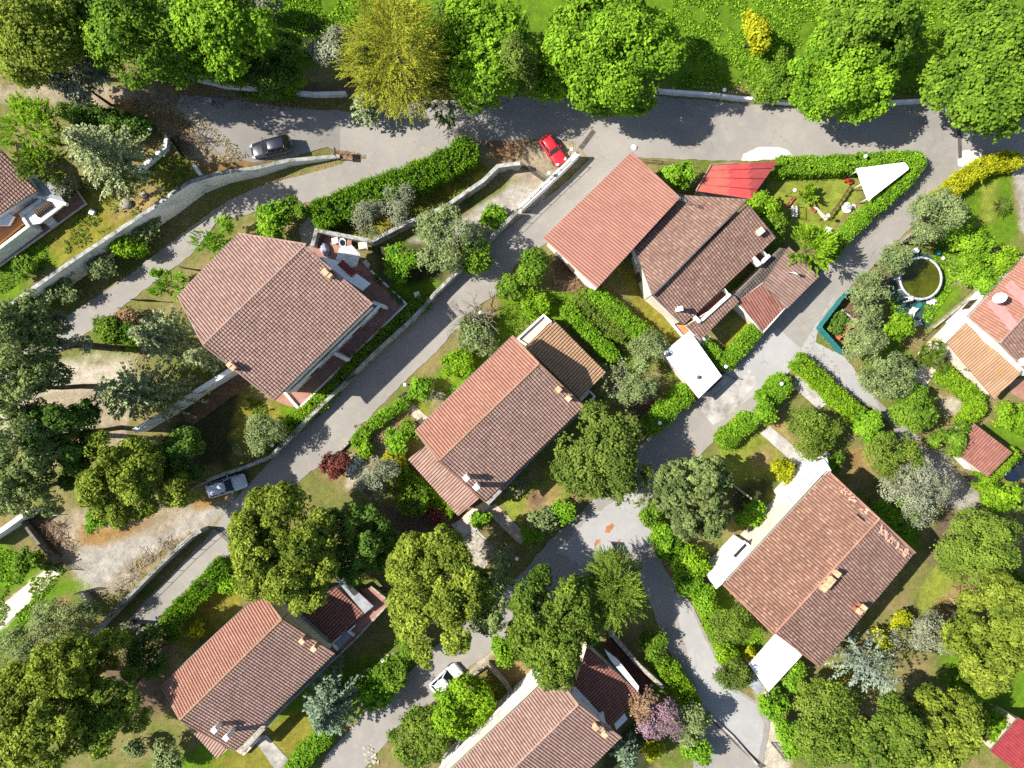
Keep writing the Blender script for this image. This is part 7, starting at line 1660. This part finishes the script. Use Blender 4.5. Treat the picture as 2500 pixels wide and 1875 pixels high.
sheet('ground_sheet', [(2170, 690), (2180, 660), (2190, 620), (2220, 605), (2270, 625), (2300, 660), (2300, 720), (2285, 760), (2268, 800), (2250, 795), (2215, 770), (2180, 760), (2168, 720)], .05, 'tarp', 2, 80)
sheet('ground_sheet', [(2228, 752), (2246, 738), (2252, 744), (2235, 762)], .075, 'green_cloth', .6, 81)
parts('pool_ladder', 'white ladder leaning over the pool rim', 'ladder', 2223, 733, [('rails', 'white_metal', lambda bm: [addtube(bm, [(-.1 * 1, s * .25, 0), (0, s * .25, 1.3), (.35, s * .25, 1.35), (.5, s * .25, .3)], .035, 6) for s in (-1, 1)]), ('rungs', 'white_metal', lambda bm: [addbox(bm, (-.06 + k * .02, 0, .25 + k * .28), .16, .48, .04) for k in range(4)]), ('platform', 'white', lambda bm: addbox(bm, (.18, 0, 1.32), .36, .5, .05, bev=.02))], 1.2, R(100))
def blow(bm):
    for k in range(6):
        a = k * 1.047; r = bmesh.ops.create_uvsphere(bm, u_segments=10, v_segments=6, radius=.2); bmesh.ops.transform(bm, matrix=Matrix.Translation((math.cos(a) * .26, math.sin(a) * .26, .12)) @ Matrix.Rotation(a, 4, 'Z') @ Matrix.Diagonal((1.25, .7, .6, 1)), verts=r['verts'])
    addlathe(bm, (0, 0, .08), [(.16, 0), (.16, .1), (0, .14)], 10)
one('pool_toy', 'white flower shaped pool float beside the pool', 'float', 2277, 734, 'white_clean', blow, .2, smooth=True)
one('pool_toy', 'crumpled white pool float against the pool rim', 'float', 2268, 737, 'white', lambda bm: [rock(bm, .24, 5)], .2, smooth=True)
lounge('lounger', 'white reclining garden chair on the dark sheet below the pool', 'lounger', 2226, 767, R(75), 1.5, .6)
lounge('garden_chair', 'white garden chair beside the yellow green bush', 'chair', 2236, 790, R(20), .8, .55, group='white chairs below the pool')
lounge('garden_chair', 'white garden chair lying farthest from the pool', 'chair', 2218, 783, R(140), .8, .55, group='white chairs below the pool')
def can(bm): addlathe(bm, (0, 0, 0), [(0, 0), (.26, 0), (.30, .5), (.30, .56), (.22, .6), (0, .62)], 16)
one('water_drum', 'white drum behind the round pool', 'drum', 2239, 611, 'white_clean', can, .6); one('pool_filter', 'teal round filter tank beside the pool', 'filter', 2291, 617, 'green_cloth', can, .5); one('water_drum', 'small white pot beside the teal filter tank', 'pot', 2304, 630, 'white_clean', lambda bm: addlathe(bm, (0, 0, 0), [(0, 0), (.14, 0), (.18, .3), (.14, .34), (0, .36)], 12), .3)
parts('red_stool', 'small red stool with white pot against the dish house wall', 'stool', 2395, 729, [('seat', 'red_plastic', lambda bm: addbox(bm, (0, 0, .42), .36, .36, .05, .4, bev=.02)), ('legs', 'red_plastic', lambda bm: chairleg(bm, .32)), ('pot', 'white_clean', lambda bm: addlathe(bm, (.0, .3, 0), [(0, 0), (.12, 0), (.16, .3), (0, .3)], 12))], .4)
# teal screen fence and brick bed
tf = empty('screen_fence', G(2063, 719), 'teal cloth screen fence at the corner of the side lane', 'fence')
fl = [W(x, y, 1.5) for x, y in [(2092, 700), (2063, 724), (2006, 798), (2062, 862)]]; bm = bmesh.new(); PP = []
for a, b in zip(fl, fl[1:]):
    for i in range(8): PP.append(a.lerp(b, i / 8) + V((random.Random(i).uniform(-.03, .03), 0, 0)))
PP.append(fl[-1]); addwall(bm, [V((p.x, p.y, 0)) for p in PP], 1.5, .05); from_bm('cloth', bm, 'green_cloth', tf)
bm = bmesh.new()
for p in PP[::4]: addtube(bm, [(p.x, p.y, 0), (p.x, p.y, 1.6)], .035, 6)
from_bm('posts', bm, 'grey_metal', tf)
tf2 = empty('screen_fence', G(2215, 585), 'pale board fence beside the side street above the pool', 'fence'); bm = bmesh.new(); addwall(bm, [V((p.x, p.y, 0)) for p in [W(2200, 592, 1.2), W(2228, 570, 1.2)]], 1.2, .08); from_bm('boards', bm, 'concrete_grey', tf2)
bm = bmesh.new(); [addbox(bm, (p.x, p.y, 0), .1, .14, 1.3) for p in (W(2200, 592, 1.2), W(2228, 570, 1.2))]; from_bm('posts', bm, 'stone', tf2)
bb = empty('raised_bed', G(2060, 790), 'raised planting bed with brick edge inside the teal fence', 'planter'); pts = [W(x, y, .6) for x, y in [(2055, 757), (2089, 784), (2046, 827)]]
bm = bmesh.new(); addwall(bm, [V((p.x, p.y, 0)) for p in pts[:2]], .6, .3); from_bm('edging', bm, 'stone', bb)
d = (pts[2] - pts[1]).normalized(); L = (pts[2] - pts[1]).length
for k in range(9):
    bm = bmesh.new(); c = pts[1] + d * (L * (k + .5) / 9); addbox(bm, (c.x, c.y, .0), .24, .42, .58, math.atan2(d.y, d.x), bev=.015); from_bm('brick', bm, 'brick', bb)
tree('garden_bush', 'bush', 'dark plants growing inside the raised brick bed', 'broad', 2048, 790, 26, 1.0, 'dark', dens=.6)

# person walking on the lane
def person(px, py):
    g = G(px, py, 1.5); g.z -= 1.5; root = empty('person', g, 'person in a light blue shirt walking in the shade of the upper lane', 'person', rz=R(200))
    def skin(nm, vs, es, rad, mat, parent, sub=2):
        me = bpy.data.meshes.new(nm); me.from_pydata(vs, es, []); o = bpy.data.objects.new(nm, me); col.objects.link(o); o.parent = parent; me.materials.append(MATS[mat])
        m = o.modifiers.new('skin', 'SKIN'); m.use_smooth_shade = True
        for v, r in zip(me.skin_vertices[0].data, rad): v.radius = r if isinstance(r, tuple) else (r, r)
        me.skin_vertices[0].data[0].use_root = True
        s = o.modifiers.new('sub', 'SUBSURF'); s.levels = sub; s.render_levels = sub; return o
    # body: pelvis, spine, neck, head, arms with fingers, legs (x forward, y left)
    vs = [(0, 0, .95), (0, 0, 1.15), (0, 0, 1.36), (.01, 0, 1.47), (.02, 0, 1.56), (.035, 0, 1.65), (.02, 0, 1.74)]; es = [(i, i + 1) for i in range(6)]; rad = [(.15, .11), (.14, .10), (.15, .10), .055, .075, .088, .05]
    for s in (-1, 1):
        b = len(vs); vs += [(0, s * .17, 1.38), (-.05 * s, s * .23, 1.12), (.10 - .05 * s, s * .21, .90), (.14 - .05 * s, s * .21, .83)]; es += [(2, b), (b, b + 1), (b + 1, b + 2), (b + 2, b + 3)]; rad += [.055, .042, .030, (.02, .038)]
        hx = .14 - .05 * s
        for k in range(4):
            f = len(vs); oy = s * (.21) + (k - 1.5) * .019; vs += [(hx + .02, oy, .795), (hx + .05, oy, .755 - (.012 if k in (1, 2) else 0))]; es += [(b + 3, f), (f, f + 1)]; rad += [.0095, .008]
        f = len(vs); vs += [(hx + .045, s * .175, .83), (hx + .065, s * .168, .80)]; es += [(b + 3, f), (f, f + 1)]; rad += [.011, .009]
        b = len(vs); dx = .20 * s; vs += [(0, s * .10, .88), (dx * .55 + .03, s * .11, .50), (dx * .9, s * .11, .09), (dx * .9 + .15, s * .12, .045)]; es += [(0, b), (b, b + 1), (b + 1, b + 2), (b + 2, b + 3)]; rad += [.085, .055, .042, (.045, .032)]
    # nose and ears
    b = len(vs); vs += [(.135, 0, 1.645)]; es += [(5, b)]; rad += [.014]
    bd = skin('body', vs, es, rad, 'skin', root)
    skin('shirt', [(0, 0, .93), (0, 0, 1.15), (0, 0, 1.38), (0, 0, 1.46), (0, .18, 1.385), (-.04, .225, 1.16), (0, -.18, 1.385), (.04, -.225, 1.16)], [(0, 1), (1, 2), (2, 3), (2, 4), (4, 5), (2, 6), (6, 7)], [(.175, .135), (.165, .125), (.18, .13), .07, .075, .065, .075, .065], 'shirt', root)
    skin('trousers', [(0, 0, .98), (0, .10, .86), (.14, .11, .50), (.18, .11, .13), (0, -.10, .86), (-.08, -.11, .50), (-.18, -.11, .13)], [(0, 1), (1, 2), (2, 3), (0, 4), (4, 5), (5, 6)], [(.16, .12), .10, .072, .06, .10, .072, .06], 'trousers', root)
    bm = bmesh.new(); bmesh.ops.create_uvsphere(bm, u_segments=14, v_segments=9, radius=.108); bmesh.ops.delete(bm, geom=[v for v in bm.verts if v.co.z < -.02 and v.co.x > -.02 or v.co.z < -.07], context='VERTS'); bmesh.ops.translate(bm, vec=(.015, 0, 1.68), verts=bm.verts); from_bm('hair', bm, 'hair', root, False, True)
    for s in (-1, 1):
        bm = bmesh.new(); bmesh.ops.create_uvsphere(bm, u_segments=8, v_segments=6, radius=.013); bmesh.ops.translate(bm, vec=(.112, s * .032, 1.665), verts=bm.verts); from_bm('eye', bm, 'rubber', root, False, True)
        bm = bmesh.new(); addbox(bm, (s * .18 + .07, s * .115, 0), .27, .10, .09, bev=.02); from_bm('shoe', bm, 'rubber', root, False)
person(509, 241)

# street furniture and odds
manhole('square manhole cover in the top road closest to the salmon roof corner', 1567, 351, .62, .1); manhole('square manhole cover in the top road beside its twin', 1582, 357, .62, .1)
manhole('square manhole cover in the top road opposite the clipped hedge', 2104, 333, .5, .1); manhole('round manhole cover with rusty stain in the top road', 2088, 358, .5, 0, True); manhole('large square manhole cover by the wet pale patch', 2382, 353, .85, .1); manhole('small rusty manhole cover near the yellow hedge', 2424, 366, .55, .2)
manhole('big dark manhole cover at the bottom of the forked street', 1829, 1797, .72, .9); manhole('small dark manhole cover near the bottom street end', 1862, 1823, .4, .1); manhole('square manhole cover beside the grey spruce', 909, 1786, .68, .5); manhole('faint square manhole cover at the junction below the oak', 1485, 1240, .8, .6); manhole('small manhole cover beside the drain channel', 1760, 1814, .4, .1)
def gate(lb, a, b, h_=1.5, mat='black_metal', solid=False):
    A, B = G(a[0], a[1], h_), G(b[0], b[1], h_); A.z -= h_; B.z -= h_; root = empty('gate', A, lb, 'gate'); d = B - A; n = max(5, int(d.length / .13))
    bm = bmesh.new()
    for z in (.12, h_ * .55, h_): addtube(bm, [A + V((0, 0, z)), B + V((0, 0, z))], .03, 6)
    for p in (A, B): addtube(bm, [p, p + V((0, 0, h_ + .05))], .045, 6)
    from_bm('frame', bm, mat, root); bm = bmesh.new()
    for i in range(1, n): p = A + d * (i / n); addtube(bm, [p + V((0, 0, .12)), p + V((0, 0, h_))], .014 if not solid else .06, 5)
    from_bm('infill', bm, mat, root); return root
gate('open black iron gate at the pale path of the gravel yard', (128, 1382), (154, 1398), 1.4); gate('dark gate between the white gate wall and the lane', (404, 328), (440, 378), 1.6, solid=True)
gate('black gate leaf beside the spiky conifer bush at the lower road', (436, 650), (480, 658), 1.5); gate('black gate leaf at the lower road beside the round conifer bush', (318, 730), (372, 732), 1.5)
gate('thin gate frame across the street beside the biggest bright pine', (518, 1290), (575, 1340), .9); gate('gate leaf at the front path of the central house', (972, 970), (992, 956), 1.3); gate('dark open gate at the street fork', (1496, 1330), (1512, 1360), 1.5, solid=True)
gate('narrow gate at the foot of the white steps', (1756, 920), (1772, 908), 1.3); gate('mesh gate between the red car yard and the gravel triangle', (1272, 396), (1335, 440), 1.2); gate('gate at the end of the shaded passage above the parasol patio', (748, 500), (758, 522), 1.3); gate('iron gate near the stub wall of the gravel yard', (180, 1452), (222, 1442), 1.2); gate('gate frame at the bottom street end', (1890, 1822), (1920, 1860), .9)
for lb, a, b, h_ in [('wooden rail pole across the yard beside the red car', (1226, 414), (1244, 388), .7)]:
    A, B = G(*a), G(*b); root = empty('rail_barrier', A, lb, 'barrier'); bm = bmesh.new(); addtube(bm, [A + V((0, 0, h_)), B + V((0, 0, h_))], .07, 7); from_bm('pole', bm, 'wood', root); bm = bmesh.new(); [addtube(bm, [p - V((0, 0, .05)), p + V((0, 0, h_))], .05, 6) for p in (A, B)]; from_bm('posts', bm, 'wood', root)
sg = G(827, 384); sr = empty('road_sign', sg, 'dark board sign on two poles at the end of the long white wall', 'sign')
bm = bmesh.new(); [addtube(bm, [sg + V((0, s * .3, 0)), sg + V((0, s * .3, 2.5))], .035, 6) for s in (-1, 1)]; from_bm('poles', bm, 'grey_metal', sr); bm = bmesh.new(); addbox(bm, (sg.x + .05, sg.y, 1.6), .04, .85, .9); from_bm('board', bm, 'grey_metal', sr)
def heap(lb, pts, seed, n, mat='bark_pale', nm='branch_heap', ln=1.2):
    rg = random.Random(seed); bm = bmesh.new()
    for k in range(n):
        x, y = rg.choice(pts); p = G(x + rg.uniform(-22, 22), y + rg.uniform(-18, 18)); a = rg.uniform(0, 6.28); l_ = ln * rg.uniform(.4, 1.4); d = V((math.cos(a), math.sin(a), rg.uniform(-.1, .25))) * l_ * .5; c = p + V((0, 0, rg.uniform(.08, .5)))
        addtube(bm, [c - d, c + V((0, 0, .06)), c + d], [.03, .025, .012], 4)
    return tag(centre_origin(from_bm(nm, bm, mat)), lb, 'branches')
heap('heap of cut brushwood in the corner of the gravel yard', [(110, 1300), (140, 1290), (160, 1320), (120, 1340), (100, 1270)], 3, 150, 'wood'); heap('pale cut branches along the street wall of the gravel yard', [(330, 1390), (370, 1360), (410, 1330), (300, 1420)], 4, 90)
heap('dead brown branches under the bent wall corner of the salmon roof', [(1385, 660), (1410, 690), (1370, 640)], 5, 90, 'wood', ln=.9); heap('twigs fallen around the wooden gate stub by the white gate wall', [(470, 335), (490, 350), (450, 350)], 6, 50, 'bark')
heap('dry sticks between the dark path and the thicket below the patchy roof', [(2330, 1400), (2350, 1420)], 8, 40, 'wood', ln=.9)
for (a, b, lb) in [((135, 1395), (90, 1235), None)]: pass
for k, (x, y, r_, lb) in enumerate([(936, 1615, .32, 'largest white stone in the shaded garden above the grey spruce'), (950, 1604, .36, 'white stone nearest the bottom street hedge'), (960, 1600, .28, 'small white stone at the end of the shaded row'), (308, 498, .55, 'grey boulder among the yellow grass on the long wall'), (350, 476, .34, 'small boulder near the pale fir garden edge'), (2370, 1262, .3, 'white stone at the end of the gravel lane'), (1523, 1267 - 900 + 1, .3, 'x')]):
    if lb == 'x': continue
    one('boulder', lb, 'stone', x, y, 'stone' if k in (3, 4) else 'concrete', lambda bm, r_=r_, k=k: rock(bm, r_, k), .2, smooth=True)
def logb(bm): addtube(bm, [(-1.0, 0, .2), (1.0, 0, .22)], [.19, .16], 10)
one('log', 'pale fallen log beside the edge pine', 'log', 2388, 1455, 'bark_pale', logb, .2, R(52)); one('log', 'long pale pole lying between the bottom pines', 'log', 2100, 1818, 'bark_pale', lambda bm: addtube(bm, [(-1.6, 0, .1), (1.6, 0, .14)], [.09, .07], 8), .2, R(45)); one('log', 'pale beam lying under the grey pines', 'log', 60, 965, 'bark_pale', lambda bm: addtube(bm, [(-1.3, 0, .1), (1.3, 0, .14)], [.12, .1], 8), .2, R(35))
one('log', 'white branch lying on the brushwood heap', 'log', 132, 1258, 'white', lambda bm: addtube(bm, [(-.8, 0, .5), (0, .05, .6), (.8, 0, .5)], [.05, .05, .03], 6), .3, R(5))
parts('metal_trolley', 'grey metal trolley frame squeezed between wall and silver car', 'trolley', 592, 1146, [('frame', 'grey_metal', lambda bm: [addtube(bm, p, .035, 6) for p in ([(-.5, -.3, .4), (.5, -.3, .4), (.7, 0, .6), (.5, .3, .4), (-.5, .3, .4), (-.5, -.3, .4)], [(-.2, -.3, .4), (-.2, .3, .4)], [(.2, -.3, .4), (.2, .3, .4)])]), ('handle', 'grey_metal', lambda bm: addtube(bm, [(-.5, -.3, .4), (-.8, -.25, .95), (-.8, .25, .95), (-.5, .3, .4)], .03, 6))] + [('wheel', 'rubber', (lambda s: (lambda bm: (addlathe(bm, (0, 0, 0), [(0, -.04), (.2, -.04), (.2, .04), (0, .04)], 12), bmesh.ops.transform(bm, matrix=Matrix.Translation((.1, s * .38, .2)) @ Matrix.Rotation(R(90), 4, 'X'), verts=bm.verts))))(s)) for s in (-1, 1)], .5, .5)
def hose(bm):
    pts = [W(x, y, .06) for x, y in [(1268, 1690), (1276, 1678), (1290, 1664), (1300, 1650), (1308, 1632), (1322, 1622), (1334, 1618)]]; pts = [p + V((0, 0, .04)) for p in pts]; addtube(bm, pts, .06, 6)
bm = bmesh.new(); hose(bm); tag(centre_origin(from_bm('garden_hose', bm, 'verge_flat')), 'yellow garden hose beside the white terrace strip', 'hose')
def pots(bm): addlathe(bm, (0, 0, 0), [(0, 0), (.2, 0), (.3, .35), (.26, .38), (0, .34)], 12)
one('flower_pot', 'grey pot beside the dark wall of the central house', 'pot', 1523, 817, 'stone', pots, .3)
def tiles(bm):
    rg = random.Random(9)
    for k in range(26): addbox(bm, (rg.uniform(-.7, .7), rg.uniform(-1.1, 1.1), rg.uniform(0, .12)), rg.uniform(.2, .5), rg.uniform(.2, .4), .05, rg.uniform(0, 3), bev=.01)
one('rubble', 'white plaster rubble heap beside the red leaved shrub', 'rubble', 862, 1135, 'white', tiles, .1, R(-50)); one('rubble', 'white broken lump at the salmon roof corner on the top road', 'rubble', 1548, 360, 'white_clean', lambda bm: [bm.verts and None, rock(bm, .3, 12)], .1, R(-30)); one('rubble', 'pale rubble by the bottom street beside the yellowish bush', 'rubble', 905, 1845, 'stone', tiles, .1, .3)
parts('stone_patio', 'grey tiled patio below the pale slab of the central house', 'patio', 1165, 1345, [('bedding', 'stone', lambda bm: addbox(bm, (-.05, -.06, -.02), 3.75, 3.1, .095)), ('paving', 'stone', lambda bm: [addbox(bm, (-1.6 + i * .62, -1.3 + j * .62, -.02), .58, .58, .113 + .008 * ((i * 7 + j * 3) % 4)) for i in range(6) for j in range(5)])], 0, R(-38))
